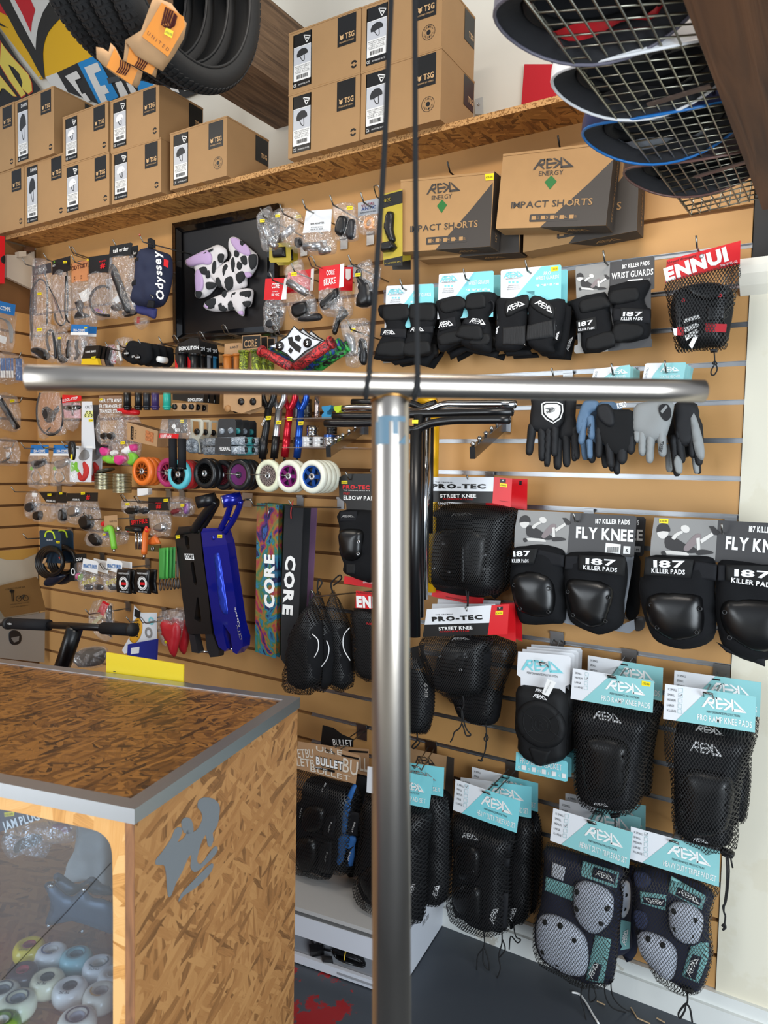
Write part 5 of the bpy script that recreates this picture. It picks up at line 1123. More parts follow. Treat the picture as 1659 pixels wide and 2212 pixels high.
# ----- street knee pads in net bags
Q(13)
def streethdr(T,white_q,black_q,red_q,dd,t1,t2,t3,t4,mb_,pr,sz,prc):
    cardp(T,white_q,wcard,dd,name='header_card');cardp(T,black_q,black,dd,name='header_card');cardp(T,red_q,red,dd+.0006,name='red_panel')
    T.text([t1],0,0,0,ink,dd+.0006);T.text([t2],0,0,0,black,dd+.0006,bold=.06);T.text([t3],0,0,0,white,dd+.0006,bold=.03);T.text([t4],0,0,0,red,dd+.0006)
    T.slab('size_badge_print',mb_,black,dd+.0012,.0003);T.text(sz,((mb_[3][0]*.65+mb_[2][0]*.35),mb_[3][1]-10),((mb_[3][0]*.35+mb_[2][0]*.65),mb_[3][1]-10),14,white,dd+.0018,bold=.03);price(T,pr,prc,dd+.0016)
for i in (1,0):
    T=Th('knee_pad_bag',['upper net bag of black street knee pads, M size with price sticker','bag behind the upper street knee pads, its red panel showing at the right'][i],'knee pads',WP(.135,.055*i),(700,140),KG)
    if i:
        cardp(T,[(800,130),(1180,145),(1175,430),(1010,402),(800,380)],red,0);T.slab('size_badge_print',[(1105,160),(1128,162),(1126,200),(1103,198)],black,.001,.0003);T.puff('net_bag',[(820,380),(1160,432),(1130,560),(1090,800),(1040,1100),(960,1180),(850,1190),(830,800)],.03,netf,-.01,smooth=2)
        T.puff('sleeve',[(860,420),(1000,450),(1020,700),(1030,1000),(990,1130),(850,1200)],.03,cloth,-.02);continue
    streethdr(T,[(328,125),(940,128),(935,255),(320,250)],[(320,250),(935,255),(925,358),(315,350)],[(942,127),(1105,140),(1092,396),(927,360)],.028,('THE ORIGINAL',(413,178),(585,181),11),('PRO-TEC',(385,226),(868,229),36),('STREET KNEE',(460,309),(782,309),29),('ACTION SPORTS PAD',(483,328),(757,333),13),[(997,145),(1048,148),(1046,178),(995,175)],[(993,181),(1060,188),(1058,219),(993,212)],'M','£38.00')
    T.text('WWW.PROTEC',(990,342),(1070,352),7,black,.030)
    T.puff('sleeve',[(490,380),(700,370),(950,390),(1010,480),(1030,600),(1000,820),(1030,1000),(1000,1120),(860,1200),(700,1190),(560,1170),(380,1110),(355,1000),(370,860),(400,700),(430,600),(440,470)],.035,cloth,-.03,wr=.006,N=18)
    T.puff('strap',[(440,420),(800,410),(1000,450),(990,530),(800,490),(440,500)],.006,cloth2,.004);T.puff('knee_cap',[(430,640),(520,580),(650,560),(780,580),(870,640),(890,720),(880,900),(840,1060),(700,1085),(540,1080),(440,1000),(390,900),(400,740)],.035,shell,-.002,edge=1,N=18)
    T.puff('cap_ridge',[(640,740),(655,700),(670,740),(680,1060),(630,1060)],.006,shell,.030,edge=1)
    T.rings('rivet',[(487,725),(500,855),(538,977),(848,695),(860,825),(848,950),(402,945)],.0048,silv,.028);T.logo((553,480),(757,465),26,greycard,.013)
    T.slab('red_card',[(395,1130),(850,1210),(840,1285),(380,1195)],red,-.035,.0008);T.text('WWW.PROTECBRAND.COM',(510,1205),(700,1243),12,black,-.034)
    T.puff('net_bag',[(320,355),(640,370),(1120,400),(1140,480),(1100,700),(1050,900),(1030,1100),(960,1180),(830,1190),(700,1150),(560,1140),(400,1090),(365,1000),(350,800),(330,600)],.072,netf,-.03,smooth=2,edge=.4)
    T.tube('drawcord',[(712,1150,.03),(710,1250,.03),(700,1345,.03),(660,1370,.03),(640,1410,.035),(660,1430,.035),(700,1380,.035),(725,1360,.03),(735,1450,.03),(728,1560,.03)],.0022,cordm);T.tube('drawcord',[(690,1140,.032),(705,1250,.032),(690,1340,.032),(720,1350,.032)],.002,cordm)
hook(700,112,.17,'single wire hook holding the upper street knee pads')
for i in (2,1,0):
    T=Th('knee_pad_bag',['lower net bag of street knee pads, Y size with price sticker and dangling cord','bag behind the lower street knee pads, its net hanging lower','rearmost bag of the lower street knee pads'][i],'knee pads',WP(.155,.04*i),(690,1300),KG)
    if i: cardp(T,[(340-5*i,1310-30*i),(905,1290-10*i),(885,1400),(310,1480)],wcard,.0,name='header_card');cardp(T,[(905,1290),(1075+8*i,1268+8*i),(1075+15*i,1600+25*i),(905,1560)],red,.001,name='red_panel')
    else: streethdr(T,[(340,1310),(920,1275),(903,1432),(320,1450)],[(320,1450),(903,1432),(885,1540),(302,1558)],[(920,1275),(1077,1265),(1062,1535),(885,1541)],.028,('THE ORIGINAL',(418,1366),(578,1360),11),('PRO-TEC',(388,1418),(840,1400),36),('STREET KNEE',(447,1500),(750,1488),28),('ACTION SPORTS PAD',(455,1518),(720,1510),12),[(970,1290),(1022,1286),(1020,1316),(968,1320)],[(956,1330),(1022,1326),(1020,1360),(954,1364)],'Y','£31.00')
    Q(15)
    if i == 0:
        T.puff('sleeve',[(390,700),(430,540),(500,440),(560,370),(720,370),(860,480),(870,600),(850,700),(830,800),(740,870),(600,860),(470,840),(400,800)],.035,cloth,-.02,wr=.006,N=16);T.puff('knee_cap',[(400,660),(430,540),(470,480),(560,455),(680,470),(700,540),(660,660),(610,725),(500,730),(420,715)],.03,shell,.008,edge=1)
        T.rings('rivet',[(655,550),(612,660),(436,545),(432,657)],.0052,silv,.03)
        T.logo((535,408),(690,402),22,greycard,.018)
        T.puff('net_bag',[(300,375),(860,370),(870,480),(850,800),(760,880),(600,900),(470,860),(400,800),(330,600)],.066,netf,-.02,smooth=2,edge=.4)
        T.tube('drawcord',[(630,880,.035),(640,960,.03),(620,1010,.03),(625,1100,.03),(600,1160,.03),(560,1190,.03),(545,1240,.03),(525,1275,.03)],.0022,cordm);T.tube('drawcord',[(625,1000,.03),(640,1100,.03),(665,1170,.03),(700,1215,.03),(660,1220,.03),(640,1160,.03),(625,1120,.03)],.0022,cordm)
        T.puff('toggle',[(585,970),(620,965),(625,995),(590,1000)],.01,plast,.02)
    elif i == 1:
        T.puff('sleeve',[(470,850),(700,800),(900,870),(930,760),(900,1080),(830,1160),(700,1150),(560,1090),(510,960)],.03,cloth,-.02,wr=.005);T.rings('rivet',[(780,967),(762,1065)],.0048,silv,.012)
        T.puff('net_bag',[(700,400),(1040,450),(1010,640),(950,800),(900,1000),(880,1100),(810,1160),(690,1150),(600,1100),(520,980),(440,840),(700,800)],.045,netf,-.02,smooth=2,edge=.4)
        T.tube('drawcord',[(780,1160,.02),(785,1240,.02),(765,1280,.02),(780,1305,.02),(800,1275,.02),(780,1240,.02),(785,1300,.02),(770,1400,.02),(735,1475,.02)],.0022,cordm);T.tube('cord_end',[(715,1465,.02),(740,1475,.022),(752,1462,.02)],.003,cordm)
    Q(13)
hook(690,1295,.19,'single wire hook holding the lower street knee pads')
Q(15)
T=Th('ankle_guard_bag','slim black net bag partly hidden by the steel handlebar','guard',WP(.13),(230,680),KG)
T.puff('guard',[(60,640),(200,655),(370,720),(385,850),(380,1000),(340,1165),(300,1195),(160,1180),(60,1120),(40,900)],.04,cloth,0,wr=.004);T.puff('net_bag',[(60,520),(200,500),(300,520),(385,720),(390,850),(385,1010),(345,1180),(300,1205),(190,1200),(60,1140)],.05,netf,0,smooth=2)
T.slab('card',[(190,470),(300,440),(305,640),(210,655)],black,.03,.001);T.text([('ANKLE GUARD',(272,545),(268,465),16)],0,0,0,cardk,.032);T.text('EK9',(335,892),(330,775),30,greycard,.056,bold=.02)
T.tube('drawcord',[(240,1200,.02),(240,1260,.02),(200,1310,.02),(215,1330,.02),(262,1280,.02),(240,1255,.02)],.0025,cordm)
Q(13)
# ----- knee gasket
Q(16)
for i in (3,2,1,0):
    T=Th('knee_gasket_pack',['front black knee gasket with round ribbed plate on a white card','second knee gasket pack behind the ribbed one','third knee gasket pack of the white card row','rearmost knee gasket pack of the white card row'][i],'knee pads',WP(.17,.035*i),(260,140),KG)
    cardp(T,[(112,78),(425,104),(438,118),(432,282),(405,292),(400,450),(130,430),(128,240),(104,222)],wcard)
    cardp(T,[(100,700),(410,758),(420,770),(418,880),(405,884),(95,812)],teal,0,name='lower_card')
    T.puff('sleeve',[(115,295),(250,300),(415,345),(412,640),(400,740),(300,775),(230,780),(120,700),(115,620),(97,560),(100,430)],.03 if i == 0 else .02,neo,.0,wr=.003,edge=.4,N=16)
    if i == 0:
        T.logo((132,192),(395,214),66,teal,.0014);T.text('PERFORMANCE PROTECTION',(168,215),(358,241),13,ink,.0014);T.text('PRO KNEE GASKET',(125,768),(385,816),36,white,.0014)
        for k,s in enumerate(('XS','S','M','L','XL')):
            x=110+62*k;y=800+13*k;T.text(s,(x,y),(x+16,y+3),16,white,.0014);T.slab('tick_box_print',[(x+24,y-20),(x+50,y-15),(x+50,y+13),(x+24,y+8)],white,.0012,.0003)
        T.puff('round_plate',[(255+152*math.cos(a)+12*math.sin(a),528+150*math.sin(a)+20*math.cos(a)) for a in [math.radians(20*k) for k in range(18)]],.012,shell if 0 else neo,.028,smooth=2,edge=.15,N=18)
        T.puff('lower_flange',[(185,660),(300,690),(330,650),(300,740),(262,782),(225,778),(195,730)],.008,neo,.026)
        for r_ in (112,60,40): T.tube('moulded_groove',[(255+r_*math.cos(a)+10*math.sin(a)*r_/150,530+r_*math.sin(a)+18*math.cos(a)*r_/150,.0402) for a in [math.radians(15*k) for k in range(24)]],.0012,patch,5,1,closed=True)
        for a0 in (35,150,215,330): a=math.radians(a0);T.tube('moulded_groove',[(255+62*math.cos(a),530+62*math.sin(a),.0402),(255+140*math.cos(a),530+140*math.sin(a),.0402)],.0012,patch,5,1)
        T.text('R',(240,555),(275,560),50,patch,.0415)
        T.logo((203,360),(292,380),24,lab_w,.033);T.logo((218,326),(272,334),20,lab_w,.0325)
        T.slab('paper_tag',[(293,247),(348,270),(300,357),(260,340)],white,.036,.0006);T.text('REKD PROTECTION',(282,335),(318,268),5,ink,.0375)
Q(16)
loop_hook((265,148),(355,5),.19,'double wire hook holding the white knee gasket cards')
# ----- pro ramp knee pads
def bag_net(T,pts,th,dd,m=None): return T.puff('net_bag',pts,th,m or netb,dd,smooth=2,edge=.4,N=16)
T=Th('knee_pad_bag','pack behind the left PRO RAMP knee pads, its teal card higher up','knee pads',WP(.08),(780,140),KG)
rekd_header(T,[(545,102),(1010,180),(1003,385),(540,300)],'PRO RAMP KNEE PADS',.01,False,tm=tealp,sizes=('X SMALL','SMALL','MEDIUM'))
T.puff('sleeve',[(800,380),(1000,400),(990,500),(950,700),(930,940),(880,965),(700,960)],.03,cloth,-.02,wr=.004);bag_net(T,[(760,370),(1003,386),(990,500),(955,700),(940,940),(885,972),(700,970)],.04,-.02)
T=Th('knee_pad_bag','left PRO RAMP knee pads in a net bag, medium ticked and price sticker','knee pads',WP(.16),(700,225),KG)
rekd_header(T,[(452,182),(955,262),(945,458),(437,370)],'PRO RAMP KNEE PADS',.03,tick=1,tm=tealp,sizes=('SMALL','MEDIUM','LARGE','X LARGE'))
price(T,[(878,259),(933,268),(931,297),(876,288)],'£32.00',.032)
T.puff('sleeve',[(500,400),(700,420),(900,470),(900,700),(860,1010),(740,1060),(560,1030),(480,940),(475,700)],.03,cloth,-.03,wr=.004,N=18);T.puff('inner_pad',[(490,640),(540,570),(700,560),(840,640),(860,760),(830,980),(740,1030),(560,1010),(500,900)],.012,cloth2,-.006)
T.puff('knee_cap',[(510,650),(560,595),(680,600),(780,640),(810,720),(790,900),(740,980),(640,995),(560,970),(520,880)],.032,shell,.0,edge=1,N=16);T.rings('rivet',[(523,667),(515,752),(518,845),(772,735),(765,823),(742,908)],.005,plast,.024,.003)
T.logo((575,492),(755,524),52,lab_w,.008);T.logo((580,1028),(672,1040),24,lab_w,.0)
bag_net(T,[(470,380),(700,415),(940,460),(945,600),(905,800),(868,1040),(740,1080),(600,1062),(490,985),(465,800),(465,600)],.070,-.03)
T.puff('toggle',[(683,1082),(745,1078),(745,1100),(690,1106)],.01,plast,.0,smooth=1);Q(18);T.tube('drawcord',[(712,190,.02),(712,240,.0),(715,270,-.02)],.002,cordm);Q(16)
loop_hook((690,230),(800,115),.20,'double wire hook holding the left PRO RAMP knee pads')
T=Th('knee_pad_bag','pack behind the right PRO RAMP knee pads, small ticked on its higher card','knee pads',WP(.10),(1330,240),KG)
rekd_header(T,[(1080,195),(1617,270),(1608,485),(1070,400)],'PRO RAMP KNEE PADS',.01,False,tm=tealp,sizes=('X SMALL','SMALL','MEDIUM'))
T.puff('sleeve',[(1400,480),(1580,500),(1540,720),(1545,900),(1520,1100),(1480,1130),(1400,1100)],.03,cloth,-.02,wr=.004);bag_net(T,[(1380,470),(1605,490),(1560,720),(1555,900),(1530,1110),(1480,1140),(1380,1110)],.04,-.02)
T=Th('knee_pad_bag','right PRO RAMP knee pads in a net bag, small ticked, long cord hanging','knee pads',WP(.18),(1290,330),KG)
rekd_header(T,[(1022,278),(1585,358),(1578,580),(1010,495)],'PRO RAMP KNEE PADS',.03,tick=1,tm=tealp)
T.puff('sleeve',[(1100,520),(1300,550),(1500,580),(1490,800),(1450,1100),(1420,1270),(1240,1270),(1100,1180),(1080,900)],.03,cloth,-.03,wr=.004,N=18)
T.puff('knee_cap',[(1110,870),(1170,800),(1300,810),(1420,850),(1450,940),(1430,1100),(1380,1200),(1250,1222),(1150,1180),(1110,1050)],.034,shell,-.004,edge=1,N=16);T.rings('rivet',[(1122,880),(1115,970),(1125,1070),(1412,942),(1410,1035),(1388,1130)],.005,plast,.022,.003)
T.logo((1175,692),(1378,732),64,lab_w,.006);T.logo((1195,1252),(1292,1268),27,lab_w,-.002);T.logo((1205,570),(1385,600),40,greycard,.004)
bag_net(T,[(1030,500),(1300,540),(1565,580),(1560,700),(1500,900),(1475,1120),(1468,1290),(1300,1312),(1180,1245),(1075,1165),(1065,1000),(1055,820),(1020,700),(1020,580)],.070,-.03)
T.puff('toggle',[(1372,1292),(1445,1318),(1452,1340),(1435,1352),(1372,1330)],.014,plast,-.01)
Q(18);T.tube('drawcord',[(1400,425,.02),(1405,520,.02),(1400,640,.02),(1385,760,.02),(1395,800,.02),(1385,880,.02)],.0022,cordm);T.tube('drawcord',[(1410,425,.02),(1418,520,.02),(1408,650,.02),(1395,720,.02),(1380,740,.02),(1390,790,.022)],.0022,cordm);T.tube('drawcord',[(1425,425,.02),(1440,500,.02)],.0022,cordm);T.tube('cord_end',[(1375,860,.02),(1390,850,.022),(1395,870,.02),(1378,885,.02)],.0028,cordm);Q(16)
loop_hook((1285,335),(1372,215),.23,'double wire hook holding the right PRO RAMP knee pads')
# ----- triple pad sets
Q(18);TG='triple pad sets'
def tset_back(T,q,dd=.0,pts=None,m=cloth):
    rekd_header(T,q,'HEAVY DUTY TRIPLE PAD SET',dd,False,tm=tealp if m is navy else teal,sizes=('X SMALL','SMALL','MEDIUM'))
def capdots(T,dots,dd): 
    for p in dots: T.disc('cap_screw',p,.0068,patch,dd,.004)
T=Th('pad_set_bag','rearmost teal header of the left navy pad sets','pad set',WP(.06),(560,90),TG);tset_back(T,[(405,38),(902,115),(900,300),(400,240)],m=navy);T.puff('pads',[(740,540),(860,520),(860,800),(845,1030),(760,1040)],.02,navy,-.02)
T=Th('pad_set_bag','second navy pad set, its pale cap showing behind the left one','pad set',WP(.10),(560,130),TG);tset_back(T,[(368,75),(872,190),(862,400),(362,300)],m=navy)
T.puff('pads',[(640,480),(800,560),(815,700),(805,860),(815,990),(740,1040),(650,1000)],.03,navy,-.03);T.puff('elbow_cap',[(740,600),(765,580),(800,600),(806,700),(790,780),(750,800)],.015,capw,-.002,edge=1);capdots(T,[(776,665),(768,750)],.008);T.slab('teal_strap',[(745,820),(808,840),(800,1000),(745,1010)],teals,.0,.002);T.logo((780,985),(795,880),26,white,.003)
T=Th('pad_set_bag','left navy and teal pad set with two pale caps, medium ticked','pad set',WP(.18),(560,215),TG)
rekd_header(T,[(330,130),(823,282),(797,505),(310,332)],'HEAVY DUTY TRIPLE PAD SET',.03,tick=2,tm=tealp)
T.puff('pads',[(290,370),(500,420),(760,500),(745,600),(760,700),(735,900),(700,1190),(620,1215),(520,1200),(350,1110),(235,1020),(225,830),(255,720),(275,480)],.03,navy,-.04,wr=.006,N=18,edge=.3)
T.slab('teal_strap',[(512,460),(735,530),(722,628),(500,550)],teals,-.006,.004);T.puff('name_patch',[(580,495),(722,545),(712,605),(568,555)],.002,navy2,-.004,smooth=1);T.logo((588,545),(705,585),34,white,.0)
T.puff('teal_strap',[(285,555),(460,620),(450,705),(275,640)],.004,teals,-.009,smooth=1);T.puff('white_strap',[(325,465),(408,500),(390,582),(315,550)],.004,mat('white_strap','#c9ccd4',.7),-.008,smooth=1)
T.puff('teal_strap',[(590,915),(690,945),(640,1215),(528,1195)],.004,teals,-.008,smooth=1);T.puff('name_patch',[(585,1080),(635,1100),(605,1202),(550,1190)],.003,navy2,-.005,smooth=1);T.logo((572,1190),(612,1090),30,white,.001)
T.puff('cap_rim',[(450,640),(475,580),(540,570),(645,608),(708,660),(718,730),(704,830),(650,895),(590,920),(520,895),(460,810),(448,710)],.012,navy,-.012);T.puff('elbow_cap',[(460,640),(480,595),(540,583),(640,620),(695,670),(703,730),(690,820),(640,880),(590,905),(530,880),(470,800),(458,710)],.025,capw,-.004,edge=1)
T.puff('cap_rim',[(220,840),(250,780),(335,778),(450,828),(530,910),(556,1000),(556,1110),(528,1175),(460,1178),(365,1142),(262,1070),(220,980),(215,890)],.012,navy,-.012);T.puff('knee_cap',[(230,840),(260,795),(330,790),(440,840),(520,920),(545,1000),(545,1100),(520,1160),(460,1165),(370,1130),(270,1060),(230,970),(225,890)],.03,capw,-.004,edge=1,N=16)
capdots(T,[(476,650),(476,755),(663,752),(625,842)],.013);capdots(T,[(278,838),(373,860),(460,948),(267,1020),(357,1095),(450,1113)],.016)
bag_net(T,[(290,345),(540,420),(800,500),(770,600),(760,720),(740,900),(705,1195),(620,1225),(520,1215),(350,1125),(225,1030),(212,830),(245,720),(270,480)],.062,-.03,netc)
T.tube('drawcord',[(515,1210,0),(500,1300,0),(520,1380,0),(540,1470,0)],.002,cordm);T.tube('drawcord',[(560,1215,0),(550,1280,0),(560,1330,0),(595,1300,0),(575,1230,0)],.002,cordm);T.tube('drawcord',[(645,1215,0),(655,1300,-.02),(700,1370,-.05),(800,1400,-.1)],.002,cordm);T.tube('drawcord',[(685,1190,0),(700,1300,-.03),(780,1380,-.08),(900,1410,-.12),(1060,1425,-.15)],.002,cordm)
loop_hook((565,215),(650,95),.22,'double wire hook holding the left navy pad sets')
T=Th('pad_set_bag','right navy and teal pad set, x small ticked, beside the cream pier','pad set',WP(.16),(1080,330),TG)
rekd_header(T,[(810,245),(1362,398),(1355,618),(805,445)],'HEAVY DUTY TRIPLE PAD SET',.03,tick=0,tm=tealp)
T.puff('pads',[(840,500),(1060,520),(1310,640),(1300,760),(1290,900),(1310,1020),(1285,1150),(1240,1250),(1190,1255),(1060,1200),(960,1120),(880,980),(845,860),(830,650)],.03,navy,-.04,wr=.006,N=18,edge=.3)
T.puff('teal_strap',[(1060,550),(1275,675),(1250,760),(1040,650)],.004,teals,-.008,smooth=1);T.puff('name_patch',[(1095,605),(1255,690),(1238,745),(1080,665)],.003,navy2,-.006,smooth=1);T.logo((1098,655),(1235,728),34,white,.0)
T.puff('teal_strap',[(865,645),(1030,670),(1025,765),(870,720)],.004,teals,-.008,smooth=1);T.puff('name_patch',[(880,670),(1025,690),(1020,745),(885,720)],.003,navy2,-.006,smooth=1);T.logo((1015,702),(890,684),30,white,.0)
T.puff('navy_flap',[(830,525),(900,530),(935,570),(925,610),(870,625),(835,600)],.006,mat('navy_flap','#2b3350',.8),-.006);T.puff('navy_flap',[(830,765),(900,780),(915,840),(890,880),(840,860)],.006,mat('navy_flap','#2b3350',.8),-.006)
T.puff('cap_rim',[(1038,740),(1095,700),(1195,718),(1262,780),(1270,850),(1245,965),(1170,984),(1080,945),(1038,850)],.012,navy,-.012);T.puff('elbow_cap',[(1050,740),(1100,712),(1190,730),(1250,790),(1258,850),(1230,950),(1170,968),(1090,930),(1050,850)],.025,capw,-.004,edge=1)
T.puff('knee_cap',[(850,930),(880,895),(950,905),(1040,950),(1090,1010),(1095,1090),(1075,1170),(1030,1185),(940,1110),(870,1020)],.028,capw,-.006,edge=1,N=16);capdots(T,[(1077,770),(1207,822),(1085,880),(1187,917)],.013);capdots(T,[(917,942),(1007,980)],.012)
T.puff('teal_strap',[(1190,960),(1290,965),(1290,1060),(1230,1215),(1125,1170),(1150,1080)],.004,teals,-.008,smooth=1);T.puff('name_patch',[(1190,1030),(1250,1050),(1210,1195),(1145,1170)],.003,navy2,-.005,smooth=1);T.logo((1180,1180),(1232,1060),32,white,.001)
bag_net(T,[(835,470),(1080,540),(1345,615),(1330,700),(1305,850),(1322,1020),(1290,1170),(1245,1262),(1185,1265),(1050,1215),(950,1130),(870,985),(838,860),(822,650)],.062,-.03,netc)
T.puff('toggle',[(1128,1232),(1198,1255),(1195,1272),(1128,1248)],.01,plast,0,smooth=1)
T.tube('drawcord',[(1160,1262,0),(1160,1330,0),(1140,1350,0),(1105,1400,0),(1115,1430,0),(1145,1380,0),(1150,1345,0),(1175,1370,0),(1190,1455,0)],.0025,cordm)
loop_hook((1075,338),(1135,232),.20,'double wire hook holding the right navy pad set')
Q(17)
for i,(q,pts) in enumerate((([(1200,333),(1608,435),(1607,612),(1195,510)],[(1560,640),(1612,650),(1625,900),(1600,1180),(1550,1195)]),([(1130,398),(1568,455),(1565,650),(1125,580)],[(1440,720),(1560,650),(1570,900),(1545,1250),(1480,1300),(1430,1290)]))):
    T=Th('pad_set_bag',['rearmost black pad set of the middle lower hook','second black pad set of the middle lower hook'][i],'pad set',WP(.05+.045*i),(1400,420),TG);tset_back(T,q);T.puff('pads',pts,.03,cloth,-.01,wr=.004);bag_net(T,[(x+(12 if x > 1500 else -8),y+8) for x,y in pts],.04,-.01)
    if i: T.logo((1448,1290),(1478,1205),30,lab_w,.026);T.tube('drawcord',[(1455,1295,0),(1470,1380,0),(1500,1400,0),(1480,1420,0),(1440,1380,0),(1430,1460,0)],.002,cordm)
T=Th('pad_set_bag','front black pad set on the middle lower hook, x small ticked','pad set',WP(.16),(1280,485),TG)
rekd_header(T,[(1098,410),(1500,545),(1475,742),(1083,600)],'HEAVY DUTY TRIPLE PAD SET',.03,tick=0)
T.puff('pads',[(1095,630),(1280,680),(1460,740),(1440,900),(1435,1100),(1415,1335),(1270,1330),(1120,1250),(1078,1140),(1090,900)],.035,cloth,-.04,wr=.006,N=18,edge=.3)
T.puff('strap',[(1255,770),(1440,800),(1435,860),(1250,840)],.006,cloth2,-.008,smooth=1);T.puff('strap',[(1270,880),(1435,900),(1430,950),(1265,940)],.006,cloth2,-.008,smooth=1);T.puff('strap',[(1285,1110),(1425,1115),(1415,1330),(1280,1320)],.006,cloth2,-.008,smooth=1)
T.puff('elbow_cap',[(1105,830),(1180,808),(1250,850),(1262,950),(1240,1030),(1180,1048),(1110,990)],.025,shell,-.006,edge=1);T.puff('knee_cap',[(1080,1090),(1180,1052),(1260,1080),(1272,1180),(1262,1290),(1200,1292),(1110,1210)],.028,shell,-.006,edge=1)
T.rings('rivet',[(1215,885),(1203,978),(1140,1080),(1212,1105)],.007,plast,.014,.003);T.logo((1138,770),(1240,788),34,lab_w,.0);T.logo((1335,1308),(1365,1205),34,lab_w,.002)
bag_net(T,[(1090,600),(1280,670),(1475,742),(1455,900),(1445,1100),(1425,1345),(1270,1345),(1110,1260),(1068,1140),(1082,900)],.074,-.04)
T.tube('drawcord',[(1272,1340,0),(1275,1440,0),(1235,1500,0),(1230,1590,0)],.0022,cordm);T.tube('drawcord',[(1272,1440,0),(1300,1520,0),(1305,1590,0),(1270,1540,0),(1270,1450,0)],.0022,cordm);T.tube('drawcord',[(1385,1345,0),(1385,1420,0),(1365,1500,0),(1375,1580,0),(1350,1650,0)],.0022,cordm);T.tube('drawcord',[(1388,1400,0),(1405,1460,0),(1370,1510,0)],.0022,cordm)
loop_hook((1285,490),(1450,350),.20,'double wire hook holding the black pad sets')

T=Th('kraft_pad_box','kraft cardboard header with black angular logo right of the steel tube','pad set',WP(.05),(900,260),TG);cardp(T,[(700,190),(1090,278),(1080,560),(700,500)],cardk);T.slab('dark_print',[(1045,268),(1090,278),(1080,560),(1030,540)],kraft_dark,.001,.0003);T.logo((850,310),(975,325),46,kraft_dark,.001);T.puff('pads',[(1000,500),(1080,520),(1075,700),(1070,960),(1030,980),(980,900)],.02,cloth,0)
T=Th('pad_set_bag','second black pad set right of the steel tube, plain teal header','pad set',WP(.25),(850,320),TG);cardp(T,[(760,300),(1028,338),(1022,518),(750,470)],teal,.02,name='header_card');T.text('TRIPLE PAD SET',(800,455),(1005,490),26,white,.022);T.logo((800,390),(980,420),40,greycard,.022);T.puff('pads',[(860,520),(1040,520),(1055,880),(1040,1150),(930,1180),(860,1100)],.035,cloth,-.02,wr=.004);T.logo((980,1150),(1000,1065),30,lab_w,.018);bag_net(T,[(850,510),(1045,515),(1062,880),(1048,1155),(925,1190),(850,1100)],.045,-.02)
T=Th('pad_set_bag','front black pad set crossing behind the steel tube, teal header at its right','pad set',WP(.33),(840,360),TG)
cardp(T,[(555,330),(780,355),(770,540),(548,490)],wcard,.02,name='header_card');cardp(T,[(700,345),(960,400),(935,592),(680,540)],teal,.021,name='header_card');T.logo((790,470),(905,492),46,white,.0225);T.text([('TRIPLE PAD SET',(740,530),(915,560),28)],0,0,0,white,.0225);T.text('PERFORMANCE PROTECTION',(760,490),(875,505),10,ink,.0225)
T.puff('pads',[(560,520),(760,560),(940,600),(930,800),(900,1250),(850,1262),(700,1240),(570,1170),(515,1080),(508,950),(545,700)],.04,cloth,-.03,wr=.006,N=18);T.puff('knee_cap',[(515,1050),(530,960),(620,930),(720,960),(740,1080),(700,1200),(600,1180)],.028,shell,.0,edge=1);T.logo((830,1130),(852,1055),26,lab_w,.012)
bag_net(T,[(552,490),(760,550),(945,600),(935,800),(910,1255),(850,1270),(700,1250),(560,1180),(500,1080),(500,950),(540,700)],.070,-.03)
loop_hook((850,330),(950,215),.38,'double wire hook right of the steel tube over the pad sets')
Q(0)
bullet_k=mat('bullet_tan','#a8835f',.7);bw=mat('cream_print','#d9cfc0',.6);blue=mat('blue_mesh_lining','#255fa0',.7,bump=.4,bscale=600)
CR[34]=(640,1560,6.506);Q(34)
T=Th('pad_set_bag','rear kraft header pad set left of the steel tube','pad set',WP(.24),(800,300),TG);cardp(T,[(340,325),(1020,380),(1022,760),(330,600)],bullet_k,name='header_card');T.text([('BULL',(740,640),(1010,700),180)],0,0,0,bw,.001,bold=.02);T.slab('black_strip_print',[(735,390),(1008,410),(1006,435),(733,418)],black,.001,.0003)
T.puff('pads',[(850,740),(1050,760),(1060,1200),(1050,2050),(900,2150),(700,2100),(760,1300)],.03,cloth,-.02,wr=.004);T.slab('black_board',[(370,40),(520,80),(640,170),(800,240),(800,350),(340,325)],black,-.02,.001);T.text('BULLET',(520,325),(790,345),90,white,-.018)
T=Th('pad_set_bag','front kraft header pad set with white BULLET lettering beside the counter','pad set',WP(.31),(450,400),TG)
cardp(T,[(20,270),(450,330),(890,470),(832,870),(400,760),(0,650)],bullet_k,.03,name='header_card')
for s_,a,b,h in (('ETBU',(30,500),(250,500),120),('LETB',(10,610),(260,640),110),('BU',(650,690),(860,760),200),('ULLE',(280,400),(650,470),70),('BULLET',(200,690),(760,830),70)): T.text(s_,a,b,h,bw,.031,bold=.01)
T.slab('title_shadow_print',[(265,455),(675,545),(655,695),(255,600)],bullet_k,.0312,.0002);T.text('BULLET',(278,590),(660,675),110,black,.0318,bold=.09);T.text('BULLET',(280,585),(655,670),100,white,.0324,bold=.05);T.slab('black_strip_print',[(262,620),(545,680),(540,712),(258,650)],black,.0318,.0002);T.text('SAFETY GEAR',(266,642),(440,683),22,white,.0324);T.slab('black_strip_print',[(635,452),(878,505),(875,530),(632,476)],black,.0318,.0002)
T.puff('pads',[(140,820),(300,760),(560,830),(830,880),(900,1100),(890,1600),(800,2100),(540,2060),(480,2180),(250,2110),(60,2040),(0,1800),(0,1200),(80,1080)],.035,cloth,-.04,wr=.006,N=18,edge=.3)
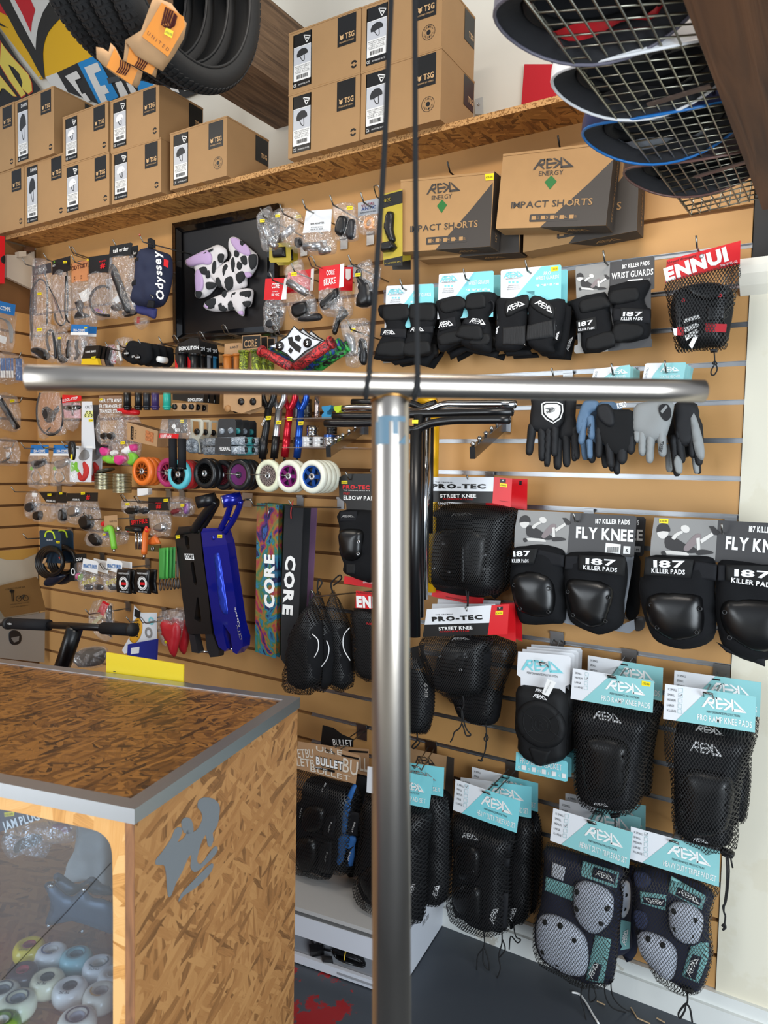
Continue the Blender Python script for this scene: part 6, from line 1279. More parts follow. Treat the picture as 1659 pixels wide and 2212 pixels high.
T.puff('blue_lining',[(790,880),(845,900),(760,1130),(770,1220),(700,1560),(640,1560),(660,1200),(690,1100),(740,980)],.008,blue,-.004,smooth=2);T.puff('blue_lining',[(600,1590),(830,1610),(820,1740),(790,2020),(640,2000),(550,2010),(590,1850)],.008,blue,-.006,smooth=2)
T.puff('elbow_cap',[(120,1250),(230,1150),(400,1190),(430,1330),(380,1500),(220,1560),(110,1440)],.028,shell,-.006,edge=1);T.puff('knee_cap',[(10,1750),(60,1620),(230,1600),(310,1720),(300,1950),(200,2080),(60,2040)],.028,shell,-.006,edge=1)
for p,q_ in (([(400,1330),(560,1310),(520,1620),(370,1600)],None),([(330,1690),(500,1680),(480,2120),(290,2100)],None),([(740,1240),(880,1280),(860,1600),(710,1580)],None),([(680,1720),(810,1740),(760,2020),(620,2010)],None),([(250,850),(460,880),(440,1100),(240,1060)],None)): T.puff('strap',p,.006,cloth2,-.004,smooth=1)
for a,b in (((435,1540),(485,1400)),((390,1960),(425,1820)),((770,1540),(815,1400)),((715,1940),(755,1820)),((345,970),(410,850)),((35,1340),(70,1200))): T.text('BULLET',b,a,22,white,.006)
bag_net(T,[(10,640),(400,750),(832,870),(910,1100),(905,1600),(820,2110),(540,2080),(480,2195),(250,2125),(50,2060),(-10,1800),(-10,1000)],.074,-.04)
loop_hook((455,395),(930,120),.36,'double wire hook holding the kraft BULLET headers')
# ----- printer on the floor
pc=Vector((-1.002,-.399,0));e1=Vector((-.993,-.119,0));e2=Vector((-.119,.993,0));PL=Plane(pc,-e2,-e1)
pw,pd_=.50,.40
prn=root('printer','white office printer on the floor under the pad sets, half behind the counter','printer',pc+e1*pw/2+e2*pd_/2)
pwhite=mat('printer_white','#c6cad2',.45);plid=mat('printer_lid','#aeadab',.5,var=.03,vscale=5);pgrey=mat('printer_grey','#8d8f94',.5);pdark=mat('printer_seam','#5c5c5b',.6)
def pz(u,v): return PL.pt(u,v).z
z1=pz(637,2060.5);z3=pz(637,2018.5);z4=pz(637,1974);z5=pz(637,1966)
def pbx(m_,a0,a1,b0,b1,z0,z1_): return m_.box(pc+e1*((a0+a1)/2)+e2*((b0+b1)/2)+up*((z0+z1_)/2),a1-a0,b1-b0,z1_-z0,e1,e2,up)
make('base',pbx(MB(),0,pw,0,.012,.004,z1),pwhite,prn);make('body',pbx(MB(),0,pw,.065,pd_,.004,z4-.004),pwhite,prn);make('body',pbx(MB(),0,.03,.012,.065,.004,z4-.004),pwhite,prn)
make('upper_front',pbx(MB(),0,pw,0,.065,z3,z4-.002),pwhite,prn)
make('tray',MB().add([pc+e1*a+e2*b+up*z for a,b,z in ((.03,.010,z1-.006),(pw,.010,z1-.006),(pw,.07,z1+.018),(.03,.07,z1+.018))],[(0,1,2,3)]),pgrey,prn)
make('seam',pbx(MB(),.004,pw-.004,.003,pd_-.004,z4-.003,z5),pdark,prn);make('lid',pbx(MB(),.0,pw,.0,pd_,z5,z5+.012),plid,prn)
make('tray_catch',pbx(MB(),.03,.19,-.002,.0,z1-.016,z1-.010),pgrey,prn)
for b in (.20,.23): make('side_grip',MB().box(pc-e1*.001+e2*b+up*(z3+.02),.002,.022,.012,e1,e2,up),pgrey,prn)
ob=pc+e1*.15+e2*.17+up*(z5+.0125);m_=MB();ring2(m_,ob,-e1,e2,up,0,0,0,.022);make('badge_print',m_,mat('badge_grey','#77777a',.4),prn)
make('lettering',textmb(MB(),'hp',ob+up*.001+e1*.013-e2*.006,-e1*.026,e2*.016,up,.0),plid,prn,fixn=False)
Q(22)
cb=root('power_cable','coiled black power cable with three pin plug lying on the printer tray','cable',PL.pt(*px(600,480),-.03));TL_=Plane(pc+e2*.04+up*(z1+.006),(-e2*.37+up*.93),-e1)
cw=lambda x,y,h=.0: TL_.pt(*px(x,y),h)
random.seed(3)
for k in range(6):
    j=lambda: random.uniform(-12,12)
    P=[cw(560+j(),410+8*k,.004+.003*k),cw(640,400+14*k,.006+.003*k),cw(760+j(),450+10*k,.006+.002*k),cw(850+j(),510+8*k,.004),cw(850+j(),590+4*k-20,.004),cw(760+j(),560+6*k-20,.005),cw(660,500+8*k,.006+.002*k),cw(575+j(),470+6*k,.004)]
    make('cable_loop',MB().tube([Vector(q) for q in smoothpts([tuple(p) for p in P],4)],.0034,7,True),plast,cb,True)
make('tie',MB().tube([cw(690,420,.008),cw(672,450,.026),cw(665,480,.028),cw(658,555,.008)],.0022,6),mat('yellow_tie','#c9a52c',.5),cb,True)
make('cable_lead',MB().tube([cw(450,415,.01),cw(520,430,.008),cw(560,430,.008)],.0036,7),plast,cb,True)
m_=MB();a,b=cw(330,400,.012),cw(440,400,.012);m_.prism([cw(x,y,.024) for x,y in ((310,370),(350,360),(455,352),(450,420),(390,440),(320,445))],TL_.n*.022);make('plug',m_,plast,cb)
for x,y,mm in ((330,300,plast),(352,290,chrome),(412,305,chrome)): make('pin',MB().tube([cw(x,y,.03),cw(x+15,y+80,.02)],.003,6),mm,cb)
make('socket',MB().prism([cw(x,y,.02) for x,y in ((438,480),(540,485),(545,520),(440,520))],TL_.n*.016),plast,cb)

Q(18)
FL=lambda x,y,z: onz(*px(x,y),z)
t=root('cable_tie','white plastic cable tie lying on the dark floor by the baseboard','cable tie',FL(500,1300,0));make('strip',MB().tube([Vector(q) for q in smoothpts([tuple(FL(*p,.003)) for p in ((445,1270),(490,1282),(530,1330),(570,1400),(610,1465))],4,False)],.003,6),white,t,True)
t=root('wood_splinter','pale wood splinters on the floor beside the white tie','splinter',FL(830,1400,0))
for p in ([(810,1365),(850,1430)],[(850,1430),(930,1465)],[(600,1325),(650,1348)],[(970,1430),(1020,1458)]): make('splinter_piece',MB().tube([FL(*p[0],.003),FL(*p[1],.003)],.002,5),mat('pale_wood','#b79c78',.8),t)

# ===== left half
grip_b=mat('grip_black','#141416',.75,bump=1.0,bscale=1,stretch=(60,60,420),bdist=.002);dgrey=mat('dark_part','#26272b',.4,.2);silver=mat('silver_part','#b6b7ba',.28,.9);navyb=mat('navy_bag','#1a2340',.75,bump=.4,bscale=300)
dblue=mat('header_blue','#1f6fb4',.45);ambery=mat('olive_blister','#b6a133',.35);pinkp=mat('pink_plastic2','#d63a86',.4);greenp=mat('green_plastic','#7cc43a',.4)
def holed(T,name,outer,holes,m,dd=0,t=.01,par=None,smooth=0):
    f=lambda P: ([Vector(q) for q in smoothpts([tuple(v) for v in T.l2(P,dd)],smooth)] if smooth else [Vector(v) for v in T.l2(P,dd)])
    loops=[f(outer)]+[f(h) for h in holes];V=[];E_=[]
    for L in loops: k=len(V);V += L;E_ += [(k+i,k+(i+1) % len(L)) for i in range(len(L))]
    vv,ee,ff,ov,_,_=delaunay_2d_cdt(V,E_,[tuple(range(len(loops[0])))],1,1e-7)
    def ins(p,L):
        c=False;j=len(L)-1
        for i in range(len(L)):
            if (L[i].y > p.y) != (L[j].y > p.y) and p.x < (L[j].x-L[i].x)*(p.y-L[i].y)/(L[j].y-L[i].y)+L[i].x: c=not c
            j=i
        return c
    fs=[q for q in ff if not any(ins(sum((vv[i] for i in q),Vector((0,0)))/len(q),L) for L in loops[1:])]
    k=len(vv);mb=MB();mb.v=[T.pl.up(p.x,p.y,dd) for p in vv]+[T.pl.up(p.x,p.y,dd-t) for p in vv];mb.f=[tuple(q) for q in fs]+[tuple(i+k for i in q[::-1]) for q in fs]
    cnt={}
    for q in fs:
        for i in range(len(q)): a,b=q[i],q[(i+1) % len(q)];cnt[(a,b)]=1
    for (a,b) in list(cnt):
        if (b,a) not in cnt: mb.f.append((b,a,a+k,b+k))
    return make(name,mb,m,par or T.r)
def fill(T,items,dd=0):
    for it in items:
        k=it[0]
        if k == 'tube': T.tube(it[1],[(x,y,dd+(it[5] if len(it) > 5 else 0)) for x,y in it[2]],it[3],it[4])
        elif k == 'puff': T.puff(it[1],it[2],it[3],it[4],dd,N=10)
        elif k == 'flat': T.slab(it[1],it[2],it[3],dd+(it[4] if len(it) > 4 else 0),.0008)
        elif k == 'ring': T.rings(it[1],it[2],it[3],it[4],dd,.004)
def packet(name,lab,d,at,bag=None,hdr=None,hm=black,txt=(),items=(),pr=None,grp=None,cat='packet',th=.02,fm=None,wr=.006,ht=.001):
    T=Th(name,lab,cat,(WP(*d) if isinstance(d,tuple) else d if isinstance(d,Plane) else WP(d)),at,grp)
    fill(T,items,.004)
    if bag: T.puff('clear_bag',bag,th,fm or film1,-.004,smooth=2,wr=wr,edge=.7,N=12)
    if hdr: cardp(T,hdr,hm,th*.5,ht,name='header_card')
    for (s,a,b,h,m) in txt: T.text(s,a,b,h,m,th*.5+.0012,bold=.02)
    if pr: x,y,w_=pr;price(T,[(x,y),(x+w_,y-w_*.08),(x+w_,y+w_*.55),(x,y+w_*.62)],'£9.99',th+.003)
    return T
UL='packets on the upper left hooks'
Q(4)

T=Th('red_box','bright red cardboard box edge at the left photo edge below the shelf','box',LP(.10),(20,300))
P=[T.w(p) for p in [(-60,108),(45,130),(40,550),(-60,545)]];make('carton',MB().prism(P,Vector((.09,0,0))),red,T.r);T.puff('finger_hole',[(45,300),(15,310),(5,335),(18,362),(45,368)],.001,black,.001)
T=Th('cable_trunking','off-white plastic box and trunking in the corner under the shelf','trunking',LP(.03),(150,300));tw=mat('trunking_white','#c9bfae',.5)
T.slab('cover',[(60,290),(235,300),(308,250),(312,420),(290,600),(60,490)],tw,0,.02);T.slab('cap',[(168,262),(235,258),(238,305),(170,312)],tw,.02,.03);T.slab('clip',[(235,215),(310,225),(308,262),(238,258)],mat('brown_clip','#6b4a33',.5),.02,.02)
T=packet('cable_packet','coiled cables in a clear bag with a blue header on the left wall',LP(.08),(60,740),bag=[(-60,800),(130,840),(152,820),(135,960),(110,1165),(-60,1100)],hdr=[(-60,690),(140,740),(130,840),(-60,795)],hm=dblue,txt=[('DIA-COMPE',(-55,775),(95,800),36,white)],items=[('tube','cable',[(-60+8*k,850),(40+6*k,880),(80+7*k,960),(90+4*k,1080)],.0015,greycard,.004*k) for k in range(6)]+[('flat','label',[(0,1010),(60,1030),(50,1095),(-10,1070)],white,.01)])
T=packet('patch_kit','clear pack of blue patch strips on the left wall',LP(.06),(80,1190),bag=[(-60,1175),(200,1200),(212,1425),(-60,1430)],items=[('flat','blue_strip',[(-20+24*k,1215),(-2+24*k,1218),(2+24*k,1395),(-16+24*k,1395)],dblue,.002*k) for k in range(6)]+[('flat','white_strip',[(-18+24*k,1330),(-2+24*k,1330),(2+24*k,1395),(-16+24*k,1395)],white,.0125) for k in range(6)]+[('flat','card',[(140,1215),(195,1220),(205,1420),(140,1415)],dblue,.0)])
T.text('PUNCTURE REPAIR',(148,1290),(198,1294),8,white,.009);
for k in range(2): loop=hook(-10+200*k,1165,.2,['left wire hook on the side wall above the blue patch strips','right wire hook on the side wall above the blue patch strips'][k],wallp=LP(.10),plate=False)
Q(6)
T=packet('seatpost_packet','black seatpost in a clear bag on the left wall',LP(.07),(60,150),bag=[(-60,140),(150,150),(185,445),(60,455),(-60,380)],items=[('tube','post',[(-5,175),(155,435)],.0145,dgrey)],pr=(90,180,40))
T=packet('bolt_packet','small clear bag of loose bolts on the left wall',LP(.06),(60,545),bag=[(-60,535),(155,545),(175,760),(60,770),(-60,740)],items=[('tube','bolt',[(20,740),(90,700)],.004,dgrey),('tube','bolt',[(60,700),(110,650)],.004,silver),('tube','bolt',[(70,740),(140,745)],.004,silver),('flat','label',[(55,650),(90,655),(85,700),(52,695)],white)])
hook(200,155,.2,'wire hook on the left wall holding the seatpost bag',wallp=LP(.09),plate=False);hook(128,562,.2,'wire hook on the left wall holding the bolt bag',wallp=LP(.08),plate=False)
Q(8)
T=Th('stained_board','off-white board with a yellow stained strip low in the left corner','panel',LP(.004),(150,700));T.slab('board',[(-60,600),(318,566),(335,1200),(-60,1200)],mat('aged_board','#c2b9a6',.7,var=.06,vscale=4),0,.003);T.slab('tape_strip',[(-60,640),(60,670),(200,665),(318,610),(318,566),(-60,600)],mat('yellow_tape','#c79a4a',.6),.001,.0005)
T=Th('cardboard_sheet','brown cardboard sheet printed with a frame size drawing, leaning in the left corner','cardboard',LP(.10),(180,830));ck=mat('old_cardboard','#8a683a',.8,var=.05,vscale=8)
T.slab('sheet',[(-60,905),(308,815),(325,830),(392,1100),(40,1160),(10,1110),(-60,1080)],ck,0,.004);T.text([('CORRECT FRAME SIZE',(45,928),(215,905),12),('CHOOSE A FRAME THAT FITS',(85,1055),(250,1035),8),('YOUR LEGS AND REACH',(90,1078),(240,1060),8)],0,0,0,black,.001)
m_=MB()
for c in ((160,1000),(220,995)): m_.tube([T.w((c[0]+22*math.cos(a),c[1]+24*math.sin(a)),.002) for a in [math.radians(30*k) for k in range(12)]],.0012,4,True)
for s_ in ([(160,1000),(185,975),(205,965),(220,995)],[(185,975),(190,1000),(205,965)],[(98,930),(100,960),(105,1025)],[(112,940),(115,1025)],[(90,950),(120,948)]): m_.tube([T.w(p,.002) for p in s_],.0015,4)
make('drawing_print',m_,black,T.r);T.puff('figure_print',[(80,935),(95,922),(115,925),(125,935),(100,945)],.001,black,.001)
T=Th('white_board','white board with a round dark sticker low in the left corner','board',LP(.085),(200,1150));T.slab('board',[(-60,1190),(385,1115),(380,1545),(-60,1500)],mat('grey_white_board','#a9a49c',.55),0,.006);T.puff('round_sticker',[(75,1330),(80,1285),(120,1268),(165,1285),(185,1330),(170,1380),(120,1395),(85,1375)],.001,dgrey,.001);T.slab('sticker_print',[(95,1335),(165,1320),(160,1360),(120,1375)],greycard,.0025,.0003)
T=Th('yellow_sheet','bright yellow rigid sheet standing up behind the counter top','sheet',Plane(A_+dS*(LS+.008),-dS,-dF),(1200,1480));T.slab('sheet',[(908,1458),(1565,1565),(1563,1720),(905,1640)],mat('yellow_sheet','#e3c81f',.4),0,.004);T.slab('lettering_print',[(965,1616),(985,1619),(985,1626),(965,1623)],black,.001,.0003)
T=Th('scooter_bar_end','black scooter handlebar with foam grips standing behind the counter','scooter',WP(.66),(630,1240))
T.tube('crossbar',[(60,1210,0),(640,1235,0),(1140,1262,0)],.0115,plast,12,1);T.tube('stem',[(640,1250,0),(560,1500,0),(490,1700,0)],.0255,shell,16,1);T.tube('grip',[(75,1212,0),(415,1226,0)],.019,cloth2,14,1);T.tube('grip',[(880,1252,0),(1125,1266,0)],.019,cloth2,14,1);T.tube('bar_end',[(1120,1264,0),(1143,1266,0)],.021,rubber,14,1);T.tube('bar_end',[(62,1211,0),(85,1212,0)],.021,rubber,14,1);T.text('ODI',(65,1222),(98,1224),16,white,.022);T.tube('brake_lever',[(-60,1235,0),(20,1215,0),(60,1200,0)],.006,dgrey,8)
# ----- upper left hanging packets
Q(4)
packet('brake_cable_pack','long black brake cable under a grey VOCAL header',.13,(370,380),bag=[(288,400),(310,320),(452,350),(465,460),(450,960),(300,1110),(268,1000),(275,600)],hdr=[(288,402),(455,362),(462,452),(290,478)],hm=mat('smoke_header','#37373a',.5),txt=[('VOCAL',(312,462),(425,430),38,greycard)],items=[('tube','cable',[(285,1060),(275,850),(280,640),(320,545),(365,510),(415,560),(425,700),(420,920)],.004,dgrey),('tube','cable',[(300,480),(296,700),(290,1040)],.003,plast,.006),('tube','cable',[(400,440),(430,560),(500,700),(560,860)],.0028,plast)],pr=(335,630,36),grp=UL)
packet('brake_cable_pack','looped cables under a black header with green squares',.13,(545,330),bag=[(468,470),(630,430),(628,930),(560,945),(490,900)],hdr=[(468,345),(628,302),(630,432),(468,472)],hm=black,txt=[('SALT',(472,400),(495,395),16,white),('SSS',(480,370),(494,362),20,greenp)],items=[('tube','cable',[(600,440),(606,700),(595,870),(550,925),(505,890),(490,820)],.0035,dgrey),('tube','cable',[(590,480),(585,820),(620,900)],.0035,plast,.006),('tube','cable',[(470,640),(500,740),(530,800)],.002,mat('maroon_cable','#5d2a33',.5))],pr=(565,348,34),grp=UL)
packet('brake_lever_pack','black lever in a bag under a tan header with red ODYSSEY letters',.12,(720,350),bag=[(645,540),(800,520),(860,760),(870,910),(820,935),(700,925),(660,870)],hdr=[(638,372),(788,338),(795,520),(642,542)],hm=mat('orange_kraft','#c38050',.7),txt=[('ODYSSEY',(642,435),(785,395),36,maroon)]+[('X',(660+60*k,500+10*j-12*k),(676+60*k,497+10*j-12*k),12,maroon) for k in range(3) for j in (0,2)],items=[('puff','lever',[(680,720),(720,700),(745,730),(735,800),(800,830),(790,850),(670,865),(700,800)],.012,dgrey),('flat','leaflet',[(705,640),(790,590),(830,680),(740,720)],white,-.002)],pr=(778,330,26),grp=UL)
packet('cable_loop_pack','looped black cable under a black header with red crest',.14,(880,300),bag=[(795,460),(985,445),(1060,830),(1000,860),(830,880),(800,820)],hdr=[(795,312),(985,286),(985,446),(795,461)],hm=black,txt=[('PRIMO',(890,362),(948,350),14,red),('#',(898,415),(945,405),46,red)],items=[('tube','cable',[(985,600),(930,570),(860,590),(815,650),(805,720),(830,790),(880,830),(980,840)],.0045,plast),('tube','cable',[(985,590),(930,578),(865,600),(822,655),(812,720),(838,785),(885,822),(980,830)],.003,dgrey,.006),('flat','foil_label',[(850,765),(945,800),(938,825),(845,790)],multi('foil_label_mix',['#d8c33a','#3a55a8','#b33a3a','#d9d9d9'],60,.4),.006)],grp=UL)
packet('spoke_pack','bundle of black spokes under a black tall order header',.17,(1070,205),bag=[(985,315),(1190,290),(1200,500),(1215,790),(1150,820),(1000,815)],hdr=[(985,215),(1170,182),(1188,190),(1165,297),(975,318)],hm=black,txt=[('tall order',(1012,276),(1152,250),34,white)],items=[('puff','spoke_bundle',[(990,420),(1040,410),(1165,765),(1108,785)],.014,mat('spoke_black','#1a1a1c',.4,bump=1,bscale=1,stretch=(500,1,20))),('puff','nipples',[(1005,745),(1080,730),(1100,780),(1060,795),(1010,790)],.01,mat('nipple_dark','#2a2a2d',.4,bump=1,bscale=400)),('flat','leaflet',[(1010,690),(1060,650),(1090,700),(1040,730)],wcard,-.001)],grp=UL)
packet('spoke_pack','second tall order pack just behind the first, header cut off',.12,(1215,230),bag=[(1190,320),(1240,315),(1270,700),(1230,820),(1100,860),(1090,800)],hdr=[(1150,225),(1235,205),(1242,310),(1160,325)],hm=black,txt=[('ler',(1195,290),(1222,285),26,white)],items=[('puff','spoke_bundle',[(1110,800),(1200,780),(1225,820),(1120,850)],.01,dgrey)],grp=UL)
T=Th('bum_bag','navy blue bar bag with big white script Odyssey lettering','bag',WP(.15),(1355,150))
T.puff('body',[(1290,270),(1335,232),(1440,262),(1525,300),(1542,420),(1530,560),(1490,700),(1430,760),(1300,765),(1225,735),(1215,690),(1245,560),(1262,400),(1275,320)],.05,navyb,0,wr=.008,N=18,edge=.5)
T.puff('side_pocket',[(1275,320),(1300,290),(1320,500),(1290,700),(1230,690),(1250,500)],.01,mat('navy_light','#2b2f66',.75),.03);T.puff('hang_strap',[(1325,150),(1350,142),(1385,160),(1392,235),(1330,235)],.006,cloth2,.01,smooth=1)
for c in ((1240,358),(1212,560)):
    a=T.w(c,.03);make('strap_roll',MB().lathe(a,(1,-.25,.1),[(.004,-.0),(.016,-.0),(.017,.012),(.017,.028),(.016,.030),(.004,.03)],16),cloth2,T.r,True)
T.puff('buckle',[(1335,700),(1385,705),(1380,770),(1318,765)],.006,cloth2,.045,smooth=1);T.puff('strap_end',[(1220,730),(1390,770),(1400,800),(1385,865),(1320,840),(1240,820),(1210,780)],.012,mat('navy_light','#2b2f66',.75),.0)
T.text('Odyssey',(1470,700),(1435,262),100,white,.055,bold=.03,upv=(-100,-14));T.slab('red_label',[(1468,328),(1510,342),(1505,408),(1466,390)],red,.054,.001);T.tube('zip_pull',[(1345,650,.05),(1370,670,.055),(1365,685,.055)],.003,wire)
packet('small_part_pack','small clear packet with a red strip under the navy bag',.06,(1275,850),bag=[(1225,840),(1330,850),(1325,920),(1260,965),(1222,930)],items=[('flat','red_card',[(1228,845),(1252,848),(1248,910),(1224,905)],red)],grp=UL)
for x,y,l,lp in ((195,318,'wire hook holding the grey VOCAL header',0),(388,275,'wire hook holding the black header with green squares',0),(615,208,'tall wire hook with a torn plastic tab, left of the yellow tipped one',0),(642,228,'double wire hook with a yellow tip above the red crest header',1),(638,295,'wire hook holding the tan ODYSSEY header',0),(1010,155,'wire hook holding the tall order header',0)): hook(x,y,.19,l,loop=bool(lp))
hook(1248,108,.22,'wire hook with a red tip holding the navy bar bag',red=True,side=.06)
R2='packets on the second left row'
packet('crank_pack','black brake lever with coiled cable in a crinkled clear bag, leftmost of its row',.15,(390,940),bag=[(320,940),(500,925),(495,1240),(420,1240),(285,1190),(290,1100)],items=[('puff','lever_body',[(290,1130),(340,1120),(420,1150),(440,1210),(400,1235),(330,1190),(290,1165)],.016,plast),('tube','cable',[(440,1150),(420,1060),(430,990),(470,975),(490,1100),(500,1220)],.006,dgrey)],pr=(330,950,44),grp=R2)
packet('lever_pack','two dark levers in narrow clear bags beside the coiled lever bag',.13,(570,970),bag=[(505,960),(590,950),(600,1000),(640,1000),(640,1260),(510,1260)],items=[('puff','lever',[(512,1060),(540,1055),(545,1180),(600,1220),(590,1255),(530,1250)],.01,plast),('puff','lever',[(605,1070),(630,1065),(628,1200),(600,1220)],.01,plast)],pr=(518,1030,28),grp=R2)
for i in (1,0): packet('brake_pack',['brake arm parts under a blue and white header, front one','brake parts behind the blue and white header'][i],(.15,.04*i),(715,920),bag=[(638,1010),(780,1010),(775,1250),(640,1260),(625,1200)],hdr=[(640,915),(792,920),(788,985),(634,982)],hm=dblue,txt=[('DIA-COMPE',(660,978),(760,982),22,white)] if not i else (),items=[('flat','white_band',[(634,984),(788,987),(786,1012),(632,1010)],white,.009),('tube','brake_arm',[(690,1050),(685,1120),(700,1180),(670,1230)],.007,dgrey),('ring','washer',[(740,1090),(748,1110)],.008,silver)],pr=(755,940,24) if not i else None,grp=R2)
Q(30)
for i in range(4):
    x=0
    T=Th('grip_box','black and yellow KINK box, first of four' if i == 0 else ['','second black box behind the KINK one','third black box behind the KINK one','last black box behind the KINK one'][i],'box',WP(.17,.02*i),(720+x*.6,765),'small boxes left of the black mitts')
    T.slab('box_face',[(645+x,765),(800+x*.8,757),(775+x*.8,900),(605+x,905)],black,0,.012);T.slab('box_base',[(605+x,905),(775+x*.8,900),(795+x*.8,975),(598+x,970)],mat('box_yellow','#e6bf1f',.45) if i == 0 else (cardk if i == 1 else charcoal),-.001,.014)
    if i == 0: T.text('KINK BMX',(648,843),(765,832),22,white,.001,bold=.02);price(T,[(712,885),(760,878),(755,908),(712,912)],'£22',.002)
T=packet('sticker_pack','bundle of red, white and blue printed packets behind the boxes',.10,(940,755),bag=[(870,765),(960,745),(1000,800),(990,970),(900,960)],items=[('flat','printed_panel',[(880,765),(960,748),(990,800),(985,960),(920,960)],multi('packet_mix',['#2b3f8a','#d9d9df','#b22a35','#1d1d22'],45,.4))],grp=R2)
packet('small_part_pack','clear packet with a chain like strip left of the black mitts',.14,(1080,690),bag=[(1000,690),(1160,670),(1165,760),(1070,830),(1050,960),(1010,950)],items=[('tube','beaded_strip',[(1010,760),(1030,850),(1050,930)],.006,white)],pr=(1098,730,30),grp=R2)
for i in (3,2,1,0):
    T=Th('black_mitt_pack',['front black bar mitt with round white ODI end plugs','second black bar mitt with a white ring plug','third black bar mitt in the row','rearmost black bar mitt in the row'][i],'handlebar grips',WP(.20,.035*i),(1240,710),'black bar mitts')
    T.puff('mitt',[(1150,705),(1250,718),(1372,735),(1385,790),(1390,900),(1320,975),(1240,950),(1180,970),(1060,890),(1100,790)],.015,cloth,0,wr=.004,smooth=2)
    if i == 0:
        for c in ((1103,845),(1230,890)): T.disc('end_plug',c,.0125,plast,.02,.004);T.text('ODI',(c[0]-24,c[1]+12),(c[0]+24,c[1]+8),18,white,.0252,bold=.02)
        T.text('50',(1165,895),(1195,888),22,white,.02)
    elif i == 1: T.disc('end_plug',(1425,905),.0125,white,.0,.02)
for x,y,l in ((868,718,'wire hook holding the KINK boxes'),(1235,688,'wire hook holding the black mitts'),(1465,660,'wire hook right of the black mitts by the picture frame'),(1000,695,'wire hook holding the clear packet left of the mitts')): hook(x,y,.22,l)
# ----- framed picture
Q(5)
fr=mat('black_gloss_frame','#0b0b0c',.12,coat=.6);ftx=mat('white_thread','#d9d5d6',.95,bump=1,bscale=500);fpu=mat('lilac_thread','#bfa3cc',.95,bump=1,bscale=500);fbk=mat('charcoal_thread','#26282a',.95,bump=1,bscale=500)
T=Th('framed_picture','glossy black picture frame with fluffy black, white and lilac shapes','picture',WP(.030),(400,100))
o_=[(38,208),(795,62),(797,1012),(46,1062)]
T.slab('mount',o_,mat('black_mount','#0c0b0d',.35),-.012,.010)
inner=[(105,272),(720,150),(722,940),(112,1000)];mid=[(60,240),(770,98),(772,985),(66,1035)]
for a,b,z0,z1_,nm in ((o_,mid,0,.012,'frame_bar'),(mid,inner,.008,-.004,'inner_bar')):
    for k in range(4):
        j=(k+1) % 4;A4=[T.w(a[k],z0),T.w(a[j],z0),T.w(b[j],z1_),T.w(b[k],z1_)];B4=[T.w(a[k],-.02),T.w(a[j],-.02),T.w(b[j],-.012),T.w(b[k],-.012)]
        make(nm,MB().add(A4+B4,[(0,1,2,3),(7,6,5,4),(0,4,5,1),(1,5,6,2),(2,6,7,3),(3,7,4,0)]),fr,T.r)
blobs=[[(140,470),(175,450),(230,420),(300,390),(360,362),(400,372),(428,400),(430,450),(400,490),(385,540),(350,600),(360,640),(340,680),(290,730),(230,745),(205,720),(215,660),(205,590),(205,540),(160,520),(138,500)],[(445,350),(460,310),(500,308),(560,350),(610,400),(645,430),(650,480),(640,530),(600,590),(575,600),(575,650),(550,670),(510,650),(500,600),(470,540),(440,500),(470,440),(450,400)],
 [(330,560),(380,520),(440,480),(500,520),(520,600),(560,640),(540,670),(480,690),(450,700),(420,680),(370,640),(330,610)],[(265,800),(300,760),(360,730),(440,700),(520,680),(600,675),(620,710),(600,800),(560,810),(550,870),(520,860),(490,830),(440,835),(380,840),(300,830)]]
for i,b in enumerate(blobs): T.puff('fluffy_shape',b,.016,ftx,-.004+.002*i,wr=.006,N=16)
for b in ([(140,470),(230,420),(290,400),(320,440),(310,500),(240,500),(160,515)],[(205,560),(240,540),(260,600),(255,680),(210,700)],[(460,315),(500,312),(580,370),(600,430),(560,440),(500,400),(465,350)],[(270,800),(300,775),(310,800),(295,820)],[(515,840),(545,835),(548,865),(520,858)],[(560,560),(600,560),(610,585),(575,598)]): T.puff('lilac_patch',b,.005,fpu,.0135,wr=.002)
for b in ([(370,430),(410,430),(400,485),(370,480)],[(490,400),(520,420),(510,450),(485,440)],[(530,450),(570,440),(575,500),(545,500)],[(590,440),(640,430),(645,500),(610,540),(590,500)],[(500,570),(545,550),(560,600),(520,640),(500,610)],[(330,490),(350,480),(345,560),(325,560)],[(355,600),(385,600),(390,665),(360,655)],[(420,600),(470,590),(475,660),(440,690),(415,650)],[(285,630),(350,635),(340,670),(290,680)],[(210,690),(250,700),(240,740),(212,735)],[(235,530),(280,520),(290,570),(250,570)],[(275,770),(360,740),(350,800),(300,820)],[(440,780),(470,760),(480,820),(445,830)],[(520,700),(600,690),(590,740),(530,735)],[(545,770),(600,765),(595,800),(560,805)],[(370,790),(410,770),(430,830),(385,835)],[(530,330),(560,350),(550,375),(530,360)],[(460,480),(480,450),(490,520),(470,560)],[(400,540),(420,500),(440,520),(410,590)],[(510,480),(540,500),(530,540),(505,530)],[(230,440),(320,390),(325,400),(240,455)],[(280,560),(305,545),(310,590),(285,600)],[(400,700),(430,690),(425,740),(400,735)],[(470,710),(500,700),(490,740),(465,745)]): T.puff('dark_patch',b,.005,fbk,.0145,wr=.002,N=8)
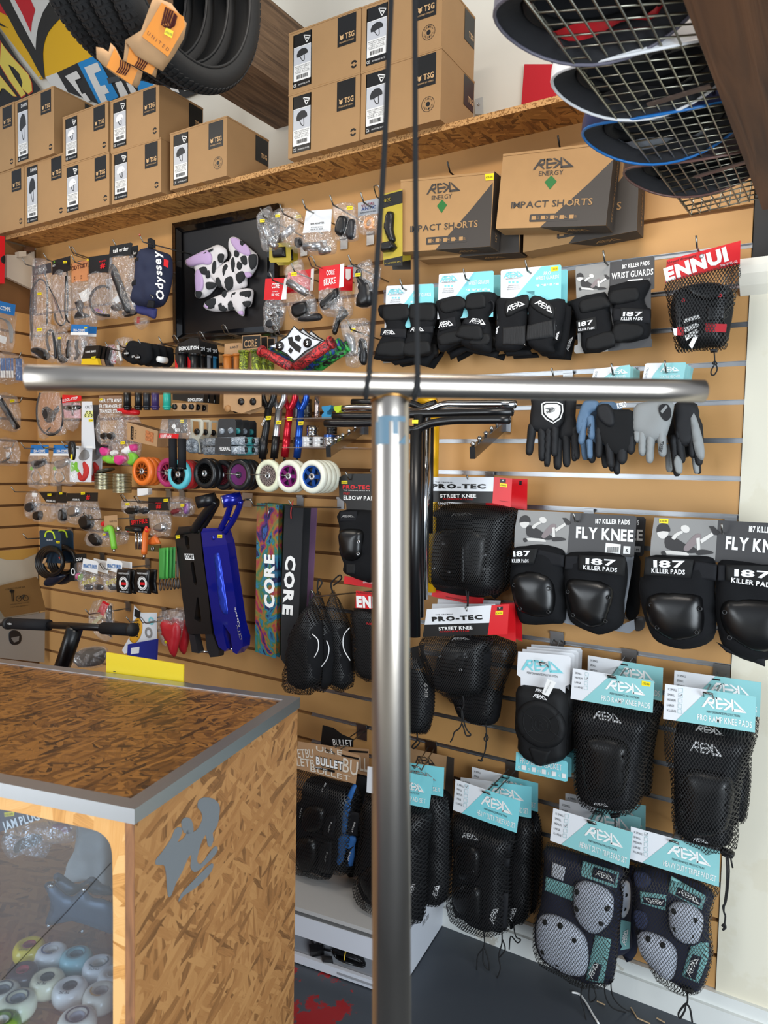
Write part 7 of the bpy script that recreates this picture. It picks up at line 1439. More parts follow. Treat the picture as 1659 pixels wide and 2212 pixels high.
# ----- packets right of the frame
R3='packets on the hooks right of the frame';clr=mat('clear_label','#e4e6ea',.4)
def tubep(p,q,r=.011,m=None,nm='metal_sleeve',o_=0): return ('tube',nm,[p,q],r,m or silver,o_)
packet('bar_end_pack','clear bag with two polished sleeves, leftmost beside the frame top',.19,(720,100),bag=[(645,160),(740,80),(760,160),(800,240),(790,380),(740,405),(690,400),(670,300)],items=[tubep((690,200),(730,310),.013),tubep((740,350),(785,375),.012)],pr=(668,180,34),grp=R3)
packet('bar_end_pack','clear bag with one slanted polished sleeve, second from the frame',.16,(850,120),bag=[(760,130),(870,95),(960,140),(930,260),(900,370),(840,370),(790,310)],items=[tubep((805,325),(900,240),.013)],pr=(778,145,34),grp=R3)
packet('brake_pad_pack','dark brake parts in a clear bag hidden behind the sleeves',.10,(930,160),bag=[(905,150),(980,160),(985,380),(940,420),(900,390)],items=[('puff','part',[(920,320),(960,310),(975,360),(930,380)],.01,dgrey)],pr=(925,148,38),grp=R3)
for i in (1,0): T=Th('blister_pack',['olive blister card peeking below the clear bags','second olive blister card behind the first'][i],'blister pack',WP(.11,.04*i),(810,380),R3);cardp(T,[(735,350),(885,345),(892,470),(880,485),(745,488),(735,475)],ambery,smooth=0);T.puff('blister',[(760,380),(850,375),(855,450),(765,455)],.01,plast,.001,smooth=1)
packet('bar_adapter_pack','square white BAR ADAPTER card over bag of polished sleeves',.17,(1080,130),bag=[(985,270),(1190,240),(1215,400),(1170,430),(1040,435),(985,400)],hdr=[(1000,118),(1185,105),(1175,262),(975,278)],hm=wcard,txt=[('BAR ADAPTER',(1032,218),(1128,208),12,black),('ETHIC DTC',(1035,240),(1118,236),7,ink),('22.2 X 31.8',(1030,256),(1118,250),9,ink)],items=[tubep((990,378),(1110,368),.014),tubep((1100,410),(1165,395),.012),('ring','sleeve_end',[(1160,392)],.012,chrome)],grp=R3)
T=Th('logo_badge','small square emblem printed on the white adapter card','badge',WP(.19),(1085,150)) if 0 else None
packet('clamp_pack','clear bag with black double clamp marked with a white roundel',.18,(1290,90),bag=[(1190,80),(1330,60),(1365,120),(1375,300),(1340,335),(1220,330),(1210,220)],items=[('puff','clamp',[(1250,160),(1310,175),(1285,300),(1215,280)],.02,plast),('puff','clamp',[(1320,190),(1350,190),(1345,310),(1290,310)],.016,dgrey)],txt=[('OSST',(1258,270),(1275,185),18,white)],pr=(1290,85,42),grp=R3)
packet('seat_clamp_pack','orange seat clamp in a bag under a pale printed header',.17,(1450,40),bag=[(1372,155),(1535,130),(1540,270),(1480,290),(1385,280)],hdr=[(1370,62),(1535,18),(1535,132),(1370,158)],hm=mat('silver_header','#a8adb5',.3,.4),txt=[('VOCAL',(1395,95),(1490,70),20,mat('maroon_ink','#7c2741',.4)),('ANTIC',(1395,118),(1500,98),22,mat('navy_ink','#27407c',.4)),('GUARANTEED FOR BIKES',(1388,138),(1500,120),9,ink)],items=[('ring','orange_clamp',[(1450,205)],.021,mat('orange_alloy','#e2932f',.3,.3)),('puff','clamp_ear',[(1425,230),(1480,225),(1490,248),(1425,252)],.008,mat('orange_alloy','#e2932f',.3,.3))],grp=R3)
for i in (1,0):
    T=Th('pedal_strap_pack',['front olive blister card with a black buckled strap','second olive blister card behind the strap one'][i],'blister pack',WP(.18,.05*i),(1590,10),R3);cardp(T,[(1540,0),(1690,-40),(1690,480),(1555,500),(1545,300)],ambery);cardp(T,[(1540,10),(1690,-30),(1690,60),(1542,100)],black,.001);cardp(T,[(1555,470),(1690,440),(1690,510),(1560,512)],black,.001)
    if i == 0: T.text('MFX',(1548,60),(1605,45),22,ambery,.002,bold=.02);T.puff('strap',[(1575,140),(1600,122),(1630,140),(1625,250),(1640,330),(1600,340),(1562,250)],.012,plast,.002);T.puff('buckle',[(1555,350),(1625,335),(1650,380),(1620,410),(1550,415)],.02,plast,.004,smooth=1);T.text('STAINLESS 2PC',(1565,500),(1680,485),9,ambery,.002)
for x,y,l in ((672,98,'wire hook holding the leftmost sleeve bag'),(812,72,'wire hook holding the slanted sleeve bag'),(972,35,'wire hook holding the BAR ADAPTER card'),(1170,5,'wire hook holding the clamp bag'),(1390,-15,'wire hook holding the orange seat clamp bag')): hook(x,y,.24,l)
hook(1500,-60,.24,'double wire hook holding the olive strap cards',loop=True)
packet('core_brake_pack','small part under a red CORE header with white edge, leftmost of three',.16,(785,610),bag=[(715,755),(850,750),(840,900),(790,985),(705,980),(700,900)],hdr=[(708,604),(862,598),(855,755),(696,757)],hm=red,txt=[('CORE',(752,672),(808,670),34,white),('HIC + IHC',(752,728),(806,726),18,white),('SYMBOL',(760,700),(800,698),8,white)],items=[('flat','white_edge',[(845,600),(864,598),(857,752),(820,755)],white,.008),('tube','part',[(760,880),(820,850)],.012,plast),('puff','part',[(720,920),(760,890),(780,950),(730,960)],.014,dgrey)],grp=R3)
packet('core_brake_pack','red header partly covered by crinkled clear sleeve bag',.12,(960,540),bag=[(860,700),(1045,690),(1080,880),(1000,915),(890,890)],hdr=[(870,560),(1055,530),(1052,690),(860,710)],hm=red,items=[('flat','white_edge',[(1035,535),(1056,530),(1050,688),(1028,690)],white,.008),('puff','brake_part',[(900,800),(980,760),(1030,780),(1020,860),(920,885)],.016,plast),('puff','brake_part',[(950,880),(1090,850),(1100,900),(960,910)],.01,dgrey)],grp=R3)
packet('bar_end_pack','crinkled clear bag with polished sleeve in front of the red headers',.20,(920,500),bag=[(850,540),(960,460),(985,540),(1040,640),(1020,720),(960,725),(880,650)],items=[tubep((875,630),(1000,705),.014)],pr=(892,560,40),grp=R3)
packet('core_brake_pack','black scooter brake under a red CORE BRAKE header',.18,(1180,520),bag=[(1100,680),(1240,660),(1265,820),(1230,870),(1150,875),(1100,820)],hdr=[(1095,522),(1270,495),(1265,665),(1088,688)],hm=red,txt=[('CORE',(1145,580),(1205,572),34,white),('DUAL NYLON SCOOTER',(1130,612),(1215,600),9,white),('BRAKE',(1128,655),(1212,635),42,white)],items=[('flat','white_edge',[(1245,500),(1272,495),(1266,662),(1235,668)],white,.009),('puff','fender',[(1105,780),(1190,700),(1225,670),(1235,740),(1180,800),(1120,830)],.016,plast)],grp=R3)
packet('core_brake_pack','rear red header with white shield panel',.12,(1290,530),bag=[(1240,690),(1330,690),(1330,860),(1250,930),(1190,1000),(1210,850)],hdr=[(1240,520),(1335,520),(1330,690),(1240,690)],hm=red,items=[('flat','shield_print',[(1283,535),(1318,535),(1318,600),(1300,615),(1283,600)],white,.0105),('puff','long_fender',[(1250,800),(1300,850),(1280,880),(1240,920),(1215,1000),(1190,990),(1220,880)],.01,plast)],grp=R3)
packet('stem_pack','crinkled clear bag with a black fork part beside the hanging cord',.17,(1420,480),bag=[(1340,530),(1460,460),(1480,530),(1540,520),(1500,720),(1470,810),(1350,800),(1350,650)],items=[('puff','black_part',[(1355,560),(1395,530),(1400,590),(1470,640),(1470,790),(1360,800),(1380,700)],.018,plast)],pr=(1352,565,38),grp=R3)
packet('bolt_pack','crinkled zip bag of metal levers below the fork part',.16,(1300,900),bag=[(1250,920),(1360,890),(1455,910),(1450,1150),(1400,1230),(1290,1230),(1270,1050)],items=[('puff','metal_lever',[(1280,1000),(1340,1020),(1350,1130),(1300,1140)],.012,silver),('puff','dark_lever',[(1380,1040),(1430,1060),(1430,1210),(1385,1200)],.012,plast)],pr=(1320,962,32),grp=R3)
for x,y,l,lp in ((738,555,'wire hook holding the leftmost red CORE header',0),(892,490,'wire hook holding the crinkled sleeve bag',0),(1030,448,'double wire hook holding the CORE BRAKE header',1),(1302,432,'wire hook holding the black fork part bag',0),(1298,905,'wire hook holding the zip bag of levers',0)): hook(x,y,.24,l,loop=bool(lp))

GG='carded grips above the steel bar'
def gripcyl(T,p,q,r,m,dd=.014,n=12): T.tube('grip',[(p[0],p[1],dd),(q[0],q[1],dd)],r,m,n,1);T.tube('flange',[(p[0],p[1],dd),(p[0]+(q[0]-p[0])*.06,p[1]+(q[1]-p[1])*.06,dd)],r*1.25,m,n,1)
cols4=[plast,plast,mat('grip_grey','#6c7076',.6),mat('grip_blue','#1f6e98',.6)]
for i in (3,2,1,0):
    x=0
    T=Th('carded_grips',['front DEMOLITION card of black grips','second DEMOLITION card, black grips','third DEMOLITION card, grey grips','rearmost DEMOLITION card, blue grips'][i],'handlebar grips',WP(.20,.03*i),(130+x*.3,1050),GG)
    xx=0
    cardp(T,[(85+xx,1072),(170+xx,1030),(225+xx,1030),(245+xx,1110),(248+xx,1370),(60+xx,1370),(62+xx,1110)],black);T.slab('red_corner_print',[(60+xx,1180),(90+xx,1250),(90+xx,1370),(60+xx,1370)],red,.001,.0003);T.slab('red_corner_print',[(150+xx,1160),(200+xx,1240),(190+xx,1370),(150+xx,1370)],red,.001,.0003)
    T.text('DEMOLITION',(88+xx,1118),(230+xx,1110),26,white,.002,bold=.03)
    gripcyl(T,(112+xx,1130),(112+xx,1380),.0145,cols4[i]);gripcyl(T,(200+xx,1140),(200+xx,1380),.0145,cols4[i])
ogr=mat('grip_amber','#b56a22',.5);camo=multi('grip_camo',['#15180f','#c5cf3a','#1a1c14','#8c9c2c','#22261b','#d8d94a'],26,.5)
T=Th('carded_grips','amber grips on a kraft card between DEMOLITION and CORE','handlebar grips',WP(.17),(480,1060),GG);cardp(T,[(415,1070),(530,1062),(560,1090),(560,1370),(405,1370)],cardk);T.text('RANT',(455,1108),(515,1100),18,ink,.001);gripcyl(T,(437,1150),(437,1380),.0145,ogr);gripcyl(T,(510,1145),(510,1380),.0145,ogr)
for i in (2,1,0):
    T=Th('carded_grips',['front CORE card of yellow and black marbled grips','second CORE card behind the marbled grips','rearmost CORE card behind the marbled grips'][i],'handlebar grips',WP(.20,.035*i),(610,1010),GG);cardp(T,[(540,1012),(676,1004),(678,1100),(615,1110),(612,1370),(585,1370),(582,1112),(538,1115)],cardk);T.slab('black_print',[(545,1018),(670,1010),(672,1094),(545,1106)],black,.001,.0003)
    if i == 0: T.text('CORE',(556,1098),(648,1088),52,cardk,.0016,bold=.01);T.text('SOFT',(592,1260),(606,1260),12,black,.001)
    gripcyl(T,(555,1120),(548,1380),.0155,camo);gripcyl(T,(640,1115),(645,1380),.0155,camo)
rmar=multi('grip_red_marble',['#0f0f10','#c02a2f','#101012','#d8383a','#131315'],30,.5);bmar=multi('grip_blue_marble',['#101214','#1d4fa8','#102a18','#2aa84a','#14161a'],26,.5);gmar=multi('grip_green_marble',['#0e100f','#35b04a','#101110','#151717'],30,.5)
for i,(mm,l) in reversed(list(enumerate(((rmar,'front white diamond card with crossed red and black marbled grips'),(bmar,'second diamond card with crossed blue and green marbled grips'),(gmar,'rearmost diamond card with green flecked black grips'))))):
    T=Th('carded_grips',l,'handlebar grips',WP(.25,.045*i),(920,960),GG)
    holed(T,'diamond_card',[(912,940),(965,985),(1045,1030),(1118,1050),(1080,1085),(1000,1130),(915,1205),(860,1150),(790,1110),(726,1088),(790,1060),(860,1010)],[],wcard,0,.001);holed(T,'black_edge_print',[(912,940),(965,985),(1045,1030),(1118,1050),(1080,1085),(1000,1130),(915,1205),(860,1150),(790,1110),(726,1088),(790,1060),(860,1010)],[[(912,950),(960,992),(1040,1035),(1102,1052),(1070,1078),(990,1122),(915,1192),(866,1142),(795,1103),(742,1088),(795,1066),(866,1018)]],black,.0008,.0006)
    if i == 0:
        for c in ((810,1088),(1008,1065)): T.disc('end_plug',c,.015,plast,.004,.004);T.text('S',(c[0]-8,c[1]+14),(c[0]+8,c[1]+12),28,white,.0095,bold=.02)
        for p in ([(868,1025),(900,1020),(905,1050),(965,1095),(955,1135),(925,1120),(880,1075)],[(920,1015),(948,1008),(965,1030),(950,1055),(920,1045)],[(870,1120),(885,1098),(905,1115),(890,1145)]): T.slab('black_shape_print',p,black,.0012,.0003)
    gripcyl(T,(1190,1055),(930,1240),.0165,mm,.012,14);gripcyl(T,(675,1120),(895,1240),.0155,mm,.012,14)
for x,y,l in ((52,1015,'double wire hook holding the DEMOLITION cards'),(238,990,'double wire hook holding the amber grip card'),(405,940,'double wire hook holding the CORE grip cards'),(770,945,'double wire hook holding the white diamond grip cards')): hook(x,y,.27,l,loop=True,side=.0)
# ----- below the steel bar
Q(26);R4='packets below the steel bar at the left'
packet('gyro_cable_pack','looped brake cable around a tan card with clear part bag',.14,(590,10),bag=[(470,-60),(720,-60),(760,250),(780,430),(600,450),(470,470)],items=[('flat','tan_card',[(470,-60),(720,-60),(745,420),(480,430)],mat('faded_orange_card','#b07a50',.7),-.003),('tube','cable',[(480,-60),(445,60),(440,220),(470,340),(540,420),(620,440),(700,400),(745,300),(750,150),(735,0)],.0042,dgrey),('tube','cable',[(700,380),(640,420),(560,400),(600,350)],.003,dgrey),('puff','caliper',[(510,130),(560,100),(640,150),(690,90),(700,150),(660,200),(640,270),(560,290),(510,200)],.012,dgrey)],grp=R4)
packet('brake_pad_pack','red headered brake pads leftmost below the steel bar',.15,(860,20),hdr=[(745,-40),(970,-30),(972,30),(742,60)],hm=red,txt=[('KOOL-STOP',(750,45),(930,10),30,white)],items=[('flat','pale_card',[(745,50),(960,60),(965,240),(770,235)],mat('pink_card','#cf9aa0',.5),-.002),('puff','brake_pad',[(755,90),(950,85),(945,135),(830,150),(760,130)],.01,plast),('tube','pad_stud',[(865,60),(870,210)],.005,silver)],bag=[(740,60),(965,50),(930,350),(800,370)],grp=R4)
T=Th('tall_white_card','tall white CULT card with yellow print and price label','card',WP(.17),(1040,50),R4);cardp(T,[(975,40),(1100,40),(1140,605),(972,590)],wcard);T.text('CULT',(1018,122),(1100,118),32,black,.001);holed(T,'ring_cluster_print',[(1030,150),(1110,150),(1110,235),(995,230)],[],mat('glow_yellow','#dfe08a',.5),.001,.0003);T.rings('ring_print',[(1040,170),(1075,175),(1020,205),(1060,210),(1095,205)],.006,black,.001,.0005);price(T,[(1058,252),(1112,250),(1112,280),(1058,282)],'£5.99',.0015);T.slab('bottom_label',[(1030,570),(1105,572),(1110,600),(1030,598)],white,.001,.0003)
T=Th('textured_card','narrow dark textured card behind the bag of small parts','card',WP(.14),(1130,100),R4);cardp(T,[(1100,80),(1180,80),(1210,690),(1145,680)],mat('studded_rubber','#55555a',.7,bump=1,bscale=350));T.text('FEDERAL',(1130,378),(1190,382),18,white,.001)
packet('spoke_bead_pack','small dark fittings in a bag under a STRANGER brick pattern header',.18,(1310,10),bag=[(1185,180),(1460,180),(1470,400),(1440,560),(1300,570),(1170,520)],hdr=[(1183,-30),(1458,-30),(1458,178),(1183,178)],hm=mat('brown_header','#8a6a52',.6),txt=[('GER STRANG',(1188,50),(1455,50),42,white),('ER STRANGER ST',(1188,118),(1455,118),42,white),('TRANGER STRAN',(1188,176),(1455,176),42,white)],items=[('puff','fitting',[(1215,430),(1260,410),(1300,440),(1260,495),(1220,480)],.012,plast),('puff','fitting',[(1290,430),(1340,405),(1375,450),(1340,500),(1300,480)],.012,plast)],pr=(1190,8,34),grp=R4)
packet('valve_cap_pack','big clear bag of pink, green and white plastic parts with a red lid',.16,(1520,120),bag=[(1450,180),(1640,200),(1700,420),(1680,640),(1620,790),(1420,800),(1240,730),(1215,620),(1300,560)],items=[('puff','red_lid',[(1460,110),(1640,130),(1650,200),(1465,190)],.03,red),('puff','pink_part',[(1215,590),(1260,580),(1310,620),(1300,680),(1240,690),(1212,650)],.014,pinkp),('puff','white_part',[(1470,620),(1560,560),(1590,600),(1540,670),(1480,660)],.014,white),('puff','pink_part',[(1560,560),(1640,550),(1640,620),(1590,640)],.014,pinkp),('puff','green_part',[(1230,700),(1300,680),(1340,700),(1390,690),(1400,770),(1300,780),(1250,750)],.014,greenp),('puff','pink_part',[(1390,680),(1500,690),(1510,740),(1430,800),(1380,770)],.014,pinkp),('puff','green_part',[(1550,660),(1600,645),(1650,700),(1640,780),(1570,805),(1545,760),(1570,720)],.016,greenp),('puff','white_part',[(1330,640),(1390,620),(1410,660),(1350,690)],.012,white),('puff','black_part',[(1220,550),(1290,560),(1270,600),(1215,590)],.01,plast)],pr=(1440,520,50),grp=R4)
for i,(h,a) in enumerate((([(372,560),(580,560),(578,660),(360,660)],[(362,660),(580,665),(570,1050),(345,1060),(350,900)]),([(615,560),(830,560),(830,660),(610,660)],[(612,665),(830,670),(890,1020),(720,1040),(580,1050),(595,900)]))):
    packet('brake_kit_pack',['brake kit bag with blue header, left of the pair','brake kit bag with blue header and yellow corner, right of the pair'][i],(.17,.01*i),(h[0][0]+80,570),bag=a,hdr=h,hm=dblue,txt=[('DIA-COMPE',(h[3][0]+45,648),(h[3][0]+180,648),32,white)],items=[('flat','white_band',[h[3],h[2],(h[2][0],h[2][1]+25),(h[3][0]-2,h[3][1]+25)],white,.009),('puff','brake_arm',[(a[0][0]+20,760),(a[0][0]+90,740),(a[0][0]+170,720),(a[0][0]+190,780),(a[0][0]+80,840),(a[0][0]+30,830)],.012,dgrey if i == 0 else silver),('tube','cable',[(a[0][0]+40,870),(a[0][0]+10,940),(a[0][0]+60,1010),(a[0][0]+130,960),(a[0][0]+90,880)],.003,silver),('ring','green_part',[(a[0][0]+20,840)],.009,greenp)],pr=(h[1][0]-45,585,36),grp=R4)
T=Th('lever_card','narrow black lever hanging over the white cord card','lever',WP(.21),(850,540),R4);T.puff('lever',[(838,520),(885,525),(900,600),(890,730),(850,725),(830,620)],.012,plast,0);T.text('eclat',(868,640),(872,590),18,white,.014);T.slab('price_sticker',[(845,668),(866,672),(864,735),(842,728)],yel,.013,.0004)
for i in (1,0): T=Th('cord_card',['white card with a bundle of red cord and a green hand print','second white card behind the red cord'][i],'card',WP(.16,.05*i),(960,570),R4);cardp(T,[(835,570),(1105,575),(1090,1005),(832,1000)],wcard);T.slab('green_hand_print',[(845,770),(870,760),(880,790),(905,755),(925,770),(925,830),(950,870),(930,890),(900,860),(850,880),(838,850)],greenp,.001,.0004);T.puff('red_cord_bundle',[(1000,760),(1030,780),(1060,830),(1055,920),(1010,990),(960,985),(940,930),(950,880),(990,940),(1010,880)],.01,mat('red_cord','#c22a25',.7,bump=1.5,bscale=260),.001);T.slab('barcode_label',[(850,900),(905,905),(902,960),(850,955)],white,.0012,.0003);T.puff('scribble_print',[(940,700),(990,620),(1050,630),(1070,700),(1020,740),(960,740)],.001,mat('scribble','#8d8d8d',.6,bump=0),.0008)
tin=mat('brushed_tin','#b6b297',.3,.9)
for k in range(2):
    c=[(1240,885),(1460,890)][k];T=Th('tin_stack',['left stack of flat round metal tins','right stack of flat round metal tins'][k],'tins',WP(.10),c,'stacked round tins');o=T.w(c)
    for j in range(6 if k == 0 else 7):
        z=o-up*(.0115*j+.004);make('tin',MB().lathe(z,(0,0,-1),[(0,0),(.036,0),(.038,.0015),(.038,.0045),(.0372,.005),(.0372,.0095),(.038,.010),(.0,.010)],28),tin,T.r,True)
    if k == 0: make('tilted_tin',MB().lathe(o+Vector((.01,0,.012)),(.25,.1,-1),[(0,0),(.036,0),(.038,.0015),(.038,.009),(0,.010)],28),mat('patterned_tin','#4d4a3d',.5,.3,var=.6,vscale=90),T.r,True)
for x,y,l in ((248,530,'wire hook holding the left blue headered brake kit'),(475,525,'wire hook holding the right blue headered brake kit'),(735,515,'thin wire hook above the white cord card'),(130,1055,'long wire hook above the lower left packets')): hook(x,y,.24,l)
Q(8);R5='packets on the lower left hooks'
for i,(bg,hd,tx,it,pr_,l) in enumerate((
 ([(235,90),(335,95),(340,280),(300,310),(220,300)],None,(),[('puff','round_cap',[(225,215),(245,180),(285,175),(308,205),(300,250),(260,265),(235,250)],.016,dgrey),('flat','label',[(275,95),(320,100),(312,130),(270,128)],white,.01)],None,'clear packet with a dark round cap, leftmost of the lower row'),
 ([(335,180),(480,185),(480,300),(440,345),(290,340),(300,280)],[(335,95),(485,95),(485,185),(395,180)],[('FEDERAL',(398,172),(475,176),16,white)],[('puff','hub_guard',[(295,290),(310,255),(350,250),(362,290),(345,330),(305,325)],.016,plast)],(405,105,32),'clear packet with black hub guard under a FEDERAL header'),
 ([(490,180),(570,180),(580,345),(500,345)],[(490,90),(565,95),(570,185),(488,180)],(),[('puff','dark_part',[(510,240),(555,235),(565,330),(510,330)],.012,plast)],(505,95,26),'narrow packet with dark part, third in the lower row'),
 ([(575,165),(700,165),(700,350),(590,350)],[(570,100),(690,100),(688,168),(568,168)],[('FEDERAL',(622,162),(682,162),14,white)],[('puff','silver_cone',[(592,250),(620,205),(680,215),(688,270),(660,300),(605,300)],.02,silver)],None,'packet with silver cone hub guard'),
 ([(690,165),(832,165),(865,420),(800,425),(690,400)],[(690,95),(835,95),(832,170),(688,170)],[('#',(735,150),(770,150),40,red)],[('puff','black_dome',[(690,340),(715,290),(770,285),(800,340),(785,400),(720,410)],.022,plast)],(690,92,34),'packet with big black dome guard under a red crest header'),
 ([(1050,150),(1265,175),(1270,290),(1140,290),(1060,270)],None,(),[('puff','black_ring_part',[(1078,250),(1100,215),(1180,210),(1200,240),(1180,275),(1100,280)],.016,plast),('puff','black_ring_part',[(1190,245),(1240,220),(1275,250),(1230,280)],.014,dgrey)],(1070,185,34),'clear tub of black bearing rings'),
 ([(1268,245),(1448,245),(1450,460),(1390,465),(1285,465)],[(1265,135),(1448,135),(1446,247),(1264,245)],[('PRIMO',(1330,190),(1380,190),10,red),('#',(1332,232),(1375,232),38,red)],[('puff','silver_cone',[(1325,400),(1350,360),(1400,350),(1425,390),(1400,430),(1340,425)],.018,silver)],(1395,150,38),'packet with silver and purple cone under red crest header'),
 ([(1450,130),(1640,150),(1650,280),(1480,300)],None,(),[('puff','red_ring_part',[(1475,240),(1540,225),(1550,265),(1480,285)],.014,mat('dull_red_alloy','#7a2f35',.4,.4)),('puff','purple_part',[(1580,190),(1620,180),(1610,270),(1580,270)],.012,mat('purple_alloy','#8a5a94',.4,.4))],(1540,195,32),'clear tub of red and purple rings left of the decks'),
 ([(750,430),(865,420),(1000,430),(1085,420),(1080,530),(870,560),(745,545)],None,(),[('puff','black_dome',[(760,470),(800,440),(860,480),(860,540),(800,545)],.014,plast),('flat','small_card',[(880,440),(930,432),(930,480),(880,485)],multi('small_card_mix',['#d8d24a','#3a6fb0','#c04a3a'],60,.5),.004)],(875,445,26),'clear packets with small coloured card below the black dome'))):
    packet('hub_part_pack',l,.14,(bg[0][0]+40,bg[0][1]),bag=bg,hdr=hd,hm=black,txt=tx,items=it,pr=pr_,grp=R5)
packet('white_card_stack','stack of small white cards right of the tins',.12,(1240,60),items=[('flat','card',[(1172+9*k,62),(1260+9*k,58),(1262+9*k,110),(1172+9*k,125)],white,-.012*k) for k in range(5)],grp=R5)
T=Th('skate_tool','lime green T shaped skate tool on a kraft card','skate tool',WP(.17),(950,290),R5);cardp(T,[(888,295),(1000,285),(1005,410),(960,430),(890,400)],cardk);T.text('SKATE TOOL',(935,350),(1000,345),14,black,.001);T.tube('handle',[(925,395,.01),(950,420,.012),(975,575,.012)],.012,greenp,10);T.tube('socket',[(972,575,.012),(975,600,.012)],.006,chrome,8,1);T.puff('tool_head',[(912,390),(950,380),(955,420),(920,430)],.02,greenp,.004);T.puff('red_part',[(870,350),(890,340),(885,380),(868,375)],.006,red,.0);T.disc('nut',(1012,405),.01,chrome,.005,.01)
T=Th('skate_tool','black skate tools with red printed cards and chrome sockets','skate tool',WP(.16),(1190,300),R5);cardp(T,[(1105,330),(1270,310),(1275,400),(1110,410)],black);T.text('SPITFIRE',(1120,370),(1260,352),34,red,.001,bold=.03);T.tube('handle',[(1085,400,.01),(1210,415,.01)],.011,plast,10,1)
for x in (1160,1185,1205): T.tube('socket',[(x,430,.008),(x+5,580,.008)],.005,chrome,8,1)
T.rings('ring',[(1090,405),(1250,408)],.012,red,.01)
T=Th('skate_tool','orange handled skate tool hanging beside the black ones','skate tool',WP(.15),(1250,420),R5);T.tube('handle',[(1265,400,.01),(1240,460,.01),(1230,620,.01)],.012,mat('orange_plastic','#e5722a',.4),10);T.tube('socket',[(1230,620,.01),(1228,660,.01)],.006,chrome,8,1);T.puff('orange_mount',[(1330,450),(1370,530),(1280,545),(1255,510)],.01,mat('orange_plastic','#e5722a',.4),-.02,smooth=1)
T=Th('metal_bracket_pack','olive backed bracket plate behind the tools','bracket',WP(.06),(1310,550),R5);T.slab('plate',[(1255,540),(1370,545),(1368,600),(1255,595)],mat('olive_plate','#6b5d33',.5,.4),0,.004);T.rings('screw',[(1300,572)],.01,silver,.003)
for i in (1,0):
    T=Th('cable_lock',['front coiled black cable lock on a dark blue card with lime arc','second cable lock behind the first'][i],'bike lock',WP(.17,.06*i),(420,430),R5)
    cardp(T,[(335,425),(345,415),(500,425),(520,450),(528,700),(350,690)],mat('lock_card_blue','#1d3548',.5))
    T.tube('lime_arc_print',[(385,475,.001),(395,435,.001),(425,425,.001),(455,440,.001),(468,490,.001)],.004,mat('lime','#c6dc2c',.5),5,4)
    for k in range(4): T.tube('cable_coil',[(425+(115-10*k)*math.cos(a)*1.0+8*k,690+(130-9*k)*math.sin(a),.012+.010*k) for a in [math.radians(24*j) for j in range(15)]],.0075,plast,8,2,closed=True)
    if i == 0: T.text('BLOKAZ',(400,505),(450,508),14,white,.0015);T.puff('label_tab',[(375,660),(400,650),(385,700),(362,700)],.003,cardk,.055,smooth=1);price(T,[(480,507),(510,510),(508,530),(480,528)],'£15',.0015)
    T.puff('lock_body',[(400,850),(440,800),(520,790),(560,800),(530,840),(450,890),(405,890)],.02,mat('lock_navy','#141b2c',.4),.01)
GB='bolt packs row'
packet('bolt_set_pack','coloured bolt set in a bag with a black ODI header',.16,(690,650),bag=[(655,690),(745,690),(730,840),(655,850)],hdr=[(645,620),(735,615),(738,690),(640,690)],hm=black,txt=[('ODI',(650,680),(700,672),24,white)],items=[('puff','pink_bolts',[(650,790),(680,785),(675,830),(650,830)],.006,pinkp),('puff','green_bolts',[(670,800),(705,790),(700,840),(672,835)],.006,greenp)],grp=GB)
packet('bolt_set_pack','leftmost small black and white patterned bolt pack',.16,(620,680),items=[('flat','pack_face',[(600,680),(650,685),(665,850),(590,850)],black)],txt=[('O',(606,800),(645,800),60,white)],grp=GB)
for i in range(4):
    x0=(700,790,905,985)[i];d_=(.19,.15,.19,.15)[i]
    packet('fracture_bolt_pack',['leftmost clear bolt bag with blue and yellow FRACTURE lettering','second clear bolt bag, tucked behind the first','third clear bolt bag with blue and yellow FRACTURE lettering','rearmost white topped bolt bag of the row'][i],d_,(x0+60,680),bag=[(x0,780),(x0+135,785),(x0+110,930),(x0-10,930)] if i < 3 else [(x0,740),(x0+130,745),(x0+120,800),(x0,790)],hdr=[(x0+10,655),(x0+125,680),(x0+140,700),(x0+130,790),(x0-2,750)] if i != 3 else [(x0,670),(x0+140,690),(x0+140,745),(x0,720)],hm=white,txt=([('FRACTURE!!',(x0+12,735),(x0+125,745),32,dblue),('FRACTURE!!',(x0+8,890),(x0+120,845),36,mat('sticker_lemon','#e0d51f',.5))] if i in (0,2) else []),items=[('puff','bolts',[(x0+20,880),(x0+90,885),(x0+85,925),(x0+25,920)],.006,dgrey)],grp=GB)
for i in range(4):
    x0=(1005,1095,1165,1270)[i];d_=(.20,.15,.20,.15)[i];w_=(110,60,115,70)[i]
    T=Th('hardware_pack',['left black hardware packet with white roundel and red cross','black hardware packet tucked behind the left one','right black hardware packet with white roundel and red cross','black hardware packet at the right end of the row'][i],'packet',WP(d_),(x0+50,745),GB)
    T.puff('pack',[(x0,745),(x0+w_,755),(x0+w_-10,860),(x0+w_+5,960),(x0-5,945),(x0-8,840)],.01,mat('foil_black','#0f0f11',.35,bump=.6,bscale=40),0,smooth=1,wr=.003)
    if i in (0,2): ring2(m_ := MB(),T.w((x0+50,870),.013),Vector((1,0,0)),up,T.pl.n,0,0,.016,.022);ring2(m_,T.w((x0+50,870),.013),Vector((1,0,0)),up,T.pl.n,0,0,.024,.027);make('roundel_print',m_,white,T.r);T.slab('red_print',[(x0+30,860),(x0+70,862),(x0+70,885),(x0+30,883)],red,.0145,.0003);T.text('INDEPENDENT',(x0+8,790),(x0+98,795),14,white,.0135);T.text('TRUCK CO',(x0+15,945),(x0+90,950),12,white,.0135)
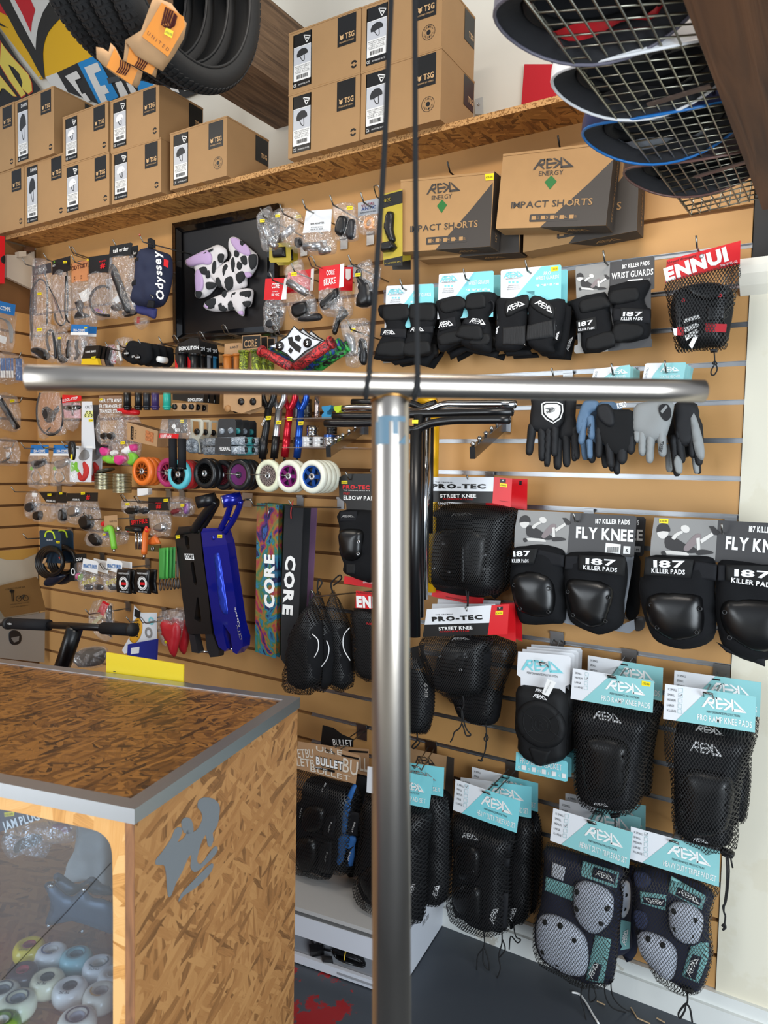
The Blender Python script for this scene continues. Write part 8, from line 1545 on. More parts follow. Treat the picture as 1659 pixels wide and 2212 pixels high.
lan=[('#3f8f3a',0),('#4fae4a',1),('#37863a',2),('#2f7d38',3),('#b9b4ac',4),('#8d8a84',5),('#4aa2c8',6),('#d0542a',7),('#3f8fc0',8),('#49a5d0',9)]
for c,i in lan:
    x=1357+13*i+(8 if i > 5 else 0);T=Th('lanyard',('green key lanyard, %s from the left' % ('first','second','third','fourth')[i] if i < 4 else ['grey chain print key lanyard beside the green ones','dark grey key lanyard','pale blue key lanyard left of the orange one','orange key lanyard among the blue ones','mid blue key lanyard right of the orange one','blue key lanyard nearest the black deck'][i-4]),'lanyard',WP(.19,.01*i),(x+10,560),'lanyards beside the black deck')
    T.puff('strap',[(x,570),(x+(50 if i < 4 else 18),565),(x+(45 if i < 4 else 16),830),(x-2,835)],.003,mat('lanyard_'+c.strip('#'),c,.7),0,smooth=1)
    T.tube('clip',[(x+5,840,0),(x+2,880,0),(x+8,925,0),(x+18,925,0),(x+20,880,0),(x+14,840,0)],.0022,mat('clip_dark','#4a4a4c',.3,.8),6,2,closed=True)
hook(720,275,.24,'wire hook above the green skate tool',loop=True);hook(195,445,.24,'wire hook holding the coiled cable locks');hook(505,650,.22,'wire hook holding the small bolt packs',red=True);hook(860,705,.24,'wire hook in front of the FRACTURE bags',loop=True);hook(1040,118,.24,'left double wire hook under the tins',loop=True);hook(1155,130,.24,'right double wire hook under the tins',loop=True);hook(728,1090,.22,'wire hook holding the red and white sleeve packets');hook(1078,1155,.2,'left wire hook of the sticker sheet');hook(1200,1165,.22,'double wire hook of the red part bags',loop=True)
packet('bearing_pack','clear packet with red and white sleeves over the black scooter bar',.14,(880,1020),bag=[(800,1020),(960,1045),(955,1340),(850,1340),(760,1200)],items=[('flat','red_card',[(878,1015),(932,1045),(880,1150),(830,1110)],red,.004),('flat','cream_card',[(780,1210),(850,1140),(870,1160),(800,1230)],mat('cream_card','#cbc39a',.5),.002),('flat','dark_card',[(905,1060),(955,1060),(950,1330),(900,1300)],charcoal,0)],grp=R5)
T=Th('sticker_sheet','white sheet of round yellow, grey and blue stickers','sticker sheet',WP(.14),(1200,1100),R5);cardp(T,[(1145,1058),(1205,1120),(1340,1120),(1340,1400),(1060,1470),(1040,1440),(1120,1300)],wcard);T.slab('black_sticker',[(1150,1085),(1200,1110),(1190,1175),(1145,1150)],black,.001,.0004)
T.puff('yellow_sticker',[(1150,1180),(1195,1170),(1215,1230),(1200,1320),(1150,1380),(1105,1350),(1120,1270)],.0008,mat('sticker_amber','#d69a1f',.5),.001);T.text('Bend',(1175,1330),(1190,1215),34,black,.0025,bold=.02);
for c,r_,m2 in (((1268,1290),.022,greycard),((1290,1190),.016,teal),((1340,1290),.0,greycard)):
    if r_: m_=MB();o=T.w(c,.0015);ring2(m_,o,Vector((1,0,0)),up,T.pl.n,0,0,r_*.55,r_);make('round_sticker',m_,m2,T.r)
T=Th('blue_folder','dark blue folder with a barcode label in front of the sticker sheet','folder',WP(.18),(1200,1400),None);T.slab('cover',[(1090,1390),(1335,1345),(1325,1560),(1085,1480)],mat('folder_blue','#1c2a86',.4),0,.01);T.slab('barcode_label',[(1118,1420),(1190,1410),(1185,1465),(1115,1475)],wcard,.001,.0004)
for i in (1,0): packet('red_part_bag',['front clear bag of red moulded parts with barcode label','second clear bag of red parts behind the first'][i],(.16,.05*i),(1450,1110),bag=[(1365,1110),(1555,1115),(1550,1300),(1500,1400),(1400,1400),(1360,1300)],items=[('puff','red_part',[(1385,1190),(1430,1185),(1470,1210),(1520,1190),(1540,1290),(1500,1480),(1470,1480),(1440,1380),(1390,1300)],.02,mat('red_moulding','#b5202b',.4)),('puff','dark_part',[(1440,1270),(1500,1280),(1490,1370),(1450,1350)],.01,charcoal)],txt=(),pr=(1405,1360,36),grp=R5)
T=packet('wrapped_pad','grey foam block wrapped in clear film on the counter rear',.45,(780,1420),bag=[(640,1500),(700,1420),(880,1405),(920,1470),(880,1580),(760,1590),(680,1570)],items=[('puff','foam_block',[(690,1470),(730,1425),(870,1420),(900,1480),(860,1560),(740,1570)],.05,mat('grey_foam','#57504a',.9))],th=.06,grp=None)
# ----- scooter wheels
Q(7)
def swheel(c,d,bk_,tyre,core,kind,label,cm=.5,tm=.35,R=.055):
    pl=WP(d,bk_);o=pl.pt(*px(*c));t=root('wheel',label,'scooter wheel',o,'scooter wheels on hooks');n=pl.n
    tmr=mat('pu_'+tyre.strip('#'),tyre,tm);cmr=mat('core_'+core.strip('#')+str(cm),core,.28,cm)
    make('tyre',MB().lathe(o,n,[(R*.66,-.009),(R*.74,-.0115),(R*.92,-.011),(R*.99,-.006),(R,0),(R*.99,.006),(R*.92,.011),(R*.74,.0115),(R*.66,.009),(R*.66,-.009)],40),tmr,t,True)
    r0=R*.66;X,Z=Vector((1,0,0)),up
    if kind == 'disc': make('core',MB().lathe(o,n,[(0,.006),(r0*.4,.007),(r0,.008)],32),cmr,t,True)
    m_=MB()
    if kind == 'spoke' or kind == 'wide':
        k=10 if kind == 'spoke' else 5
        for i in range(k):
            a=2*math.pi*i/k;d1=X*math.cos(a)+Z*math.sin(a);d2=n.cross(d1);m_.box(o+d1*(r0*.6)+n*.002,r0*.85,R*(.09 if kind == 'spoke' else .22),.010,d1,d2,n)
        m_.lathe(o,n,[(r0*.84,.0085),(r0,.009),(r0,-.004),(r0*.84,-.004),(r0*.84,.0085)],32)
    elif kind == 'honey':
        for ring_,k in ((.34,9),(.62,14),(.86,20)):
            for i in range(k): a=2*math.pi*(i+ring_*3)/k;c_=o+(X*math.cos(a)+Z*math.sin(a))*r0*ring_+n*.005;m_.lathe(c_,n,[(r0*.105,-.004),(r0*.135,-.004),(r0*.135,.003),(r0*.105,.003),(r0*.105,-.004)],6)
    if m_.v: make('core',m_,cmr,t,kind=None)
    make('core_back_shade',MB().lathe(o,n,[(0,-.004),(r0,-.004)],24),mat('core_shadow','#141416',.5),t,True) if kind in ('spoke','wide','honey') else None  # dark disc painted as the shade seen between the spokes
    make('bearing',MB().lathe(o,n,[(.004,.006),(.004,.0105),(.011,.0105),(.012,.009),(.012,-.004)],20),silver if kind != 'disc' else dgrey,t,True)
    return t
def wstack(c,d,spec,labels,**k):
    for i,(ty,co,ki) in reversed(list(enumerate(spec))): swheel(c,d,.0245*i,ty,co,ki,labels[i],**k)
wstack((165,525),.22,[('#e8762a','#b5581c','spoke')]*3,['front bright orange scooter wheel','second orange scooter wheel','third orange scooter wheel'])
wstack((345,533),.20,[('#b03068','#9c2c55','spoke'),('#8f2f58','#7c2748','spoke')],['front magenta scooter wheel','second magenta scooter wheel'])
wstack((425,547),.23,[('#5cc0cc','#17181b','wide'),('#b32a2e','#1a1a1c','wide'),('#a32528','#1a1a1c','wide'),('#1a1a1c','#1a1a1c','wide')],['turquoise scooter wheel with black core','red scooter wheel behind the turquoise one','second red scooter wheel behind the turquoise one','black scooter wheel at the back of the turquoise row'])
wstack((615,540),.21,[('#17181a','#0d0e10','honey'),('#17181a','#0d0e10','honey')],['front black scooter wheel with black honeycomb core','black wheel behind the honeycomb one'])
wstack((740,550),.17,[('#17181a','#7c2f3a','honey'),('#17181a','#1a1a1c','wide')],['black scooter wheel with dull red honeycomb core','black wheel behind the dull red cored one'])
wstack((858,550),.22,[('#17181a','#8a4a9c','disc'),('#17181a','#1a1a1c','disc'),('#17181a','#1a1a1c','disc')],['black scooter wheel with purple rainbow disc core','second black wheel behind the rainbow core','third black wheel behind the rainbow core'],cm=.9)
wstack((1066,556),.22,[('#d9dcc0','#b9a9a4','honey')],['cream scooter wheel with fine silver honeycomb core'])
wstack((1215,560),.22,[('#dcdccb','#8e2f86','wide'),('#dcdccb','#7a2f4a','wide')],['cream scooter wheel with purple core','cream scooter wheel behind the purple cored one'],cm=.8)
wstack((1382,563),.22,[('#dfdfcf','#1f4fa0','wide'),('#dcdccb','#1f4fa0','wide'),('#d8d8c6','#1f4fa0','wide'),('#d2d2c0','#1f4fa0','wide')],['front cream scooter wheel with blue core','second cream wheel behind the blue core','third cream wheel behind the blue core','rearmost cream wheel behind the blue core'],cm=.8)
T=Th('axle_rods','thin wire hooks running between the scooter wheels','hook',WP(.25),(600,545));
for a,b in (((270,527),(345,533)),((930,547),(1066,552)),((750,541),(858,548)),((1140,552),(1210,558))): T.tube('rod',[a+(.0,),b+(-.02,)],.002,wire,6,1)

T=Th('sole_box','kraft VANS CULT shoe lace box hanging tilted','box',WP(.20),(150,170));P=[T.w(p) for p in [(50,172),(270,235),(262,348),(50,300)]];make('carton',MB().prism(P,Vector((0,-.05,0))),cardk,T.r);P=[T.w(p) for p in [(50,172),(270,235)]];q=Vector((0,.05,0));make('pattern_print',MB().add([P[0]+up*.001,P[1]+up*.001,P[1]+q+up*.001,P[0]+q+up*.001],[(0,1,2,3)]),mat('checker_print','#6b5236',.7,var=.6,vscale=150),T.r)
T.slab('print_panel',[(75,200),(95,207),(92,300),(72,292)],black,.001,.0003);T.text('VANS',(90,285),(93,212),12,cardk,.0015);T.text('CULT',(112,290),(116,225),18,black,.001);T.slab('lattice_print',[(180,228),(240,250),(235,320),(178,302)],mat('orange_lattice','#b06a3c',.7,var=.5,vscale=140),.001,.0003)
for i in (1,0): T=Th('sole_box',['second kraft box right behind the VANS CULT one','third kraft box behind the VANS CULT one'][i],'box',WP(.15,.04*i),(300,200));P=[T.w(p) for p in [(260,235),(345,215),(345,345),(262,352)]];make('carton',MB().prism(P,Vector((0,-.03,0))),cardk,T.r)
T=Th('carded_grips','pair of long black RUFFIAN foam grips hanging over the wheels','handlebar grips',WP(.27),(400,160));cardp(T,[(345,150),(475,150),(480,250),(340,250)],charcoal,.002);T.puff('blister',[(300,150),(500,150),(510,290),(280,290)],.012,film2,.0,smooth=1);T.slab('red_label',[(282,252),(418,256),(415,290),(276,284)],red,.013,.0005);T.text('RUFFIAN',(288,282),(365,284),22,white,.0138,bold=.02);T.text('ODI',(392,240),(425,240),24,white,.0045,bold=.02)
T.slab('emblem_print',[(365,205),(385,180),(400,200),(385,225)],white,.0035,.0004);price(T,[(430,155),(455,155),(455,178),(430,178)],'£9',.004);T.tube('grip',[(375,290,.012),(378,505,.012)],.0145,cloth2,12,1);T.tube('grip',[(442,290,.012),(442,508,.012)],.0145,cloth2,12,1);T.tube('end_plug',[(378,495,.012),(378,508,.012)],.016,plast,12,1);T.tube('end_plug',[(442,497,.012),(442,511,.012)],.016,plast,12,1)
swirl=multi('grip_grey_swirl',['#3b4148','#a9b2bb','#565e66','#c6ccd1','#4a5259'],40,.5);tealg=multi('grip_teal_swirl',['#1d4a50','#3aa0a0','#2a6b70','#8fd0cc'],40,.5);purpg=mat('grip_purple','#6b3a8a',.5)
for i in (2,1,0):
    T=Th('carded_grips',['front cream edged card with round marbled grip ends','second cream edged card','third cream edged card'][i],'handlebar grips',WP(.22,.04*i),(545,155),'cream edged grip cards');holed(T,'frame_card',[(500,150),(575,150),(592,165),(590,250),(560,300),(575,390),(480,385),(490,290),(505,240)],[[(515,165),(575,168),(572,240),(540,270),(515,240)]],mat('cream_plastic','#cdc9b8',.4),0,.004);T.disc('grip_end',(548,240),.011,plast,.006,.004);T.puff('grip',[(480,300),(530,290),(560,330),(555,390),(485,385)],.014,swirl,.002)
for i in (3,2,1,0):
    T=Th('carded_grips',['front FEDERAL card with light grey marbled grips','second FEDERAL card with turquoise grips','third FEDERAL card with dark grey grips','rearmost FEDERAL card with turquoise grips'][i],'handlebar grips',WP(.22,.035*i),(760,150),'FEDERAL grip cards');cardp(T,[(702,158),(715,148),(815,148),(828,165),(828,405),(690,400)],mat('studded_card','#2d2e30',.6,bump=.8,bscale=500),0,.0015)
    g=(swirl,tealg,swirl,tealg)[i]
    for y in (310,375): T.tube('grip',[(610 if i == 0 else 700,y+5,.016),(895,y-5 if y < 350 else y-5,.016)],.0145,g,14,1);T.disc('grip_bore',(897,y-5),.009,plast,.016,.002)
    for c in ((728,235),(790,232)): T.disc('end_plug',c,.011,g,.003,.004)
    if i == 0: T.slab('sleeve_card',[(680,285),(792,285),(792,402),(676,398)],mat('studded_card','#2d2e30',.6,bump=.8,bscale=500),.033,.001);T.text('FEDERAL',(708,375),(788,375),26,white,.0345,bold=.02)
T=Th('carded_grips','purple grips between the cream and FEDERAL cards','handlebar grips',WP(.15),(590,290));T.tube('grip',[(560,310,.01),(620,305,.01)],.014,purpg,12,1);T.tube('grip',[(565,375,.01),(620,370,.01)],.014,purpg,12,1)

for i,(x,m2) in enumerate(((50,plast),(130,plast),(190,dgrey),(250,mat('grip_violet','#3a2a5c',.4)),(335,mat('grip_turq','#2aa893',.4)))): T=Th('hanging_grip',['leftmost black grip end under the steel bar','second black grip end under the steel bar','third dark grey grip end under the steel bar','violet grip end under the steel bar','turquoise grip end under the steel bar'][i],'handlebar grips',WP(.20),(x,-10),'grip ends under the steel bar');T.tube('grip',[(x,-60,0),(x,65,0)],.0145,m2,12,1);T.tube('cone',[(x,65,0),(x,85,0)],.013,m2,12,1);T.tube('flange',[(x,58,0),(x,68,0)],.017,m2,12,1)
for i in (2,1,0): T=Th('grip_end_card',['front black DEMOLITION tray with tan foot and round plugs','second black DEMOLITION tray behind the front one','rearmost black DEMOLITION tray of three'][i],'handlebar grips',WP(.2,.03*i),(480,0),'DEMOLITION trays');T.slab('tray',[(375,-40),(600,-60),(598,30),(375,12)],black,0,.02);T.text('DEMOLITION',(485,22),(590,22),20,white,.001,bold=.02);T.slab('tan_foot',[(368,35),(540,35),(535,92),(380,90)],cardk,-.002,.004);[T.disc('end_plug',(x,62),.011,plast,.002,.004) for x in (388,455,508)]
for i in (1,0): T=Th('grip_end_card',['front CORE card foot with wood look end plug','second tan CORE card foot with black end plugs'][i],'handlebar grips',WP(.22,.04*i),(800,0),'CORE card feet');T.slab('card',[(740,-60),(1010,-60),(1010,60),(870,110),(740,75)],cardk,0,.002);[T.disc('end_plug',c,.0125,(mat('wood_plug','#a87a4a',.6) if i == 0 and c[0] < 800 else plast),.003,.004) for c in ((768,75),(865,25),(950,25))]

for i,(pts,m2,l) in enumerate((([(1060,-40),(1095,10),(1080,80),(1050,100)],plast,'black fork with long steerer'),([(1130,-40),(1110,60)],silver,'grey fork behind the black one'),([(1215,-40),(1180,60)],mat('fork_red','#c01c2c',.25,.6),'red fork with long steerer'),([(1235,-10),(1210,80)],mat('fork_blue','#1f4fae',.25,.6),'blue fork at the right end'))):
    x0,x1=((1062,1012),(1110,1068),(1160,1118),(1215,1180))[i];y1=(445,440,430,435)[i]
    T=Th('scooter_fork',l+' of the hanging scooter forks','scooter fork',WP(.18,.02*i),(x0,60),'scooter forks');T.tube('steerer',[(x0,80,0),(x1+6,y1-30,0)],.0125,m2,14,1);T.tube('lower_sleeve',[(x1+22,270,0),(x1+6,y1-10,0)],.0135,m2 if i > 1 else plast,14,1);T.tube('stud',[(x1+6,y1-12,0),(x1+4,y1+20,0)],.004,plast,8,1)
    T.tube('blade',[(x0-40,-80,0),(x0-35,10,0),(x0,75,0)],.011,m2,10);T.tube('blade',[(x0+40,-80,0),(x0+35,5,0),(x0,75,0)],.011,m2,10)
    price(T,[(x0-20,130+30*(i%2)),(x0+18,128+30*(i%2)),(x0+15,155+30*(i%2)),(x0-20,157+30*(i%2))],'£89',.015)
    if i == 0: T.text('CORE',(1020,200),(1045,150),18,white,.0135,bold=.02)

acr=film('acrylic_shelf',tint='#e6dccf',gloss=.25,haze=.10,bump=.0)
T=Th('acrylic_shelf','clear shelf of chrome and white scooter clamps','shelf',WP(.12),(1400,350));a,b=T.w((1212,352),0),T.w((1660,352),0);make('shelf_plate',MB().bb(a.x,b.x+.05,-.16,-.003,a.z-.004,a.z),acr,T.r)
T=Th('acrylic_shelf','upper clear shelf carrying small black and silver tubes','shelf',WP(.12),(1400,150));a2,b2=T.w((1212,150),0),T.w((1660,150),0);make('shelf_plate',MB().bb(a2.x,b2.x+.05,-.16,-.003,a2.z-.004,a2.z),acr,T.r)
def clampo(x,yb,yt,r,m2,label,band=None):
    T=Th('scooter_clamp',label,'clamp',WP(.10),(x,yb),'scooter clamps on the clear shelves');o=T.w((x,yb));o.z=(a if yb > 250 else a2).z+.0005 if yb in (350,148) else o.z;h=(T.w((x,yt)).z-T.w((x,yb)).z)
    make('body',MB().lathe(o,up,[(r*.7,0),(r,.0),(r,h*.2),(r*.97,h*.22),(r*.97,h*.5),(r,h*.52),(r,h),(r*.7,h),(r*.7,0)],28),m2,T.r,True);make('bolt',MB().cyl(o+Vector((r*.9,-r*.3,h*.3)),o+Vector((r*1.15,-r*.9,h*.3)),.003,8).cyl(o+Vector((r*.9,-r*.3,h*.75)),o+Vector((r*1.15,-r*.9,h*.75)),.003,8),dgrey,T.r)
    if band: make('colour_band',MB().lathe(o,up,[(r*1.01,h*.8),(r*1.01,h)],24),band,T.r,True)
wm=mat('white_alloy','#cfd1d3',.35,.2)
clampo(1270,350,278,.016,chrome,'short chrome clamp at the left of the lower clear shelf');clampo(1342,350,275,.021,wm,'left of the two matching white clamps');clampo(1420,350,275,.021,wm,'right of the two matching white clamps');clampo(1500,350,260,.020,silver,'silver clamp with a blue top band',mat('blue_alloy','#3a5fa8',.3,.6));clampo(1580,350,262,.018,chrome,'chrome clamp behind the bar arm on the lower shelf');clampo(1378,270,198,.022,chrome,'wide chrome clamp stacked on the white ones');clampo(1515,258,205,.018,plast,'black collar stacked on the blue topped clamp')
clampo(1265,148,10,.019,silver,'silver grey tube box on the upper clear shelf');clampo(1335,148,8,.018,plast,'black tube with white script on the upper clear shelf');clampo(1410,148,-10,.010,mat('copper_pole','#b5a09a',.2,.9),'slim rose silver tube on the upper clear shelf')
for c,m2,l in ((1475,mat('clamp_blue','#3a93c4',.3,.4),'light blue twin stem clamp on the upper clear shelf'),(1560,mat('clamp_lime','#c3dc2e',.3,.3),'lime yellow twin stem clamp on the upper clear shelf')):
    T=Th('scooter_clamp',l,'clamp',WP(.13),(c,100),'scooter clamps on the clear shelves');holed(T,'body',[(c-32,60),(c+35,50),(c+32,75),(c+12,95),(c+35,120),(c+35,148),(c-32,148),(c-32,120),(c-15,100),(c-30,80)],[[(c+8,90),(c+30,105),(c+30,120),(c+5,115)]],m2,.01,.03)
# ----- decks
Q(9)
dk=mat('satin_black_deck','#141416',.35);bl=mat('candy_blue_deck','#101f9c',.22,.5,coat=.6);pw_=mat('raw_metal','#c9cbd0',.25,1)
T=Th('scooter_deck','satin black slotted scooter deck with a white CORE sticker','scooter deck',WP(.13),(300,150),'scooter decks')
holed(T,'deck_plate',[(62,420),(95,355),(228,350),(262,385),(275,560),(322,880),(352,1190),(170,1190),(150,1120),(115,850),(88,600)],[[(138,430),(158,420),(172,440),(180,520),(165,532),(148,500)],[(185,640),(198,622),(212,630),(236,790),(228,812),(210,790)],[(235,905),(246,900),(270,1080),(262,1100),(215,1070),(222,1020)]],dk,.02,.035)
holed(T,'tail_fork',[(172,1190),(215,1195),(250,1340),(195,1330)],[],dgrey,.018,.03);holed(T,'tail_fork',[(300,1190),(355,1190),(408,1320),(400,1365),(340,1370),(312,1310)],[],dgrey,.018,.03);T.tube('axle',[(235,1322,.0),(330,1330,.0)],.005,chrome,8,1)
T.puff('head_plate',[(95,352),(228,348),(262,390),(100,420)],.01,dk,.022,smooth=1);T.tube('neck',[(210,380,.03),(270,290,.04),(350,190,.05),(385,150,.055)],.016,dk,12);T.tube('neck',[(250,400,.01),(330,280,.02),(390,170,.04)],.012,dk,12)
a,b=T.w((235,165),.09),T.w((385,130),.05);make('head_tube',MB().lathe(a,(b-a),[(.017,0),(.022,0),(.022,(b-a).length),(.017,(b-a).length),(.017,0)],28),dk,T.r,True);T.slab('sticker',[(138,562),(208,565),(214,612),(145,608)],white,.0215,.0004);T.text('CORE',(148,600),(205,604),32,black,.0222,bold=.02);price(T,[(70,420),(102,418),(104,442),(72,445)],'£99',.034)
T=Th('scooter_deck','candy blue scooter deck with a polished head tube','scooter deck',WP(.14),(500,150),'scooter decks')
holed(T,'deck_plate',[(268,395),(285,365),(400,362),(440,385),(470,480),(495,650),(540,950),(560,1100),(595,1220),(590,1290),(545,1345),(515,1330),(495,1190),(440,1110),(445,1200),(470,1305),(455,1325),(405,1290),(370,1180),(310,750)],[],bl,.02,.04)
T.puff('recess',[(372,590),(385,562),(410,572),(440,750),(475,1000),(465,1035),(435,1025),(410,960),(385,750)],.002,mat('candy_blue_light','#2b46c8',.25,.5),.0205);T.disc('bolt',(362,440),.008,bl,.022,.003);T.tube('axle',[(470,1300,.0),(530,1310,.0)],.005,chrome,8,1)
T.tube('neck',[(420,370,.02),(465,280,.035),(500,180,.05),(510,140,.055)],.011,bl,12);T.tube('neck',[(450,400,.01),(520,300,.025),(565,200,.04),(575,150,.05)],.011,bl,12);T.tube('brace',[(470,290,.03),(535,290,.025)],.007,bl,8,1)
a,b=T.w((432,160),.09),T.w((580,125),.04);make('head_tube',MB().lathe(a,(b-a),[(.0175,.002),(.0225,.002),(.0225,(b-a).length),(.0175,(b-a).length),(.0175,.002)],28),bl,T.r,True);make('head_tube_bore',MB().lathe(a,(b-a),[(.015,.02),(.0175,-.001),(.0215,-.001),(.0215,.003)],28),pw_,T.r,True)
price(T,[(396,415),(432,415),(432,440),(396,440)],'£149',.022);T.text('Classic',(575,1130),(535,980),18,white,.022);T.text('CITY',(590,1230),(560,1110),26,greycard,.022)
T=Th('display_hook','heavy flat bracket and rod holding the two scooter decks','hook',WP(.02),(625,140));T.slab('backplate',[(590,88),(668,92),(660,200),(580,195)],silver,0,.003);a,b=T.w((615,140),0),T.w((240,150),.22);make('rod',MB().tube([a,T.w((600,150),.12),T.w((430,150),.2)],.004,10),wire,T.r,True)
# ----- grip tape sheets
gal_=multi('galaxy_print',['#0a0f28','#16245f','#0e1430','#2a6f94','#2a6a48','#8a6a24','#962a38','#45246a','#0f1130','#2a549c','#0c0c1a'],9,.6,1.5);gt=mat('grip_tape_black','#232427',.95,bump=.8,bscale=900)
for i in (3,2,1,0):
    T=Th('grip_tape_sheet',['front galaxy print grip tape sheet with white CORE lettering','second coloured grip tape sheet behind the galaxy one','third sheet behind the galaxy one, warm toned','rearmost sheet behind the galaxy one'][i],'grip tape',WP(.15,.02*i),(790,170),'grip tape sheets');T.slab('sheet',[(703,168),(872,182),(850,1380),(688,1325)],gal_ if i in (0,1) else mat('orange_sheet','#a5522e' if i == 2 else '#3f5a3a',.7),0,.002)
    if i == 0: T.text('CORE',(836,990),(836,572),96,white,.001,bold=.05);T.tube('paper_clip',[(780,175,.002),(775,280,.002),(795,280,.002),(797,200,.002)],.001,chrome,5,1)
for i in (2,1,0):
    T=Th('grip_tape_sheet',['front black grip tape sheet with white CORE lettering','second black grip tape sheet, edge showing right','lilac backed grip tape sheet behind the black one'][i],'grip tape',WP(.16,.04*i),(990,180),'grip tape sheets');T.slab('sheet',[(920,185),(1065,205),(1010,1420),(930,1440),(888,1380),(892,900)] if i < 2 else [(800,190),(1060,210),(1000,1400),(780,1350)],gt if i < 2 else mat('lilac_sheet','#7a5a7a',.6),0,.0025)
    if i == 0: T.text('CORE',(932,575),(905,1035),92,white,.001,bold=.05,upv=(92,8));T.tube('red_tie',[(985,150,.004),(968,230,.004),(970,290,.004)],.002,mat('red_thread','#c23030',.7),5)
hook(650,135,.22,'long wire hook holding the galaxy grip tape',side=.05);hook(952,145,.22,'bent wire hook holding the black grip tape',side=.06)

T=Th('elbow_pad_pack','black elbow pad on a PRO-TEC ELBOW PAD card beside the steel tube','elbow pads',WP(.15),(1420,10))
cardp(T,[(1340,-30),(1400,-60),(1660,-60),(1660,235),(1400,220),(1398,170),(1345,130)],black);T.text('PRO-TEC',(1372,55),(1582,60),28,red,.001,bold=.05);T.text('THE ORIGINAL SINCE 1973',(1376,72),(1582,76),8,white,.001);T.text('STREET',(1376,102),(1428,104),16,red,.001);T.text('ELBOW PAD',(1378,140),(1620,148),30,white,.001,bold=.03);price(T,[(1362,-5),(1408,-5),(1408,18),(1362,18)],'£28.00',.0015)
T.puff('sleeve',[(1352,230),(1600,225),(1660,240),(1660,760),(1400,720),(1390,650),(1370,600),(1345,470),(1355,380)],.03,cloth,0,wr=.005);T.puff('strap',[(1352,232),(1485,230),(1480,318),(1348,312)],.005,cloth2,.026,smooth=1);T.logo((1360,282),(1465,278),18,greycard,.033);T.puff('elbow_cap',[(1347,420),(1380,372),(1460,365),(1535,385),(1540,470),(1530,570),(1490,615),(1410,615),(1370,560)],.03,shell,.024,edge=1);T.rings('rivet',[(1497,470),(1493,562)],.0062,silver,.046,.003);T.puff('patch',[(1400,640),(1470,645),(1465,720),(1400,715)],.003,patch,.03,smooth=1)
T.slab('red_foot_card',[(1385,735),(1660,790),(1660,840),(1378,795)],red,-.004,.001);T.text('@PROTECBRAND',(1530,790),(1640,800),12,white,-.002)
hook(1395,-75,.18,'wire hook holding the elbow pad card')

SB='black drawstring net bags'
for i,(b_,l,d_,sw_) in enumerate((([(1290,860),(1310,870),(1370,980),(1440,1150),(1455,1400),(1450,1600),(1280,1600),(1230,1100)],'right black net bag with shin guard',.10,[(1425,1140),(1380,1200),(1378,1300),(1430,1395)]),([(1170,870),(1195,870),(1240,1000),(1300,1150),(1300,1560),(1150,1600),(1120,1000)],'middle black net bag with shin guard',.14,[(1245,1240),(1265,1300),(1250,1380),(1200,1450)]),([(1110,960),(1150,950),(1200,1040),(1220,1160),(1200,1600),(1040,1660),(925,1600),(950,1350),(990,1130)],'left and nearest black net bag with shin guard',.19,[(1135,1190),(1178,1235),(1180,1310),(1150,1370)]))):
    T=Th('shin_guard_bag',l+' hanging over the counter corner','shin guards',WP(d_),(b_[0][0],850),SB)
    inner=[(x,max(y,1090)) for x,y in b_];inner=[(x+(8 if x < 1100 else -6),y) for x,y in inner];T.puff('shin_guard',[(b_[-1][0]+5,1150),(b_[2][0]-20,1080),(b_[3][0]-5,1180),(b_[4][0]-8,1560),(b_[-2][0]+20,1580)],.04,cloth,-.01,wr=.005,smooth=2);T.puff('net_bag',b_,.05,netf,-.015,smooth=2,edge=.6,wr=.006)
    T.tube('white_stitching',[(x,y,.042) for x,y in sw_],.0018,lab_w)
    x,y=b_[0];T.tube('drawcord',[(x+5,y+10,.01),(x-10,y-60,.01),(x+20,y-100,.01),(x+60,y-130,.01),(x+70,y-100,.01),(x+10,y-50,.01)] if i == 0 else [(x+5,y+10,.01),(x+5,y-60,.01),(x+15,y-110,.01),(x+40,y-80,.01),(x+10,y-30,.01)],.0028,cordm)
hook(1128,845,.28,'wire hook of the black drawstring net bags',side=.08)
T=Th('wrist_guard_bag','net bag under a red card with white EN lettering, cut by the steel tube','guard',WP(.12),(1540,850));cardp(T,[(1475,850),(1700,880),(1700,1000),(1470,985)],red,.03);T.text('ENNUI',(1480,975),(1760,990),80,white,.032,bold=.06);T.text('All-Round Guards',(1478,872),(1640,882),16,black,.032);T.puff('guard',[(1470,990),(1700,1000),(1700,1400),(1660,1540),(1500,1480),(1490,1200)],.04,neo,-.02);T.puff('net_bag',[(1465,985),(1710,1000),(1710,1420),(1660,1560),(1495,1500),(1480,1200)],.05,netf,-.02,smooth=2);T.text('PLUS',(1560,1115),(1600,1118),16,red,.034)
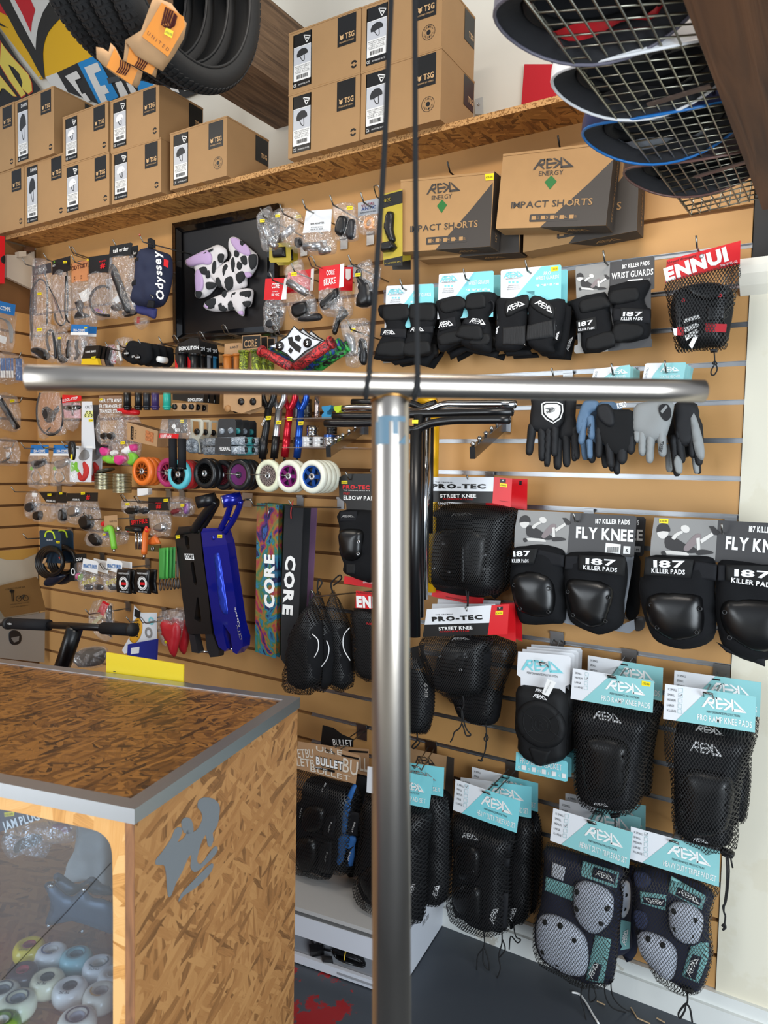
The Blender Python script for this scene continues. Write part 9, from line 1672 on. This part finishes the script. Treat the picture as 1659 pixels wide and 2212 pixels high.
# ----- scooter bars on waterfall arms
Q(24)
def sbar(label,d,pts,m2,upx=None,r=.0111,um=None,rr=.0172):
    T=Th('scooter_handlebar',label,'handlebar',WP(d),pts[len(pts)//2],'scooter bars on the chrome arms');T.tube('crossbar',[(x,y,0) for x,y in pts],r,m2,14,3)
    if upx: T.tube('upright_tube',[upx[0]+(0,),upx[1]+(0,)],rr,um or m2,20,1)
    for p in (pts[0],pts[-1]): T.disc('bar_end',p,.004,m2,0,.002)
    return T
bb_=mat('satin_black_bar','#0f0f11',.32)
sbar('front black scooter bar with bent ends, lowest of the hanging row',.36,[(210,512),(420,512),(600,510),(760,545),(850,560),(960,515),(1120,492),(1300,488),(1528,486)],bb_,((862,560),(845,2040)))
sbar('second black straight scooter bar of the hanging row',.31,[(268,462),(600,462),(900,445),(1550,430)],bb_,((885,450),(870,1900)))
sbar('chrome scooter bar of the hanging row',.26,[(335,408),(500,402),(800,430),(950,420),(1060,378),(1200,376),(1570,376)],chrome,((925,470),(905,1770)),um=chrome,rr=.016)
sbar('rearmost black scooter bar with rising ends',.21,[(403,362),(700,362),(830,372),(900,400),(960,380),(1000,372)],bb_,((958,500),(950,1300)),rr=.012)
sbar('yellow scooter bar upright with orange graphics at the back',.12,[(880,355),(1000,352)],mat('yellow_bar','#d9a514',.3,.2),((992,360),(965,1720)),rr=.016)
T=Th('bar_label','yellow price sticker on the black scooter bar beside the steel tube','sticker',WP(.38),(850,500));T.slab('sticker',[(830,488),(874,488),(872,514),(830,514)],yel,0,.0005)
for x0,y0,x1,y1,l in ((415,545,232,715,'left chrome sloping arm with ball stops for the scooter bars'),(1440,520,1265,722,'right chrome sloping arm with ball stops for the scooter bars')):
    pl0=WP(.06).pt(*px(x0,y0));pl1=WP(.40).pt(*px(x1,y1));t=root('waterfall_arm',l,'display arm',Vector((pl0.x,-.005,pl0.z)));d_=(pl1-pl0).normalized();s_=d_.cross(up).normalized();u_=s_.cross(d_)
    st=Vector((pl0.x,-.006,pl0.z));make('arm',MB().box((st+pl1)/2,(pl1-st).length,.014,.030,(pl1-st).normalized(),s_,u_),mat('dark_chrome','#6a6a6c',.2,1),t);make('end_cap',MB().box(pl1+d_*.002,.004,.014,.032,d_,s_,u_),plast,t);make('backplate',MB().box(st+Vector((0,0,.01)),.045,.004,.06),silver,t)
    for k in range(5): c=lerp(st,pl1,.25+.185*k)+u_*.022;make('ball_stop',MB().sphere(c,.007,n=10).cyl(c-u_*.01,c,.003,8),chrome,t,True)
